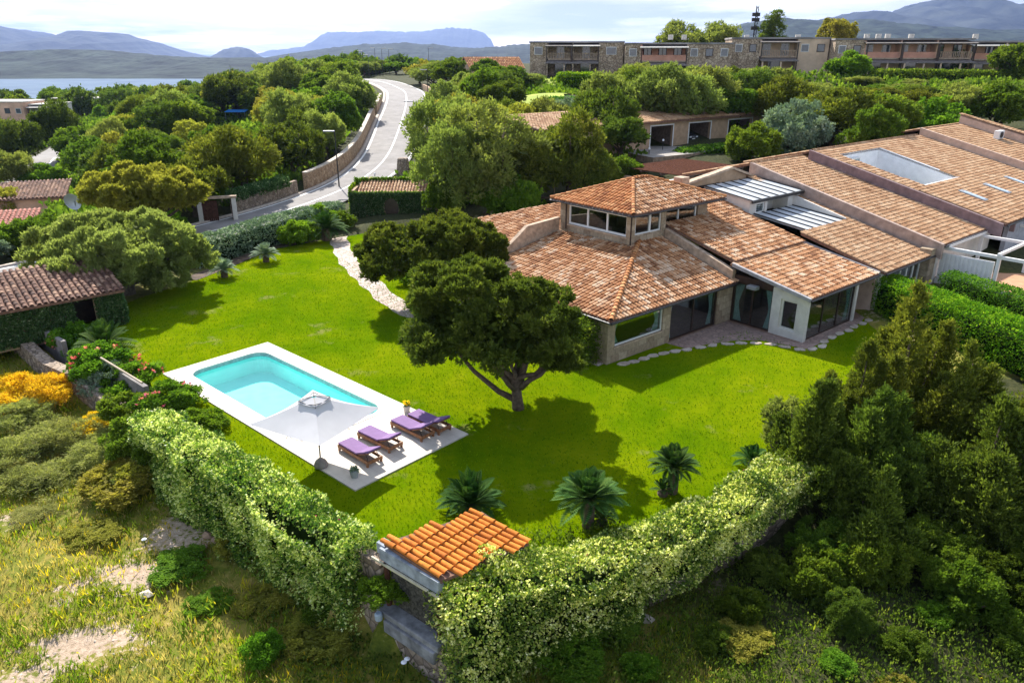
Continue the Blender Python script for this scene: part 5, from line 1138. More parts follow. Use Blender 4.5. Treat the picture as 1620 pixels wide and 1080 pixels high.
# ------------------------------------------------------------------ garages with a car
GZ=5.0; GA=Frame(14.3,84.6,38,GZ)
ga=empty('garage_row',GA(10,3,0),'row of open garages under a long pink tiled roof behind the villa garden','garage')
tiled('ga',GA,[(-15,-.6),(23,-.6),(23,6.5),(-15,6.5)],(-15,-.6),(0,1),2.95,.14,ga,M['tile_pink'],pitch=.36,row=.5,seed=101)
w_=MB(); op=[(1.4,5.4),(8.0,12.2),(15.4,20.4)]
x=-14.6
for a0,a1 in op: w_.box(GA,x,a0,0,.4,-1.2,2.9); x=a1
w_.box(GA,x,22.6,0,.4,-1,2.9)
for a0,a1 in op: w_.box(GA,a0,a1,0,.4,2.55,2.9)
w_.box(GA,-14.6,22.6,6,6.3,-1,3.7); w_.build('wall',M['plaster_ochre'],ga)
i_=MB(); i_.box(GA,.8,1.2,.4,6,-.5,3); i_.box(GA,5.6,7.8,.4,6,-.5,3); i_.box(GA,12.4,15.2,.4,6,-.5,3); i_.box(GA,20.6,22.4,.4,6,-.5,3); i_.buildn('partition',M['interior'],ga)
for a0,a1 in op: m=MB(); m.box(GA,a0,a0+.14,-.05,-.003,-.2,2.55); m.box(GA,a1-.14,a1,-.05,-.003,-.2,2.55); m.box(GA,a0+.14,a1-.14,-.05,-.003,2.41,2.55); m.build('frame',M['white_wood'],ga)
yd=[GA(-3,-.05)[:2],GA(-4,-5.5)[:2],GA(3.5,-6)[:2],GA(20,-3)[:2],GA(24,-.05)[:2],GA(22,6)[:2],GA(0,6)[:2]]
o=polymesh('garage_yard',yd,GZ+.03,simple('yard_concrete',(.30,.27,.24),.9,var=.15,scale=1)); tag(o,kind='structure')
m=MB(); m.prism([(x,y,GZ-2) for x,y in yd],[(x,y,GZ+.026) for x,y in yd]); o=m.build('yard_base',M['dirt']); tag(o,kind='structure')
ca=empty('parked_car',GA(10.1,2.9,0.03),'dark car parked nose-out inside the middle garage','car')
CF=Frame(*GA(10.1,2.9)[:2],38-90,GZ+.03)   # +a points out of the garage
prof=[(-2.0,.35),(-2.05,.75),(-1.95,1.0),(-1.55,1.42),(-.3,1.5),(.55,1.38),(1.15,.98),(1.95,.86),(2.1,.6),(2.1,.32)]
m=MB(); secs=[(-.88,.0),(-.8,.06),(0,.09),(.8,.06),(.88,0)]
def carsec(w,k): return [CF(a,w*(1-.18*max(0,z-.9)/.6),z+k*(1 if z>.5 else 0)) for a,z in prof]
m.prism([CF(a,-.88*(1-.2*max(0,z-.9)/.6),z) for a,z in prof],[CF(a,.88*(1-.2*max(0,z-.9)/.6),z) for a,z in prof]); m.build('body',simple('car_paint',(.045,.05,.06),.25,.4,var=.05,spec=.6),ca,bevel=.07)
m=MB(); m.add([CF(.62,-.68,1.36),CF(.62,.68,1.36),CF(1.14,.78,1.01),CF(1.14,-.78,1.01)],[(0,1,2,3)]); m.v=[(x+.03*math.cos(R(-52)),y+.03*math.sin(R(-52)),z+.02) for x,y,z in m.v]; m.build('windscreen',simple('car_glass',(.02,.03,.04),.05,spec=1),ca)
for s_ in (-.6,.6): m=MB(); m.box(CF,2.08,2.13,s_-.17,s_+.17,.6,.76); m.build('headlight',simple('headlight',(.7,.72,.75),.2,spec=1),ca,bevel=.02)
m=MB(); m.box(CF,2.1,2.14,-.25,.25,.42,.53); m.build('number_plate',M['white_wood'],ca)
for a in (-1.3,1.3):
    for s_ in (-.8,.8): m=MB(); m.tube([CF(a,s_-.1,.33),CF(a,s_+.1,.33)],.33,20); m.build('wheel',simple('tyre',(.02,.02,.02),.8),ca,bevel=.02)

# ------------------------------------------------------------------ lamps
def lamp(x,y,h,label,head=-1,grp='street lamps along the road',nm='street_lamp',col=None):
    z=Tf(x,y); rt=empty(nm,(x,y,z),label,'street lamp',grp)
    m=MB(); m.tube([(x,y,z-.2),(x,y,z+h*.5),(x,y,z+h)],[.09,.07,.05],8); m.build('pole',M['dark_metal'],rt)
    m=MB(); m.box(Frame(x,y,0,0),min(0,head*1.3),max(0,head*1.3),-.17,.17,z+h,z+h+.14); m.build('lamp_head',M['grey_metal'],rt,bevel=.03); return rt
x,y,_=at(537,300,.3); lamp(x,y,6.2,'street lamp standing beside the stone wall nearest the wooden gate')
x,y,_=at(657,235,2.2); lamp(x,y,6.8,'street lamp at the right edge of the road above the olive trees')
x,y,_=at(678,176,4.8); lamp(x,y,7.4,'street lamp near the dark trees on the right of the far road bend')
for (u,hh,lb) in ((573,8.5,'leftmost of the far street lamps above the road crest'),(582,8.0,'second of the far street lamps above the road crest'),(593,9.2,'third and tallest of the far street lamps above the road crest'),(604,9,'fourth of the far street lamps above the road crest'),(615,8.8,'rightmost of the far street lamps above the road crest'),(678,8.6,'street lamp standing against the distant hill above the round clipped tree')):
    yy=225+ (u%7)*3; xx=(u-810)*yy*.797e-3; lamp(xx,yy,hh-1.5,lb,1 if u>600 else -1)
def garden_light(u,v,lbl):
    x,y,z=place(u,v,0); z=max(z,Tf(x,y)); rt=empty('garden_light',(x,y,z),lbl,'lamp','small garden lights'); m=MB(); m.tube([(x,y,z-.1),(x,y,z+1.1)],.045,6); m.build('pole',M['dark_metal'],rt); m=MB(); m.tube([(x,y,z+1.1),(x,y,z+1.13),(x,y,z+1.28),(x,y,z+1.34)],[.05,.11,.11,.03],10); m.build('lamp_head',M['plaster_white'],rt)
garden_light(1048,240,'small white garden light in front of the left garage'); garden_light(1026,254,'small garden light at the yard edge above the brown pergola'); garden_light(594,292,'small bollard light beside the road centre behind the ivy hut')

# ------------------------------------------------------------------ apartment terraces on the hill
M['apt_stone']=stonemat('apt_stone',[(.38,.28,.19),(.54,.41,.29),(.64,.51,.37),(.46,.35,.24)],2.0,(.14,.1,.07),irregular=True)
M['apt_pink']=simple('apt_pink',(.66,.33,.23),.9,var=.12,scale=.6); M['apt_ochre']=simple('apt_ochre',(.66,.49,.34),.9,var=.15,scale=.6); M['apt_orange']=simple('apt_orange',(.68,.42,.29),.9,var=.2,scale=.5)
M['flat_roof']=simple('flat_roof',(.26,.24,.23),.9,var=.3,scale=.3); M['reed']=simple('reed_roof',(.20,.17,.15),.9,var=.3,scale=2); M['pale_roof']=simple('pale_roof',(.56,.52,.46),.8,var=.2)
M['apt_glass']=simple('apt_glass',(.06,.08,.10),.08,spec=1,var=.3,scale=.7)
def apartment(fr,label,L,z0,h1,h2,segs,stone,roofmat=None,depth=9,lower=True):
    """fr: a along the facade, -b towards the viewer. segs: (a0,a1,kind,mat) upper floor pieces"""
    rt=empty('apartment_building',fr(L/2,depth/2,z0),label,'building'); wl=MB(); pk={}
    def P(mt): return pk.setdefault(mt,MB())
    wl.box(fr,0,L,2.6,depth,z0-2,z0+h1)                     # body of the lower floor
    for (a0,a1,kd,mt) in segs:
        if kd[0]=='s':
            P(mt).box(fr,a0,a1,0,depth,z0+h1,z0+h1+h2)
            if a0 is not None: P(mt).box(fr,a0,a1,.0,2.6,z0-2,z0+h1)
            for k in range(int(kd[1])):
                aw=a0+(a1-a0)*(k+.5)/int(kd[1]); ww=min(1.7,(a1-a0)/int(kd[1])*.42)
                m=MB(); m.box(fr,aw-ww/2-.1,aw+ww/2+.1,-.06,-.003,z0+h1+.7,z0+h1+2.05); wf=m.build('window',M['dark_wood'] if k%2 else M['white_wood'],rt)
                m=MB(); m.box(fr,aw-ww/2,aw+ww/2,-.09,-.063,z0+h1+.8,z0+h1+1.95); m.build('pane',M['apt_glass'],wf)
        else:
            P(mt).box(fr,a0,a1,2.4,depth,z0+h1,z0+h1+h2); P(mt).box(fr,a0,a0+.25,0,2.4,z0+h1,z0+h1+h2-.1)
            nd=max(1,int((a1-a0)/2.6))
            for k in range(nd):
                aw=a0+(a1-a0)*(k+.5)/nd
                m=MB(); m.box(fr,aw-.75,aw+.75,2.32,2.397,z0+h1+.1,z0+h1+2.2); wf=m.build('window',M['white_wood'] if kd[1]=='w' else M['brown_wood'],rt)
                m=MB(); m.box(fr,aw-.62,aw-.04,2.28,2.317,z0+h1+.2,z0+h1+2.1); m.box(fr,aw+.04,aw+.62,2.28,2.317,z0+h1+.2,z0+h1+2.1); m.build('pane',M['apt_glass'],wf)
            m=MB(); m.box(fr,a0+.25,a1,-.1,2.4,z0+h1-.22,z0+h1); m.build('balcony_floor',M['coping'],rt)
            m=MB()
            if kd[2]=='p': m.box(fr,a0+.25,a1,-.1,.08,z0+h1,z0+h1+.95)
            else:
                for k in range(int((a1-a0)/.3)): m.box(fr,a0+.3+k*.3,a0+.42+k*.3,-.06,0.0,z0+h1,z0+h1+.9)
                m.box(fr,a0+.25,a1,-.08,.03,z0+h1+.9,z0+h1+1.0)
            m.build('balcony_rail',M['apt_pink'] if kd[2]=='p' and mt!='apt_stone' else M['coping'],rt)
            m=MB(); m.slab(fr,[(a0-.2,-1.6,z0+h1+h2-.5),(a1+.2,-1.6,z0+h1+h2-.5),(a1+.2,2.4,z0+h1+h2-.05),(a0-.2,2.4,z0+h1+h2-.05)],.14); m.build('canopy',M['reed'] if (int(a0)%2) else M['pale_roof'],rt)
            m=MB(); 
            for a in (a0+.1,a1-.1): m.box(fr,a-.1,a+.1,-1.4,-1.2,z0+h1-2.6,z0+h1+h2-.6)
            m.buildn('post',M['dark_wood'],rt)
            if lower:
                m=MB(); m.slab(fr,[(a0,-2.6,z0+h1-.75),(a1,-2.6,z0+h1-.75),(a1,0,z0+h1-.3),(a0,0,z0+h1-.3)],.12); m.build('pergola_roof',M['reed'],rt)
                m=MB()
                for a in np.arange(a0+.3,a1,3.2): m.box(fr,a-.12,a+.12,-2.5,-2.25,z0-2,z0+h1-.85)
                m.buildn('pergola_post',M['apt_ochre'] if stone!='apt_stone' else M['apt_stone'],rt)
                for k in range(max(1,int((a1-a0)/3.4))):
                    aw=a0+(a1-a0)*(k+.5)/max(1,int((a1-a0)/3.4)); m=MB(); m.box(fr,aw-1.1,aw+1.1,2.5,2.597,z0+.05,z0+2.2); wf=m.build('window',M['dark_wood'],rt); m=MB(); m.box(fr,aw-1,aw+1,2.46,2.497,z0+.15,z0+2.1); m.build('pane',M['apt_glass'],wf)
    wl.build('wall',M[stone],rt)
    for mt,mb in pk.items(): mb.buildn('wall',M[mt],rt)
    m=MB(); m.box(fr,-.15,L+.15,-.15,depth+.2,z0+h1+h2,z0+h1+h2+.28); m.build('roof',roofmat or M['flat_roof'],rt); return rt
def ax(u,y): return (u-810)*y*.797e-3
AZ=11.2
A1=Frame(ax(838,152),150,-8,0); apartment(A1,'stone faced apartment block with two recessed balconies at the left end of the hilltop row',17.5,AZ,2.9,2.75,[(0,3.2,'s1','apt_stone'),(3.2,8.0,'lww','apt_stone'),(8.0,13,'lww','apt_stone'),(13,17.5,'s1','apt_stone')],'apt_stone')
q=A1(17.8,-3.0); A2=Frame(q[0],q[1],-6,0); apartment(A2,'stone apartment block with a salmon pink recessed balcony on the hilltop',19,AZ-.3,2.9,2.75,[(0,2.8,'s1','apt_stone'),(2.8,11,'lbp','apt_pink'),(11,19,'s3','apt_stone')],'apt_stone')
q=A2(19.3,2.5); A3=Frame(q[0],q[1],-7,0); apartment(A3,'ochre stone apartment block in the middle of the hilltop row by the mast',17,AZ+.35,3.0,2.9,[(0,5,'s2','apt_stone'),(5,11.5,'lww','apt_ochre'),(11.5,17,'s2','apt_ochre')],'apt_ochre')
q=A3(17.3,-2.8); A4=Frame(q[0],q[1],-6,0); apartment(A4,'long apartment block with pink balconies and awnings right of the lattice mast',23,AZ+.1,3.0,2.9,[(0,5,'s2','apt_stone'),(5,11,'lwp','apt_orange'),(11,17,'lwp','apt_orange'),(17,23,'lbr','apt_orange')],'apt_ochre')
q=A4(23.3,1.8); A5=Frame(q[0],q[1],-6,0); apartment(A5,'apartment block with stone arches and pink balconies at the right end of the hilltop row',21,AZ-.1,3.0,2.7,[(0,6,'lbp','apt_orange'),(6,11,'lwr','apt_ochre'),(11,16,'lbp','apt_ochre'),(16,21,'lwp','apt_pink')],'apt_ochre')
for i,(fr,a,b) in enumerate(((A2,8,5),(A2,10.5,5.2),(A3,3,6),(A3,12,4.5),(A4,6,4),(A4,8,4),(A4,9.6,4),(A4,14,5),(A5,2,4),(A5,13,3.5))):
    z=AZ+.2+6.2; m=MB(); m.box(fr,a,a+.9,b,b+.4,z-.2,z+.65); o=m.build('roof_unit',M['pale_roof'],bevel=.03); o['category']='air conditioner'; o['group']='white air conditioning units on the hilltop apartment roofs'
    o['label']='small white air conditioning unit on a flat roof of the hilltop apartments'
x=ax(1190,168); z=Tf(x,168); rt=empty('lattice_mast',(x,168,z),'slim dark lattice mast behind the hilltop apartments','mast')
m=MB(); hh=24.2-z
for dx,dy in ((-.35,-.3),(.35,-.3),(0,.35)): m.tube([(x+dx,168+dy,z-.5),(x+dx*.6,168+dy*.6,z+hh)],.07,5)
for k in range(14): zz_=z+hh*k/14; m.tube([(x-.35,167.7,zz_),(x+.33,167.7,zz_+hh/14)],.035,4); m.tube([(x+.35,167.7,zz_),(x-.33,167.7,zz_+hh/14)],.035,4)
m.build('frame',M['dark_metal'],rt)
m=MB(); 
for zz_ in (2.0,3.0,4.6): m.box(W0,x-.9,x+.7,167.8,168.1,z+hh-zz_,z+hh-zz_+.7)
m.build('antenna',M['dark_metal'],rt)
x=ax(1104,165); 
# distant tile roofed house beyond the road
def gable_house(name,fr,L,W,z0,h,rise,label,wm,tm_,two=True):
    rt=empty(name,fr(L/2,W/2,z0),label,'house'); m=MB(); m.box(fr,0,L,0,W,z0-2,z0+h); m.add([fr(0,0,z0+h),fr(0,W,z0+h),fr(0,W/2,z0+h+rise),fr(L,0,z0+h),fr(L,W,z0+h),fr(L,W/2,z0+h+rise)],[(0,1,2),(3,5,4)]); m.build('wall',wm,rt)
    s=rise/(W/2); tiled('g',fr,[(-.4,-.5),(L+.4,-.5),(L+.4,W/2),(-.4,W/2)],(0,0),(0,1),z0+h+.1,s,rt,tm_,pitch=.5,row=.8,seed=3,thick=.1); tiled('g',fr,[(-.4,W/2),(L+.4,W/2),(L+.4,W+.5),(-.4,W+.5)],(0,W),(0,-1),z0+h+.1,s,rt,tm_,pitch=.5,row=.8,seed=4,thick=.1)
    m=MB(); m.box(fr,L*.25,L*.25+.3*3,-.07,-.003,z0+.8,z0+2); m.build('window',M['apt_glass'],rt); return rt
gable_house('tiled_house',Frame(ax(745,215),210,20,0),15,9,8.4,3.0,2.6,'orange tiled house behind the round clipped trees at the far right of the road',M['plaster_ochre'],M['tile_orange'])
gable_house('tiled_house',Frame(ax(1052,210),208,0,0),9,8,13.8,2.6,1.4,'red roofed house just showing above the hilltop apartments',M['plaster_ochre'],M['tile_orange'])
# buildings at the left
BL=Frame(-152,204,-3,0); apartment(BL,'two storey orange stone apartment block at the far left above the lower road',24,-3.6,3.2,3.5,[(0,5,'s1','apt_orange'),(5,10,'s1','apt_orange'),(10,15,'lww','apt_orange'),(15,24,'s3','apt_orange')],'apt_orange',M['pale_roof'])
q=BL(24.3,2); apartment(Frame(q[0],q[1],8,0),'pale balcony wing at the right end of the far left apartment block',7,-3.6,3.0,2.9,[(0,3.4,'lww','plaster'),(3.4,7,'lww','plaster')],'plaster',M['pale_roof'])
def canopy_house(u,v,w,y,label,zroof,dep=6):
    x=ax(u,y); z=Tf(x,y); f=Frame(x-w/2,y,0,0); rt=empty('flat_roofed_house',(x,y,z),label,'house')
    m=MB(); m.box(f,.4,w-.4,.6,dep,z-1,zroof-.2); m.build('wall',M['plaster_ochre'],rt); m=MB(); m.box(f,0,w,-.6,dep+.3,zroof-.2,zroof+.1); m.build('roof',M['pale_roof'],rt); m=MB(); m.box(f,1,w-1,.5,.597,z,zroof-.5); m.build('window',M['apt_glass'],rt); 
canopy_house(102,147,14,245,'low house with a pale flat roof behind the far left apartment block',1.9)
canopy_house(175,147,9,262,'small low pale roofed house among the trees near the far shore',.9)
canopy_house(353,132,13,215,'grey flat roofed house among the trees below the distant water',6.2)
x,y,z=place(376,190,1.2); f=Frame(x,y,0,z); rt=empty('blue_canopy',(x,y,z),'bright blue canopy among the shrubs left of the road','canopy'); m=MB(); m.slab(f,[(-2.1,-1.2,2.6),(2.1,-1.2,2.6),(2.1,1.2,2.9),(-2.1,1.2,2.9)],.1); m.build('sheet',simple('blue_sheet',(.03,.22,.62),.6,var=.1),rt); m=MB(); [m.tube([f(a,b,-1.4),f(a,b,2.5)],.04,6) for a in (-2,2) for b in (-1.1,1.1)]; m.buildn('post',M['grey_metal'],rt)
x,y,z=place(50,330,2.5); f=Frame(-66,80,22,0); zl=-2.6
lh=empty('tiled_house',(-60,84,zl),'brown tiled house with an overhanging roof beside the lower road at the left edge','house')
tiled('lh',f,[(-4,0),(15.5,0),(15.5,6.5),(-4,6.5)],(-4,0),(0,1),zl+2.2,.16,lh,M['tile_dark'],pitch=.4,row=.55,seed=5)
m=MB(); m.box(f,6,15,.8,6,zl-1,zl+2.1); m.box(f,-4,6,3,6,zl-1,zl+2.1); m.build('wall',M['apt_orange'],lh)
f=Frame(-52,66,22,0); l2=empty('tiled_house',(-48,68,-2),'low red roofed outbuilding below the brown tiled house at the left edge','house')
tiled('l2',f,[(-6,0),(7.5,0),(7.5,5),(-6,5)],(-6,0),(0,1),-.2,.18,l2,simple('red_sheet_roof',(.38,.13,.09),.85,var=.15,scale=1),pitch=.4,row=.6,seed=6)
m=MB(); m.box(f,-5.5,7,.5,4.6,-3.5,-.3); m.build('wall',M['apt_ochre'],l2)
x,y,z=place(118,318,3.2); rt=empty('satellite_dish',(x,y,z),'pale satellite dish in front of the golden tree at the left','dish'); m=MB(); vs=[];fs=[]
for i in range(5):
    for j in range(16): t=2*math.pi*j/16; rr=.75*i/4; vs.append((x+rr*math.cos(t),y-.35*(rr/.75)**2-.2*rr*math.sin(t),z+3.2+rr*math.sin(t)))
fs=[(i*16+j,i*16+(j+1)%16,(i+1)*16+(j+1)%16,(i+1)*16+j) for i in range(4) for j in range(16)]; m.add(vs,fs); m.build('dish',M['zinc'],rt); m=MB(); m.tube([(x,y,z-.3),(x,y,z+3.2)],.06,6); m.build('pole',M['grey_metal'],rt)
# ------------------------------------------------------------------ hedges and garden plants
hedge('flowering_hedge',[(-15.4,27.9),(-13.8,26.3),(-10,22.9),(-6.6,20.0),(-4.7,18.5)],[-2.0,-2,-2.1,-2.1,-2.1],[1.0,1.25,1.5,1.45,1.35],[1.2,1.5,1.5,1.45,1.3],M['variegated'],290,.085,.068,'cream and yellow-green flowering hedge left of the orange tiled shelter, below the pool',group=None,seed=3,lump=.5,extra=[('blossom',M['flower_purple'],26,.05,.9)])
hedge('flowering_hedge',[(-1.9,16.35),(-.5,17.1),(1.7,18.2),(5.1,20.1),(8.1,22.0),(10.4,23.8)],[-1.7,-1.9,-1.7,-1.1,-.5,-.3],[1.3,1.45,.85,.6,.8,1.0],[1.9,2.2,1.7,1.4,1.4,1.3],M['variegated'],290,.085,.068,'cream and yellow-green flowering hedge right of the orange tiled shelter, below the palms',group=None,seed=4,lump=.5,extra=[('blossom',M['flower_purple'],40,.05,.9)])
hedge('clipped_hedge',[(-24.2,54.6),(-22.4,57.6),(-20.6,61.0),(-18.4,65.4),(-16.6,69.6)],-.2,[1.8,2.0,2.1,2.1,2.0],[1.8]*5,M['silver'],70,.15,.1,'grey-green silvery hedge between the lawn and the road',seed=5)
lwk=lw[k3]; hedge('ivy_hedge',[tuple(p) for p in lwk[::2]],[Tf(*p)+1.3 for p in lwk[::2]],[Tf(*p)+2.2 for p in lwk[::2]],1.1,M['ivy'],60,.2,.14,'ivy growing over the low stone wall beside the wooden gate',cat='ivy',seed=6)
hedge('boxwood_hedge',[(22.7,45.5),(24.3,41.0),(25.8,36.5),(27.4,31.5),(29,27)],-.1,2.15,[2.3]*5,M['hedge_lime'],120,.11,.07,'bright lime green clipped hedge right of the villa porch behind the tall junipers',seed=7,lump=.2)
hedge('boxwood_hedge',[(28.0,45.6),(29.4,41.0),(30.6,36.0)],.2,2.1,1.5,M['hedge_green'],120,.11,.07,'dark green clipped hedge in front of the neighbouring terrace',seed=8,lump=.18)
hedge('climbing_plant',[HF(-.35,.9)[:2],HF(-.35,3.5)[:2],HF(-.35,7)[:2]],0,2.2,1.0,M['mastic'],150,.11,.07,'dark green climber covering the villa wall under the left eaves',cat='climber',seed=9,lump=.35)
hedge('boxwood_hedge',[at(1074,250,4.4)[:2],at(1140,242,4.8)[:2],at(1205,234,5.1)[:2]],[3.2,3.6,3.9],[5.3,5.6,5.9],2.0,M['hedge_green'],60,.2,.13,'green hedge in front of the garage row',seed=10)
hedge('boxwood_hedge',[(ax(1390,128),128),(ax(1500,127),127),(ax(1625,126),126)],10.3,12.3,2.0,M['mastic'],22,.35,.22,'long clipped hedge below the right end of the hilltop apartments',seed=12)
hedge('boxwood_hedge',[(ax(885,133),133),(ax(945,132),132)],9.3,11.8,2.2,M['hedge_lime'],30,.32,.2,'lime green hedge in front of the leftmost hilltop apartment block',seed=13)
hedge('boxwood_hedge',[(ax(860,108),108),(ax(912,110),110)],7.6,9.0,2.0,M['hedge_green'],30,.3,.2,'low green hedge along the lower edge of the hilltop lawn',seed=14)
hedge('boxwood_hedge',[(ax(20,186),186),(ax(55,190),190)],-4.5,-2.2,2.0,M['hedge_lime'],20,.4,.25,'yellow-green hedge in front of the far left apartment block',seed=15)
# hilltop lawns
for nm,P_ in (('meadow',[(800,170),(812,143),(860,130),(905,136),(915,150),(880,168),(845,172)]),('meadow',[(1530,128),(1560,121),(1640,121),(1640,138),(1570,138)])):
    W_=[place(u,v,0) for u,v in P_]; 
    xs=[p[0] for p in W_];ys=[p[1] for p in W_]; gx=np.linspace(min(xs),max(xs),22);gy=np.linspace(min(ys),max(ys),22); XX,YY=np.meshgrid(gx,gy); ZZ=T(XX,YY)+.22
    I=np.arange(484).reshape(22,22);Fq=np.stack([I[:-1,:-1],I[:-1,1:],I[1:,1:],I[1:,:-1]],-1).reshape(-1,4); cxq=(XX[:-1,:-1]+XX[1:,1:]).ravel()/2;cyq=(YY[:-1,:-1]+YY[1:,1:]).ravel()/2
    kk=inpoly(cxq,cyq,W_); 
    if kk.any(): o=np_mesh(nm,np.stack([XX,YY,ZZ],-1).reshape(-1,3),Fq[kk],simple('meadow_grass',(.27,.34,.015),.9,var=.2,scale=.3)); tag(o,kind='structure')
x,y,z=at(745,806,0); cycad('cycad',x,y,0,1.0,1.15,.12,'dark green cycad low on the lawn just behind the orange tiled shelter',None,1,60)
x,y,z=at(930,832,0); cycad('cycad',x,y,0,1.08,.95,1.0,'tall-trunked cycad in the middle of the three near the front hedge','cycads with a trunk beside the right hedge',2,56)
x,y,z=at(1063,778,0); cycad('cycad',x,y,0,.85,.75,.95,'smaller trunked cycad nearest the junipers by the front hedge','cycads with a trunk beside the right hedge',3,50)
x,y,z=at(952,828,0); cycad('cycad_offset',x,y,0,.5,.5,.1,'small cycad pup at the foot of the tall-trunked cycad',None,4,24)
x,y,z=at(1048,782,0); cycad('cycad_offset',x,y,0,.4,.45,.1,'small cycad pup beside the smaller trunked cycad',None,5,20)
x,y,z=at(1190,740,0); cycad('cycad',x,y,0,.75,.6,.2,'cycad half hidden behind the front hedge beside the junipers',None,6,30)
x,y,z=at(167,556,0); cycad('cycad',x,y,0,1.35,1.3,.15,'wide green cycad in front of the ivy-clad cabin door',None,7,54)
x,y,z=at(355,438,0); cycad('cycad',x,y,0,.95,.75,.45,'pale cycad at the lawn edge beside the big olive tree',None,8,40,M['silver'],.24)
x,y,z=at(421,414,0); cycad('cycad',x,y,0,1.0,.8,.5,'pale cycad at the lawn edge in front of the silvery hedge',None,9,40,M['silver'],.24)
x,y,z=at(517,380,0); cycad('cycad',x,y,0,1.7,1.35,.9,'large dark cycad at the far corner of the lawn by the path',None,10,56,None,.35)
x,y,z=place(1265,262,0); 
# flower bed soil strip
bedp=smooth_line([(-22.6,50.6),(-20.9,56.0),(-20.1,59.2),(-16.3,63.3)],1.0); strip('flower_bed',bedp,1.0,-.25,.02,simple('soil',(.09,.06,.04),.95,var=.4,scale=2,bump=.8,bscale=6),zfn=lambda a,b:0*a)

# ------------------------------------------------------------------ trees and shrubs
SHAPES={'round':dict(rx=1,ry=1,rz=.72,zc=1.0,nb=26,zcut=-.35),'umbrella':dict(rx=1,ry=1,rz=.46,zc=.98,nb=24,zcut=-.3),'mound':dict(rx=1,ry=1,rz=.68,zc=.5,nb=26,zcut=-.25),'upright':dict(rx=1,ry=1,rz=1.25,zc=1.3,nb=26,zcut=-.6),'cypress':dict(rx=1,ry=1,rz=2.6,zc=2.7,nb=34,zcut=-.9)}
LEAF={'juniper':dict(sz=1.4,spread=.85,up=.45,L=1.15,W=.42),'juniper_brown':dict(sz=1.5,spread=.85,up=.5,L=1.15,W=.42),'pine':dict(spread=.8,up=.5,L=1.1,W=.4),'olive':dict(sz=1.2,spread=.95,up=.45,L=1.0,W=.4),'mastic':dict(spread=1.0,up=.2,L=.85,W=.62),'bright':dict(spread=1.1,up=.2,L=.95,W=.65),'golden':dict(spread=1.0,up=.35,L=.9,W=.55),'scrub':dict(sz=1.3,spread=1.1,up=.7,L=1.1,W=.22),'silver':dict(spread=1.1,up=.2,L=.9,W=.5),'broom':dict(spread=.8,up=.9,L=1.2,W=.3)}
LOD={'lo':(1100,3,.16),'mid':(3600,3,.095),'hi':(12000,4,.055)}
PROTO={}
def get_tree(kind,shape,lod,var):
    key=(kind,shape,lod,var)
    if key not in PROTO:
        s=SHAPES[shape]; l=LEAF[kind]; nt_,lpt,L=LOD[lod]
        nmx={'round':'tree','umbrella':'tree','upright':'tree','mound':'shrub','cypress':'cypress_tree'}[shape]
        base={'juniper':'juniper_','juniper_brown':'juniper_','pine':'pine_','olive':'olive_','mastic':'mastic_','bright':'green_','golden':'golden_','silver':'silver_','scrub':'scrub_','broom':'broom_'}[kind]
        nm=nmx if shape=='cypress' else base+nmx
        root=tree_proto(nm,M[kind],hash_seed(key),s['rx'],s['ry'],s['rz'],s['zc'],s['nb'],nt_,lpt,L*l['L'],L*l['W'],trunk_r=.075 if shape!='mound' else .04,limbs=9 if lod=='hi' else 6,up=l['up'],sz=l.get('sz',.9),spread=l['spread'],zcut=s['zcut'],br=(.25,.42),shell=(.5,.85),th=.45 if shape=='umbrella' else None,cone=.75 if shape=='cypress' else 0)
        PROTO[key]=[root,False]
    p=PROTO[key]
    if not p[1]: p[1]=True; return p[0]
    return copy_tree(p[0])
def hash_seed(key): return sum((i+1)*ord(c) for i,c in enumerate(str(key)))%100000
PLACED=[]
KD={'juniper':'dark green juniper','juniper_brown':'brownish green juniper','pine':'dense dark green pine','olive':'grey-green olive','mastic':'mid green mastic','bright':'bright fresh green','golden':'golden green','silver':'silvery leaved','scrub':'dry grey-brown scrub','broom':'yellow flowering broom'}
def put(kind,shape,x,y,wm,label=None,zs=1.0,group=None,zoff=0,lod=None,var=None,rot=None,nolim=False):
    z=Tf(x,y)+zoff; d=y*_c-(z-H0)*_s; wpx=wm*1170/d
    # nothing on the hill is taller than the roofs and the skyline it stands before
    if shape!='cypress' and y>80:
        sh_=SHAPES[shape]; top=(sh_['zc']+sh_['rz']*.8+.36)*wm/2*zs; uu,vv=proj(x,y,z+top)
        lim=np.interp(uu,[0,250,330,350,370,420,450,470,490,510,600,700,740,830,835,950,965,1240,1260,1620],[136,132,126,106,112,100,92,84,72,80,86,90,84,88,112,112,98,98,122,124]) if not nolim else 0
        if vv<lim:
            f_=1.0
            while f_>.35 and proj(x,y,z+top*f_)[1]<lim: f_-=.04
            zs*=f_; wm*=max(.7,f_**.5)
            wpx=wm*1170/d
    lod=lod or ('hi' if wpx>150 else 'mid' if wpx>52 else 'lo')
    var=(len(PLACED)%2) if var is None else var
    o=get_tree(kind,shape,lod,var); s=wm/2.0
    o.location=(x,y,z); o.scale=(s*random.uniform(.94,1.06),s*random.uniform(.94,1.06),s*zs); o.rotation_euler=(0,0,random.uniform(0,6.28) if rot is None else rot)
    o['category']='tree' if shape!='mound' else 'shrub'
    if label: o['label']=label
    if group: o['group']=group
    PLACED.append((o,kind,shape,x,y,wm,label)); return o
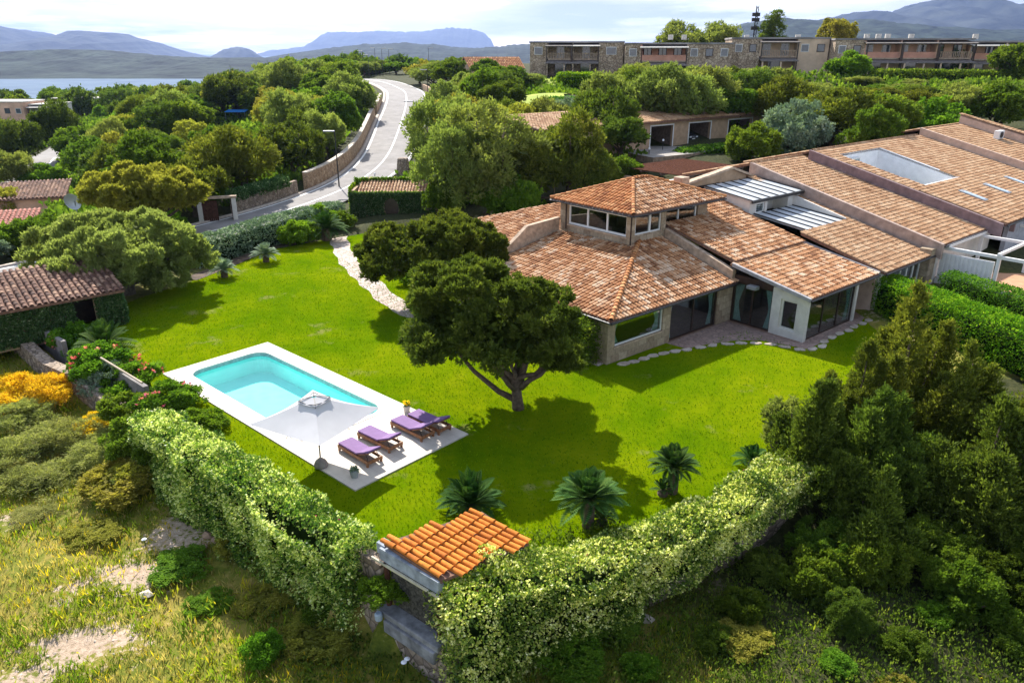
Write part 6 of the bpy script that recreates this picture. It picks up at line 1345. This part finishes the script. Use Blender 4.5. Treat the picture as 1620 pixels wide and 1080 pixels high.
def putp(kind,shape,u,v,wpx,label=None,zs=1.0,**k):
    """crown centred on pixel (u,v), wpx wide, standing on the land"""
    h=3.0;sh_=SHAPES[shape]
    for _ in range(4):
        x,y,z=place(u,v,h); d=y*_c-(z+h-H0)*_s; wm=wpx*d/1170; h=sh_['zc']*wm/2*zs
    if v<86:
        y=172.0;x=ax(u,y);g_=Tf(x,y);wm=wpx*y*.932/1170; zc_=H0+y*math.tan(math.atan((540-v)/1170)-PITCH); zs=max(.6,min(1.8,(zc_-g_)/(sh_['zc']*wm/2)))
        return put(kind,shape,x,y,wm,label,zs,nolim=True,lod='mid')
    q=ROADS; dd=np.hypot(q[:,0]-x,q[:,1]-y); i=int(np.argmin(dd)); need=5.4+.42*wm
    if dd[i]<need:
        sgn=-1 if x<q[i,0] else 1
        if u<600: sgn=-1
        x=float(q[i,0])+sgn*need*.97; y=float(y)
    return put(kind,shape,x,y,wm,label,zs,**k)
# garden trees ---------------------------------------------------------
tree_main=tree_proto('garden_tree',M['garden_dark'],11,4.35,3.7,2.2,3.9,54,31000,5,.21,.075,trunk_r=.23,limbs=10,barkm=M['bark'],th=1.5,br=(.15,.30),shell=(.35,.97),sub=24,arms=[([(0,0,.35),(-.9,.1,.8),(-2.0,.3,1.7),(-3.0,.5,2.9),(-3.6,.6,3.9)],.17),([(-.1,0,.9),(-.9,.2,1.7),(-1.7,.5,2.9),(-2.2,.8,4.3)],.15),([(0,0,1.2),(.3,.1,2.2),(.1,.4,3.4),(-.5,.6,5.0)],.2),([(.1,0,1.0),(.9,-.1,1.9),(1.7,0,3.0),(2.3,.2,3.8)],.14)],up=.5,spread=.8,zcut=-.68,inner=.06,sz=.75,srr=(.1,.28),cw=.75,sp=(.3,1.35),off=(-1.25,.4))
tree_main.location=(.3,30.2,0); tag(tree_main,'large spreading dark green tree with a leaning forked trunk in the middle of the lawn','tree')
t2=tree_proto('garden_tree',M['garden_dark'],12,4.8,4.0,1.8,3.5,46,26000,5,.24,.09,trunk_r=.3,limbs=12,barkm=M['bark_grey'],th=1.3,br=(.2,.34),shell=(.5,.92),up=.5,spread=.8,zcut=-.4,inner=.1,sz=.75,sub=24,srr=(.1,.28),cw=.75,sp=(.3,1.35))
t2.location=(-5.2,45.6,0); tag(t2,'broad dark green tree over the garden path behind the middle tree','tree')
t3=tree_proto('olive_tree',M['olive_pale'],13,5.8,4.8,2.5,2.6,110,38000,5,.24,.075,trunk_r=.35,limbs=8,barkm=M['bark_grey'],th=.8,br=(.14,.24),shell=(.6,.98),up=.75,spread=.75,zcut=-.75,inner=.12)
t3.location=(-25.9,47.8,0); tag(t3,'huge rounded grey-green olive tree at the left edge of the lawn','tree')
t4=tree_proto('golden_tree',M['golden'],14,6.3,4.6,1.9,4.1,60,24000,5,.26,.11,trunk_r=.35,limbs=12,barkm=M['bark'],th=2.2,br=(.2,.34),shell=(.55,.9),up=.6,spread=.85,zcut=-.3,inner=.1)
t4.location=(-31.6,64.0,Tf(-31.6,64)); tag(t4,'wide golden green tree behind the big olive tree, left of the wooden gate','tree')
# junipers at the right front
JR=[('juniper_brown','upright',16.7,28.9,5.0,1.0,'tallest juniper with brownish crown in the right foreground'),('juniper_brown','upright',20.4,25.6,5.2,.68,'broad juniper at the right edge of the foreground'),('juniper','upright',13.9,24.8,4.6,.72,'dark juniper in front of the tallest juniper'),
('juniper','upright',17.2,23.2,5.2,.72,'dark juniper at the lower right below the broad juniper'),('olive','upright',10.8,26.4,1.5,1.15,'thin pale green young tree beside the lawn left of the junipers'),('juniper','upright',11.3,24.2,3.6,.9,'narrow dark juniper at the right end of the flowering hedge'),
('mastic','mound',12.0,20.8,2.4,1.0,'green bush at the foot of the junipers near the bottom edge'),('mastic','mound',10.0,19.9,2.1,.9,'small leafy bush with yellow flowers around it at the bottom right of the hedge'),('juniper','upright',19.6,20.4,4.8,.6,'dark shaded juniper in the lower right corner'),('mastic','mound',7.4,18.9,1.4,.8,'low bush under the right flowering hedge'),('juniper_brown','upright',14.2,27.3,3.8,.95,'juniper just left of the tallest juniper by the lawn'),('juniper_brown','upright',18.4,27.2,4.2,.9,'juniper with brown tips just right of the tallest juniper'),('juniper','upright',22.8,23.2,5.0,.7,'juniper cut off by the right edge below the clipped hedges'),('mastic','mound',14.6,19.2,2.6,.8,'dark leafy bush between the junipers and the bottom edge'),('mastic','mound',17.4,18.4,2.4,.7,'low dark bush near the bottom right corner'),('juniper','upright',12.9,22.0,3.4,.7,'low juniper bush at the foot of the narrow juniper')]
r=np.random.default_rng(44)
EX=[('juniper',10.4,18.4,1.9,.8),('mastic',11.8,17.4,1.4,.7),('bright',9.4,16.6,1.0,.6),('mastic',15.4,17.6,1.7,.7),('golden',11.0,15.9,1.1,.5),('mastic',6.2,17.6,1.3,.7),('mastic',16.4,19.6,2.4,1.0),('mastic',10.9,21.4,2.2,1.0),('juniper',8.6,20.6,1.7,.8),('mastic',14.6,21.0,2.6,1.0),('bright',13.4,18.6,1.1,.8)]
for kd,x,y,w_,zs in EX: put(kd,'mound',x,y,w_,zs=zs,lod='hi' if w_>1.7 else 'mid')
for i,(kd,sp,x,y,wmm,zs,lb) in enumerate(JR):
    s_=SHAPES[sp]; R_=wmm/2
    if sp=='upright' and 'juniper' in kd:
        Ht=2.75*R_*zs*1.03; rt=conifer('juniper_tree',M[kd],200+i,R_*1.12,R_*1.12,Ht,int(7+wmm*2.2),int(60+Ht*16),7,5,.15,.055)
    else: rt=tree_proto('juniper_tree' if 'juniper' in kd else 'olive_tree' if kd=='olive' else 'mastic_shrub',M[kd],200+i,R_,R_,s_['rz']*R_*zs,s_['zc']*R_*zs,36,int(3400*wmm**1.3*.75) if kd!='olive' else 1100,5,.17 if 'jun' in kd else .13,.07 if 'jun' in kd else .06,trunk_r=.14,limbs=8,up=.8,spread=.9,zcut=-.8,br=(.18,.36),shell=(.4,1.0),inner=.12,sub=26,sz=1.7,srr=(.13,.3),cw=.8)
    rt.location=(x,y,Tf(x,y)); tag(rt,lb,'tree' if sp!='mound' else 'shrub'); PLACED.append((rt,kd,sp,x,y,wmm,lb))
# hand placed trees (crown centre pixel, width)
HP=[('juniper_brown','round',430,255,135),('juniper','round',495,235,95),('juniper_brown','umbrella',455,285,120),('bright','mound',345,240,60),('golden','mound',345,290,60),('olive','round',300,300,70),('mastic','round',385,236,60),('juniper','round',370,150,80),('olive','round',455,130,80),('olive','round',350,118,55),('pine','upright',487,92,34),('mastic','round',535,110,80),('olive','round',590,150,80),('mastic','round',560,155,70),('mastic','round',545,190,90),('olive','round',560,215,75),('golden','round',350,155,60),('golden','mound',260,155,90),('bright','mound',160,235,38),('bright','mound',197,195,40),('bright','mound',197,215,40),('juniper','upright',90,205,66),('juniper','round',30,230,80),('olive','round',15,270,75),('golden','round',10,320,60),('mastic','round',300,180,75),('juniper','round',250,200,80),('bright','mound',75,285,60),
('olive','upright',700,230,120),('olive','upright',770,250,150),('olive','upright',720,270,110),('juniper_brown','round',845,270,130),('juniper_brown','upright',900,240,110),('juniper','round',955,190,100),('juniper','umbrella',985,215,90),('mastic','round',800,105,75),('pine','umbrella',802,130,50),('olive','round',840,105,70),('mastic','round',712,108,56),('mastic','round',770,95,56),('olive','round',640,100,70),('juniper','round',600,100,46),('golden','round',620,100,56),('golden','round',730,190,90),('olive','round',680,190,80),('golden','round',800,210,90),('olive','mound',862,192,80),('bright','mound',810,320,95),('bright','mound',735,255,60),('bright','mound',652,245,44),('mastic','round',700,330,60),('juniper','round',930,275,90),('mastic','round',990,275,60),('olive','round',960,160,90),('silver','mound',895,180,50),('bright','mound',985,290,40),
('olive','round',1040,150,110),('olive','round',1120,140,110),('juniper','round',1180,130,90),('olive','round',1090,165,100),('juniper_brown','round',1240,150,110),('juniper','round',1290,130,100),('juniper_brown','round',1330,160,130),('mastic','round',1400,165,120),('juniper_brown','round',1460,150,110),('olive','round',1520,165,90),('mastic','round',1590,170,90),('olive','round',1570,145,60),('silver','mound',1250,215,110),('silver','mound',1290,210,70),('mastic','mound',1190,235,90),('bright','mound',1480,205,110),('golden','mound',1270,175,50),('mastic','round',1150,170,80),('olive','round',1000,130,70),('golden','round',1320,64,58),('olive','round',1080,74,78),('olive','round',1135,70,64),('mastic','upright',1510,100,36),('mastic','round',1600,95,60),('mastic','round',1380,215,90),('bright','mound',1345,110,60),
('silver','mound',70,395,90),('bright','mound',60,420,140),('mastic','mound',20,385,70),('mastic','mound',110,372,90),('bright','mound',435,350,58),('bright','mound',505,350,60),('bright','mound',470,372,60),('mastic','mound',545,350,40),('bright','mound',650,440,44),('bright','mound',730,310,60)]
for t in HP: putp(*t[:5],zs=random.uniform(.88,1.12),nolim=(t[3]<72 or (t[2]>1300 and t[3]<112)))
put('juniper','cypress',ax(1216,165),165,7.0,'tall dark cypress beside the lattice mast',zs=.66,nolim=True,lod='mid')
put('juniper','cypress',ax(1101,168),168,4.6,'small dark cypress above the middle of the hilltop apartments',zs=.75,nolim=True,lod='mid')
# field edge shrubs
FB=[('scrub','mound',70,760,120,.4),('golden','mound',150,850,80,.3),('bright','mound',290,900,90,.3),('golden','mound',420,960,80,.35),('scrub','mound',60,705,120,.45),('silver','mound',240,680,60,.8),('bright','mound',60,515,90,.75),('bright','mound',120,545,80,.8),('bright','mound',165,580,100,.8),('bright','mound',215,610,100,.85),('silver','mound',175,610,80,1.0),('bright','mound',270,640,90,.8),('bright','mound',320,672,70,.8),('mastic','mound',215,660,90,1.0),('mastic','mound',215,700,100,1.0),('mastic','mound',250,725,70,1.1),('broom','mound',62,622,110,.6),('broom','mound',15,612,70,.6),('broom','mound',150,680,60,.8),('silver','mound',25,520,50,1.0),('scrub','mound',120,685,110,.5),('scrub','mound',30,660,110,.45),('scrub','mound',150,720,110,.45),('scrub','mound',10,745,90,.4),('scrub','mound',190,690,80,.5),('scrub','mound',60,820,80,.25),('olive','mound',215,760,80,.5),('golden','mound',190,760,120,.5),('golden','mound',230,745,90,.6),('bright','mound',417,1030,60,1.2),('bright','mound',330,960,70,.35),('golden','mound',500,1010,110,.4),('bright','mound',620,1010,90,.6),('bright','mound',900,1040,110,.5),('golden','mound',1180,1020,90,.4),('bright','mound',1010,1060,60,.8),('mastic','mound',520,970,80,.8),('mastic','mound',960,985,110,.5)]
for kd,sp,u,v,wp_,zs in FB:
    o=putp(kd,sp,u,v,wp_,zs=zs)
    if (kd,u) in (('bright',120),('bright',165),('bright',215),('bright',270),('bright',60)):
        rr=np.random.default_rng(u); dd=rdir(rr,46); dd[:,2]=np.abs(dd[:,2]); Cc=dd*np.array([1.0,1.0,.8])*rr.uniform(.85,1.05,(46,1)); Cc[:,2]+=.45; kk=fbm(Cc[:,0]*1.5+u,Cc[:,1]*1.5,5,2)>.56; Cc=Cc[kk];dd=dd[kk]
        V,F,v_=tufts(rr,Cc,dd,5,.10,.08,1.4,.1); np_mesh('blossom',V,F,M['flower_pink'],o,v_,local=True)
def scatter(name_region,P,sp,kinds,wr,avoid=None,seed=1,shape=None,maxn=999):
    r=np.random.default_rng(seed); xs=[p[0] for p in P];ys=[p[1] for p in P]; n=0
    gx=np.arange(min(xs),max(xs),sp);gy=np.arange(min(ys),max(ys),sp*.9)
    for j,yy in enumerate(gy):
        for xx in gx:
            x=xx+r.uniform(-.35,.35)*sp+(sp/2 if j%2 else 0);y=yy+r.uniform(-.35,.35)*sp
            if not inpoly(np.array([x]),np.array([y]),P)[0]: continue
            if dpoly(np.array([x]),np.array([y]),ROADS,False)[0]<(11 if x<-18 and y<170 else 8.5) or dpoly(np.array([x]),np.array([y]),LOWROAD,False)[0]<6.5: continue
            if avoid and any(inpoly(np.array([x]),np.array([y]),a)[0] for a in avoid): continue
            wm=r.uniform(*wr)
            if any((x-p[3])**2+(y-p[4])**2<(.30*(wm+p[5]))**2 for p in PLACED): continue
            u,v=proj(x,y,Tf(x,y)+2); 
            if u<-60 or u>1680: continue
            hw_=wm/2*1170/(y*.93); u1,v1=proj(x,y,Tf(x,y)); u2,v2=proj(x,y,Tf(x,y)+wm*.8)
            if u+hw_>24 and u-hw_<88 and v2<318 and v1>236 and y<165: continue
            if u-hw_<160 and v2<206 and y<212: continue
            if u+hw_>925 and u-hw_<1215 and v1>190 and y<100: continue
            if u+hw_>352 and u-hw_<396 and v2<200 and v1>186 and y<200: continue
            if u>1380 and v1>206 and y<100: continue
            if 800<u<915 and v2<166 and v1>135: continue
            kd=kinds[r.integers(len(kinds))]; sh_=shape or ('mound' if kd in('bright','golden') and r.random()<.6 else 'round' if r.random()<.75 else 'umbrella')
            put(kd,sh_,x,y,wm,zs=r.uniform(.85,1.15)); n+=1
            if n>=maxn: return
av=[[(-156,176),(-110,176),(-105,222),(-156,222)],[(-74,74),(-44,74),(-44,92),(-74,92)],[(-60,60),(-42,60),(-42,74),(-60,74)]]
scatter('left',[(-31,72),(-24,86),(-25,140),(-28,165),(-38,196),(-60,215),(-150,232),(-150,185),(-100,150),(-80,120),(-62,100),(-45,80)],7.4,['mastic','mastic','juniper','juniper_brown','olive','mastic','juniper','golden','bright'],(5.5,9),av,seed=2)
scatter('leftfar',[(-100,232),(-40,225),(-20,235),(0,300),(-60,330),(-150,330),(-190,270),(-160,235)],15,['mastic','olive','juniper','mastic'],(9,13),av,seed=3)
scatter('leftlow',[(-100,60),(-60,60),(-74,74),(-66,95),(-78,112),(-92,135),(-104,150),(-130,150)],8,['olive','golden','mastic','juniper'],(6,9),av,seed=4)
scatter('right',[(14,97),(40,103),(70,100),(110,108),(115,122),(60,127),(20,128)],7.2,['olive','juniper_brown','mastic','juniper','olive','mastic'],(5,7.5),None,seed=5)
scatter('mid',[(-14,98),(2,92),(3,104),(0,125),(4,140),(-8,145),(-13,120)],7.5,['olive','mastic','olive','juniper'],(5,7),None,seed=6)
scatter('right2',[(46,62),(60,66),(110,95),(100,105),(70,95),(40,76)],7,['mastic','juniper_brown','olive'],(5,8),None,seed=7)
for i,(u,v,w_p) in enumerate(((120,131,9),(128,128,9),(144,129,5),(178,130,9),(186,134,7),(82,131,10),(98,133,10),(60,138,12),(24,130,20),(35,133,16),(108,134,12),(150,136,14),(165,138,12),(75,137,14),(45,140,14))):
    y=330+i*3; x=ax(u,y); o=put('juniper','cypress' if w_p<11 else 'round',x,y,max(2.2,w_p*y/1250*(1 if w_p<11 else 1.3)),zs=.9 if w_p<11 else 1.1)
    zt_=H0-(y*_c*0+y)*math.tan(math.atan((v-540)/1170)+PITCH) if 0 else None
# automatic labels that single each tree out
LM=[('the big olive tree',205,385),('the wooden gate',350,330),('the blue canopy',375,190),('the far left building',70,180),('the lower road',50,280),('the road wall',560,250),('the tool house',632,305),('the road crest',610,122),('the roadside lamp',656,190),('the hilltop lawn',860,150),('the leftmost apartments',900,88),('the garage row',1110,205),('the lattice mast',1190,40),('the right apartments',1500,85),('the farthest tiled house',1530,225),('the brown pergola',1090,262),('the villa tower',1000,300),('the silvery hedge',450,355),('the ivy-clad cabin',100,460),('the field wall',110,600),('the swimming pool',440,620),('the orange tiled shelter',700,860),('the distant water',200,130),('the pink balconies',1350,90),('the white courtyard',1420,265),('the grey roofed house',353,132),('the far shore',60,128)]
import collections
grp=collections.defaultdict(list)
for (o,kd,sp,x,y,wm,lb) in PLACED:
    if lb: continue
    z=Tf(x,y); u,v=proj(x,y,z+wm*.4)
    if v<60: v=60
    best=min(LM,key=lambda q:(q[1]-u)**2+((q[2]-v)*1.3)**2); du=u-best[1];dv=v-best[2]
    if abs(du)>abs(dv)*1.4: dr_='left of' if du<0 else 'right of'
    else: dr_='above' if dv<0 else 'below'
    if abs(du)<14 and abs(dv)<14: dr_='right beside'
    kn=KD[kd]+(' cypress' if sp=='cypress' else '')+{'round':' tree','umbrella':' flat-topped tree','upright':' tree','mound':' bush','cypress':' tree'}[sp]
    kn=kn.replace('juniper cypress','cypress')
    grp[f'{kn} {dr_} {best[0]}'].append((u,v,o))
ORD=['first','second','third','fourth','fifth','sixth','seventh','eighth','ninth','tenth','eleventh','twelfth']
for k_,l in grp.items():
    if len(l)==1: l[0][2]['label']=k_; continue
    l.sort(key=lambda q:q[0]); n=len(l); nw={2:'two',3:'three',4:'four',5:'five',6:'six',7:'seven',8:'eight',9:'nine',10:'ten'}.get(n,'the many')
    for i,(u,v,o) in enumerate(l):
        pos='leftmost' if i==0 else 'rightmost' if i==n-1 else 'middle' if n==3 else f'{ORD[min(i,11)]} from left'
        o['label']=f'{k_}, {pos} of {nw}'; o['group']=k_+'s'
# undergrowth of the woods (uncountable)
def stuff_leaves(name,label,P,n,L,W,mat,seed,h=.5,cat='undergrowth',avoid=None,up=.6,lpt=3,mask=None,lean=1.0):
    r=np.random.default_rng(seed); xs=[p[0] for p in P];ys=[p[1] for p in P]
    x=r.uniform(min(xs),max(xs),n);y=r.uniform(min(ys),max(ys),n); k=inpoly(x,y,P)&(dpoly(x,y,ROADS[::3],False)>5)&(dpoly(x,y,LOWROAD[::3],False)>4)
    if mask is not None: k&=mask(x,y,r)
    x=x[k];y=y[k]; z=T(x,y)+r.uniform(0,h,len(x))*fbm(x*.3,y*.3,seed)*1.6
    V,F,v=tufts(r,np.stack([x,y,z],1),np.tile([0,0,1.0],(len(x),1)),lpt,L,W,lean,up)
    o=np_mesh(name,V,F,mat,None,v); tag(o,label,cat,kind='stuff'); return o
stuff_leaves('undergrowth','low dark green undergrowth filling the wood between the trees',[(-31,74),(-25,86),(-26,140),(-40,200),(-150,240),(-150,150),(-62,60),(-40,62)],52000,.75,.5,M['mastic'],61,1.6)
stuff_leaves('undergrowth','low scrub under the trees between the road and the garages',[(-13,76),(14,80),(14,96),(110,104),(118,126),(60,132),(4,142),(-10,150),(-14,110)],22000,.6,.4,M['mastic'],62,1.0,mask=lambda x,y,r:~((x>-2)&(x<14)&(y>100)&(y<122)))
stuff_leaves('undergrowth','leafy ground plants behind the tiled roofs',[(18,66),(38,80),(60,84),(100,96),(96,80),(60,58),(55,62),(30,60)],16000,.4,.25,M['hedge_green'],63,.6)
stuff_leaves('undergrowth','shaded low plants at the foot of the front hedges and junipers',[(-9,19.4),(-6,16),(-2,14),(12,13),(24,17),(26,28),(16,25),(10,22)],40000,.12,.06,M['juniper'],64,.4,avoid=None)
# field grasses
FP_=[(-45,50),(-33,44),(-30,40.5),(-24.5,35.4),(-17,29.2),(-14,25.2),(-5.5,17.8),(-2.4,15.8),(2,17.3),(6,19.2),(10,21.5),(22,26),(26,14),(0,11.5),(-18,12.5),(-48,36)]
def gr(name,label,n,hh,ww,mat,seed,mk,lpt=4,lean=.9):
    r=np.random.default_rng(seed); y=12+ (r.random(n)**1.5)*36; x=r.uniform(-46,24,n); k=inpoly(x,y,FP_)&~((x>7.5)&(y>15.5)&(r.random(n)<.88)); 
    uu=810+1170*x/np.maximum(y*_c+17*_s,1); k&=(uu>-40)&(uu<1680)&mk(x,y,r); x=x[k];y=y[k]; z=T(x,y)+ (fbm(x*.9,y*.9,21)-.5)*.28-.03
    cl=fbm(x*.6,y*.6,seed+5,3)
    V,F,v=tufts(r,np.stack([x,y,z],1),np.tile([0,0,1.0],(len(x),1)),lpt,hh,ww,lean,.7,np.clip((cl-.5)*2+.5+r.normal(size=len(x))*.2,0,1)); o=np_mesh(name,V,F,mat,None,v); tag(o,label,'grass',kind='stuff')
gr('wild_grass','mixed green wild grass and weeds of the field',85000,.22,.032,leafmat('field_green',[(0,(.035,.07,.006)),(.5,(.10,.16,.010)),(1,(.24,.27,.02))],.4,objvar=0),71,lambda x,y,r:(dirtmask(x,y)<.45)&(fbm(x*.3,y*.3,77,3)+r.normal(size=len(x))*.05>.42))
gr('dry_grass','straw coloured dry grass of the field',42000,.26,.03,M['straw'],72,lambda x,y,r:(dirtmask(x,y)<.6)&(fbm(x*.3,y*.3,77,3)+r.normal(size=len(x))*.06<.5)&(x<6))
gr('wild_weeds','taller bright green and ochre weeds in clumps over the field',34000,.36,.05,leafmat('field_weed',[(0,(.05,.08,.008)),(.4,(.11,.17,.012)),(.75,(.24,.25,.02)),(1,(.40,.27,.03))],.4,objvar=0),75,lambda x,y,r:(dirtmask(x,y)<.35)&(fbm(x*.55,y*.55,97,3)+r.normal(size=len(x))*.04>.57),lpt=4,lean=1.3)
gr('wild_flowers','small yellow wild flowers in the grass near the bottom edge',2600,.09,.07,M['flower_yellow'],73,lambda x,y,r:(fbm(x*.5,y*.5,80,3)>.56)&(y<22),lpt=3)
gr('dry_grass','ochre dry weeds scattered over the field',16000,.3,.03,M['broom'],74,lambda x,y,r:(fbm(x*.35,y*.35,90,3)+r.normal(size=len(x))*.04>.58)&(x<-2))
# gravel on the bare patches
r=np.random.default_rng(31); n=26000; y=13+(r.random(n)**1.4)*30; x=r.uniform(-34,2,n); k=inpoly(x,y,FP_)&(dirtmask(x,y)+r.normal(size=n)*.12>.5); x=x[k];y=y[k]; n=len(x); s=.012+.05*r.random(n)**3.5
oc=np.array([[1,0,0],[0,1,0],[-1,0,0],[0,-1,0],[0,0,.8],[0,0,-.8]],float); Vg=(oc[None]*s[:,None,None]*r.uniform(.6,1.3,(n,6,1))); an=r.uniform(0,6.28,n); ca,sa=np.cos(an)[:,None],np.sin(an)[:,None]
Vg=np.stack([Vg[:,:,0]*ca-Vg[:,:,1]*sa+x[:,None],Vg[:,:,0]*sa+Vg[:,:,1]*ca+y[:,None],Vg[:,:,2]+(T(x,y)+(fbm(x*.9,y*.9,21)-.5)*.28)[:,None]],2).reshape(-1,3)
tq=np.array([[0,1,4],[1,2,4],[2,3,4],[3,0,4]]); Fg=(np.arange(n)[:,None,None]*6+tq[None]).reshape(-1,3); o=np_mesh('gravel',Vg,Fg,simple('gravel_stone',(.50,.42,.34),.95,var=.3,scale=3)); tag(o,'small pale stones strewn over the bare patches of the field','gravel',kind='stuff')
# loose stones of the field
r=np.random.default_rng(3)
def rock(x,y,s,label,mat=None):
    z=Tf(x,y); V=rdir(r,16)*np.array([s,s*.8,s*.55])*r.uniform(.8,1.1,(16,1)); import bmesh
    bm=bmesh.new(); [bm.verts.new((x+p[0],y+p[1],z+p[2]+s*.2)) for p in V]; bmesh.ops.convex_hull(bm,input=bm.verts); me=bpy.data.meshes.new('rock'); bm.to_mesh(me); bm.free(); o=link_mesh('rock',me,mat or M['pale_rock']); tag(o,label,'rock')
M['pale_rock']=simple('pale_rock',(.58,.50,.42),.95,var=.15,scale=4,bump=.6,bscale=9); M['tan_rock']=simple('tan_rock',(.38,.25,.16),.95,var=.25,scale=4,bump=.6,bscale=9)
for (u,v,s,lb,mt) in ((232,943,.26,'large pale rock on the bare patch of the field','pale_rock'),(330,852,.26,'tan rock at the foot of the left hedge, topmost of the pile','tan_rock'),(322,868,.2,'tan rock at the left end of the rock pile by the hedge','tan_rock'),(345,858,.24,'squarish tan rock in the middle of the rock pile','tan_rock'),(358,868,.24,'tan rock at the right of the rock pile','tan_rock'),(385,884,.2,'brown rock lying right of the rock pile by the hedge','tan_rock'),(316,878,.16,'small pale rock at the front of the rock pile','pale_rock'),(1022,980,.28,'pale rock under the right flowering hedge','pale_rock'),(1010,925,.2,'pale stone at the wall foot below the right flowering hedge','pale_rock'),(107,643,.14,'small white stone below the field wall','pale_rock'),(890,1000,.2,'grey stone in the shade below the right hedge','tan_rock'),(722,1010,.26,'grey boulder at the corner of the shelter wall','pale_rock')):
    x,y,z=at(u,v,-1.9); rock(x,y,s,lb,M[mt])
rkw=smooth_line([(.2,17.1),(3,18.9),(7,21.2),(10.4,23.6)],1.0); wall_line('base_wall',rkw,1.3,.5,M['rubble'],'rough stone base wall under the right flowering hedge',below=.4)
for i,(u,v) in enumerate(((645,1058),(684,1050),(640,1063),(230,862))):
    x,y,z=at(u,v,-1.9 if i<3 else -1.6); rt=empty('white_flower',(x,y,Tf(x,y)),['white flower head left of the pair below the shelter wall','white flower head right of the pair below the shelter wall','lowest white flower head below the shelter wall','lone white flower in the middle of the field'][i],'flower'); zt_=Tf(x,y)
    m=MB(); m.tube([(x,y,zt_),(x,y,zt_+.45)],.012,5); m.build('stem',M['hedge_green'],rt); m=MB(); m.tube([(x,y,zt_+.43),(x,y,zt_+.46),(x,y,zt_+.5)],[.03,.09,.04],10); m.build('flower_head',M['plaster_white'],rt)
# ------------------------------------------------------------------ air
hz=MB(); hz.box(W0,-14500,14000,-60,18800,-62,700); ho=hz.build('haze',None)
hm_=newmat('haze'); g=G(hm_); pv=g.node('ShaderNodeVolumePrincipled'); pv.inputs['Color'].default_value=(.33,.46,.84,1); pv.inputs['Density'].default_value=5.2e-5; pv.inputs['Anisotropy'].default_value=.3
o_=g.node('ShaderNodeOutputMaterial'); g.l.new(pv.outputs[0],o_.inputs['Volume']); ho.data.materials.append(hm_); ho['kind']='stuff'; ho['label']='thin bluish air between the garden and the distant mountains'; ho['category']='haze'
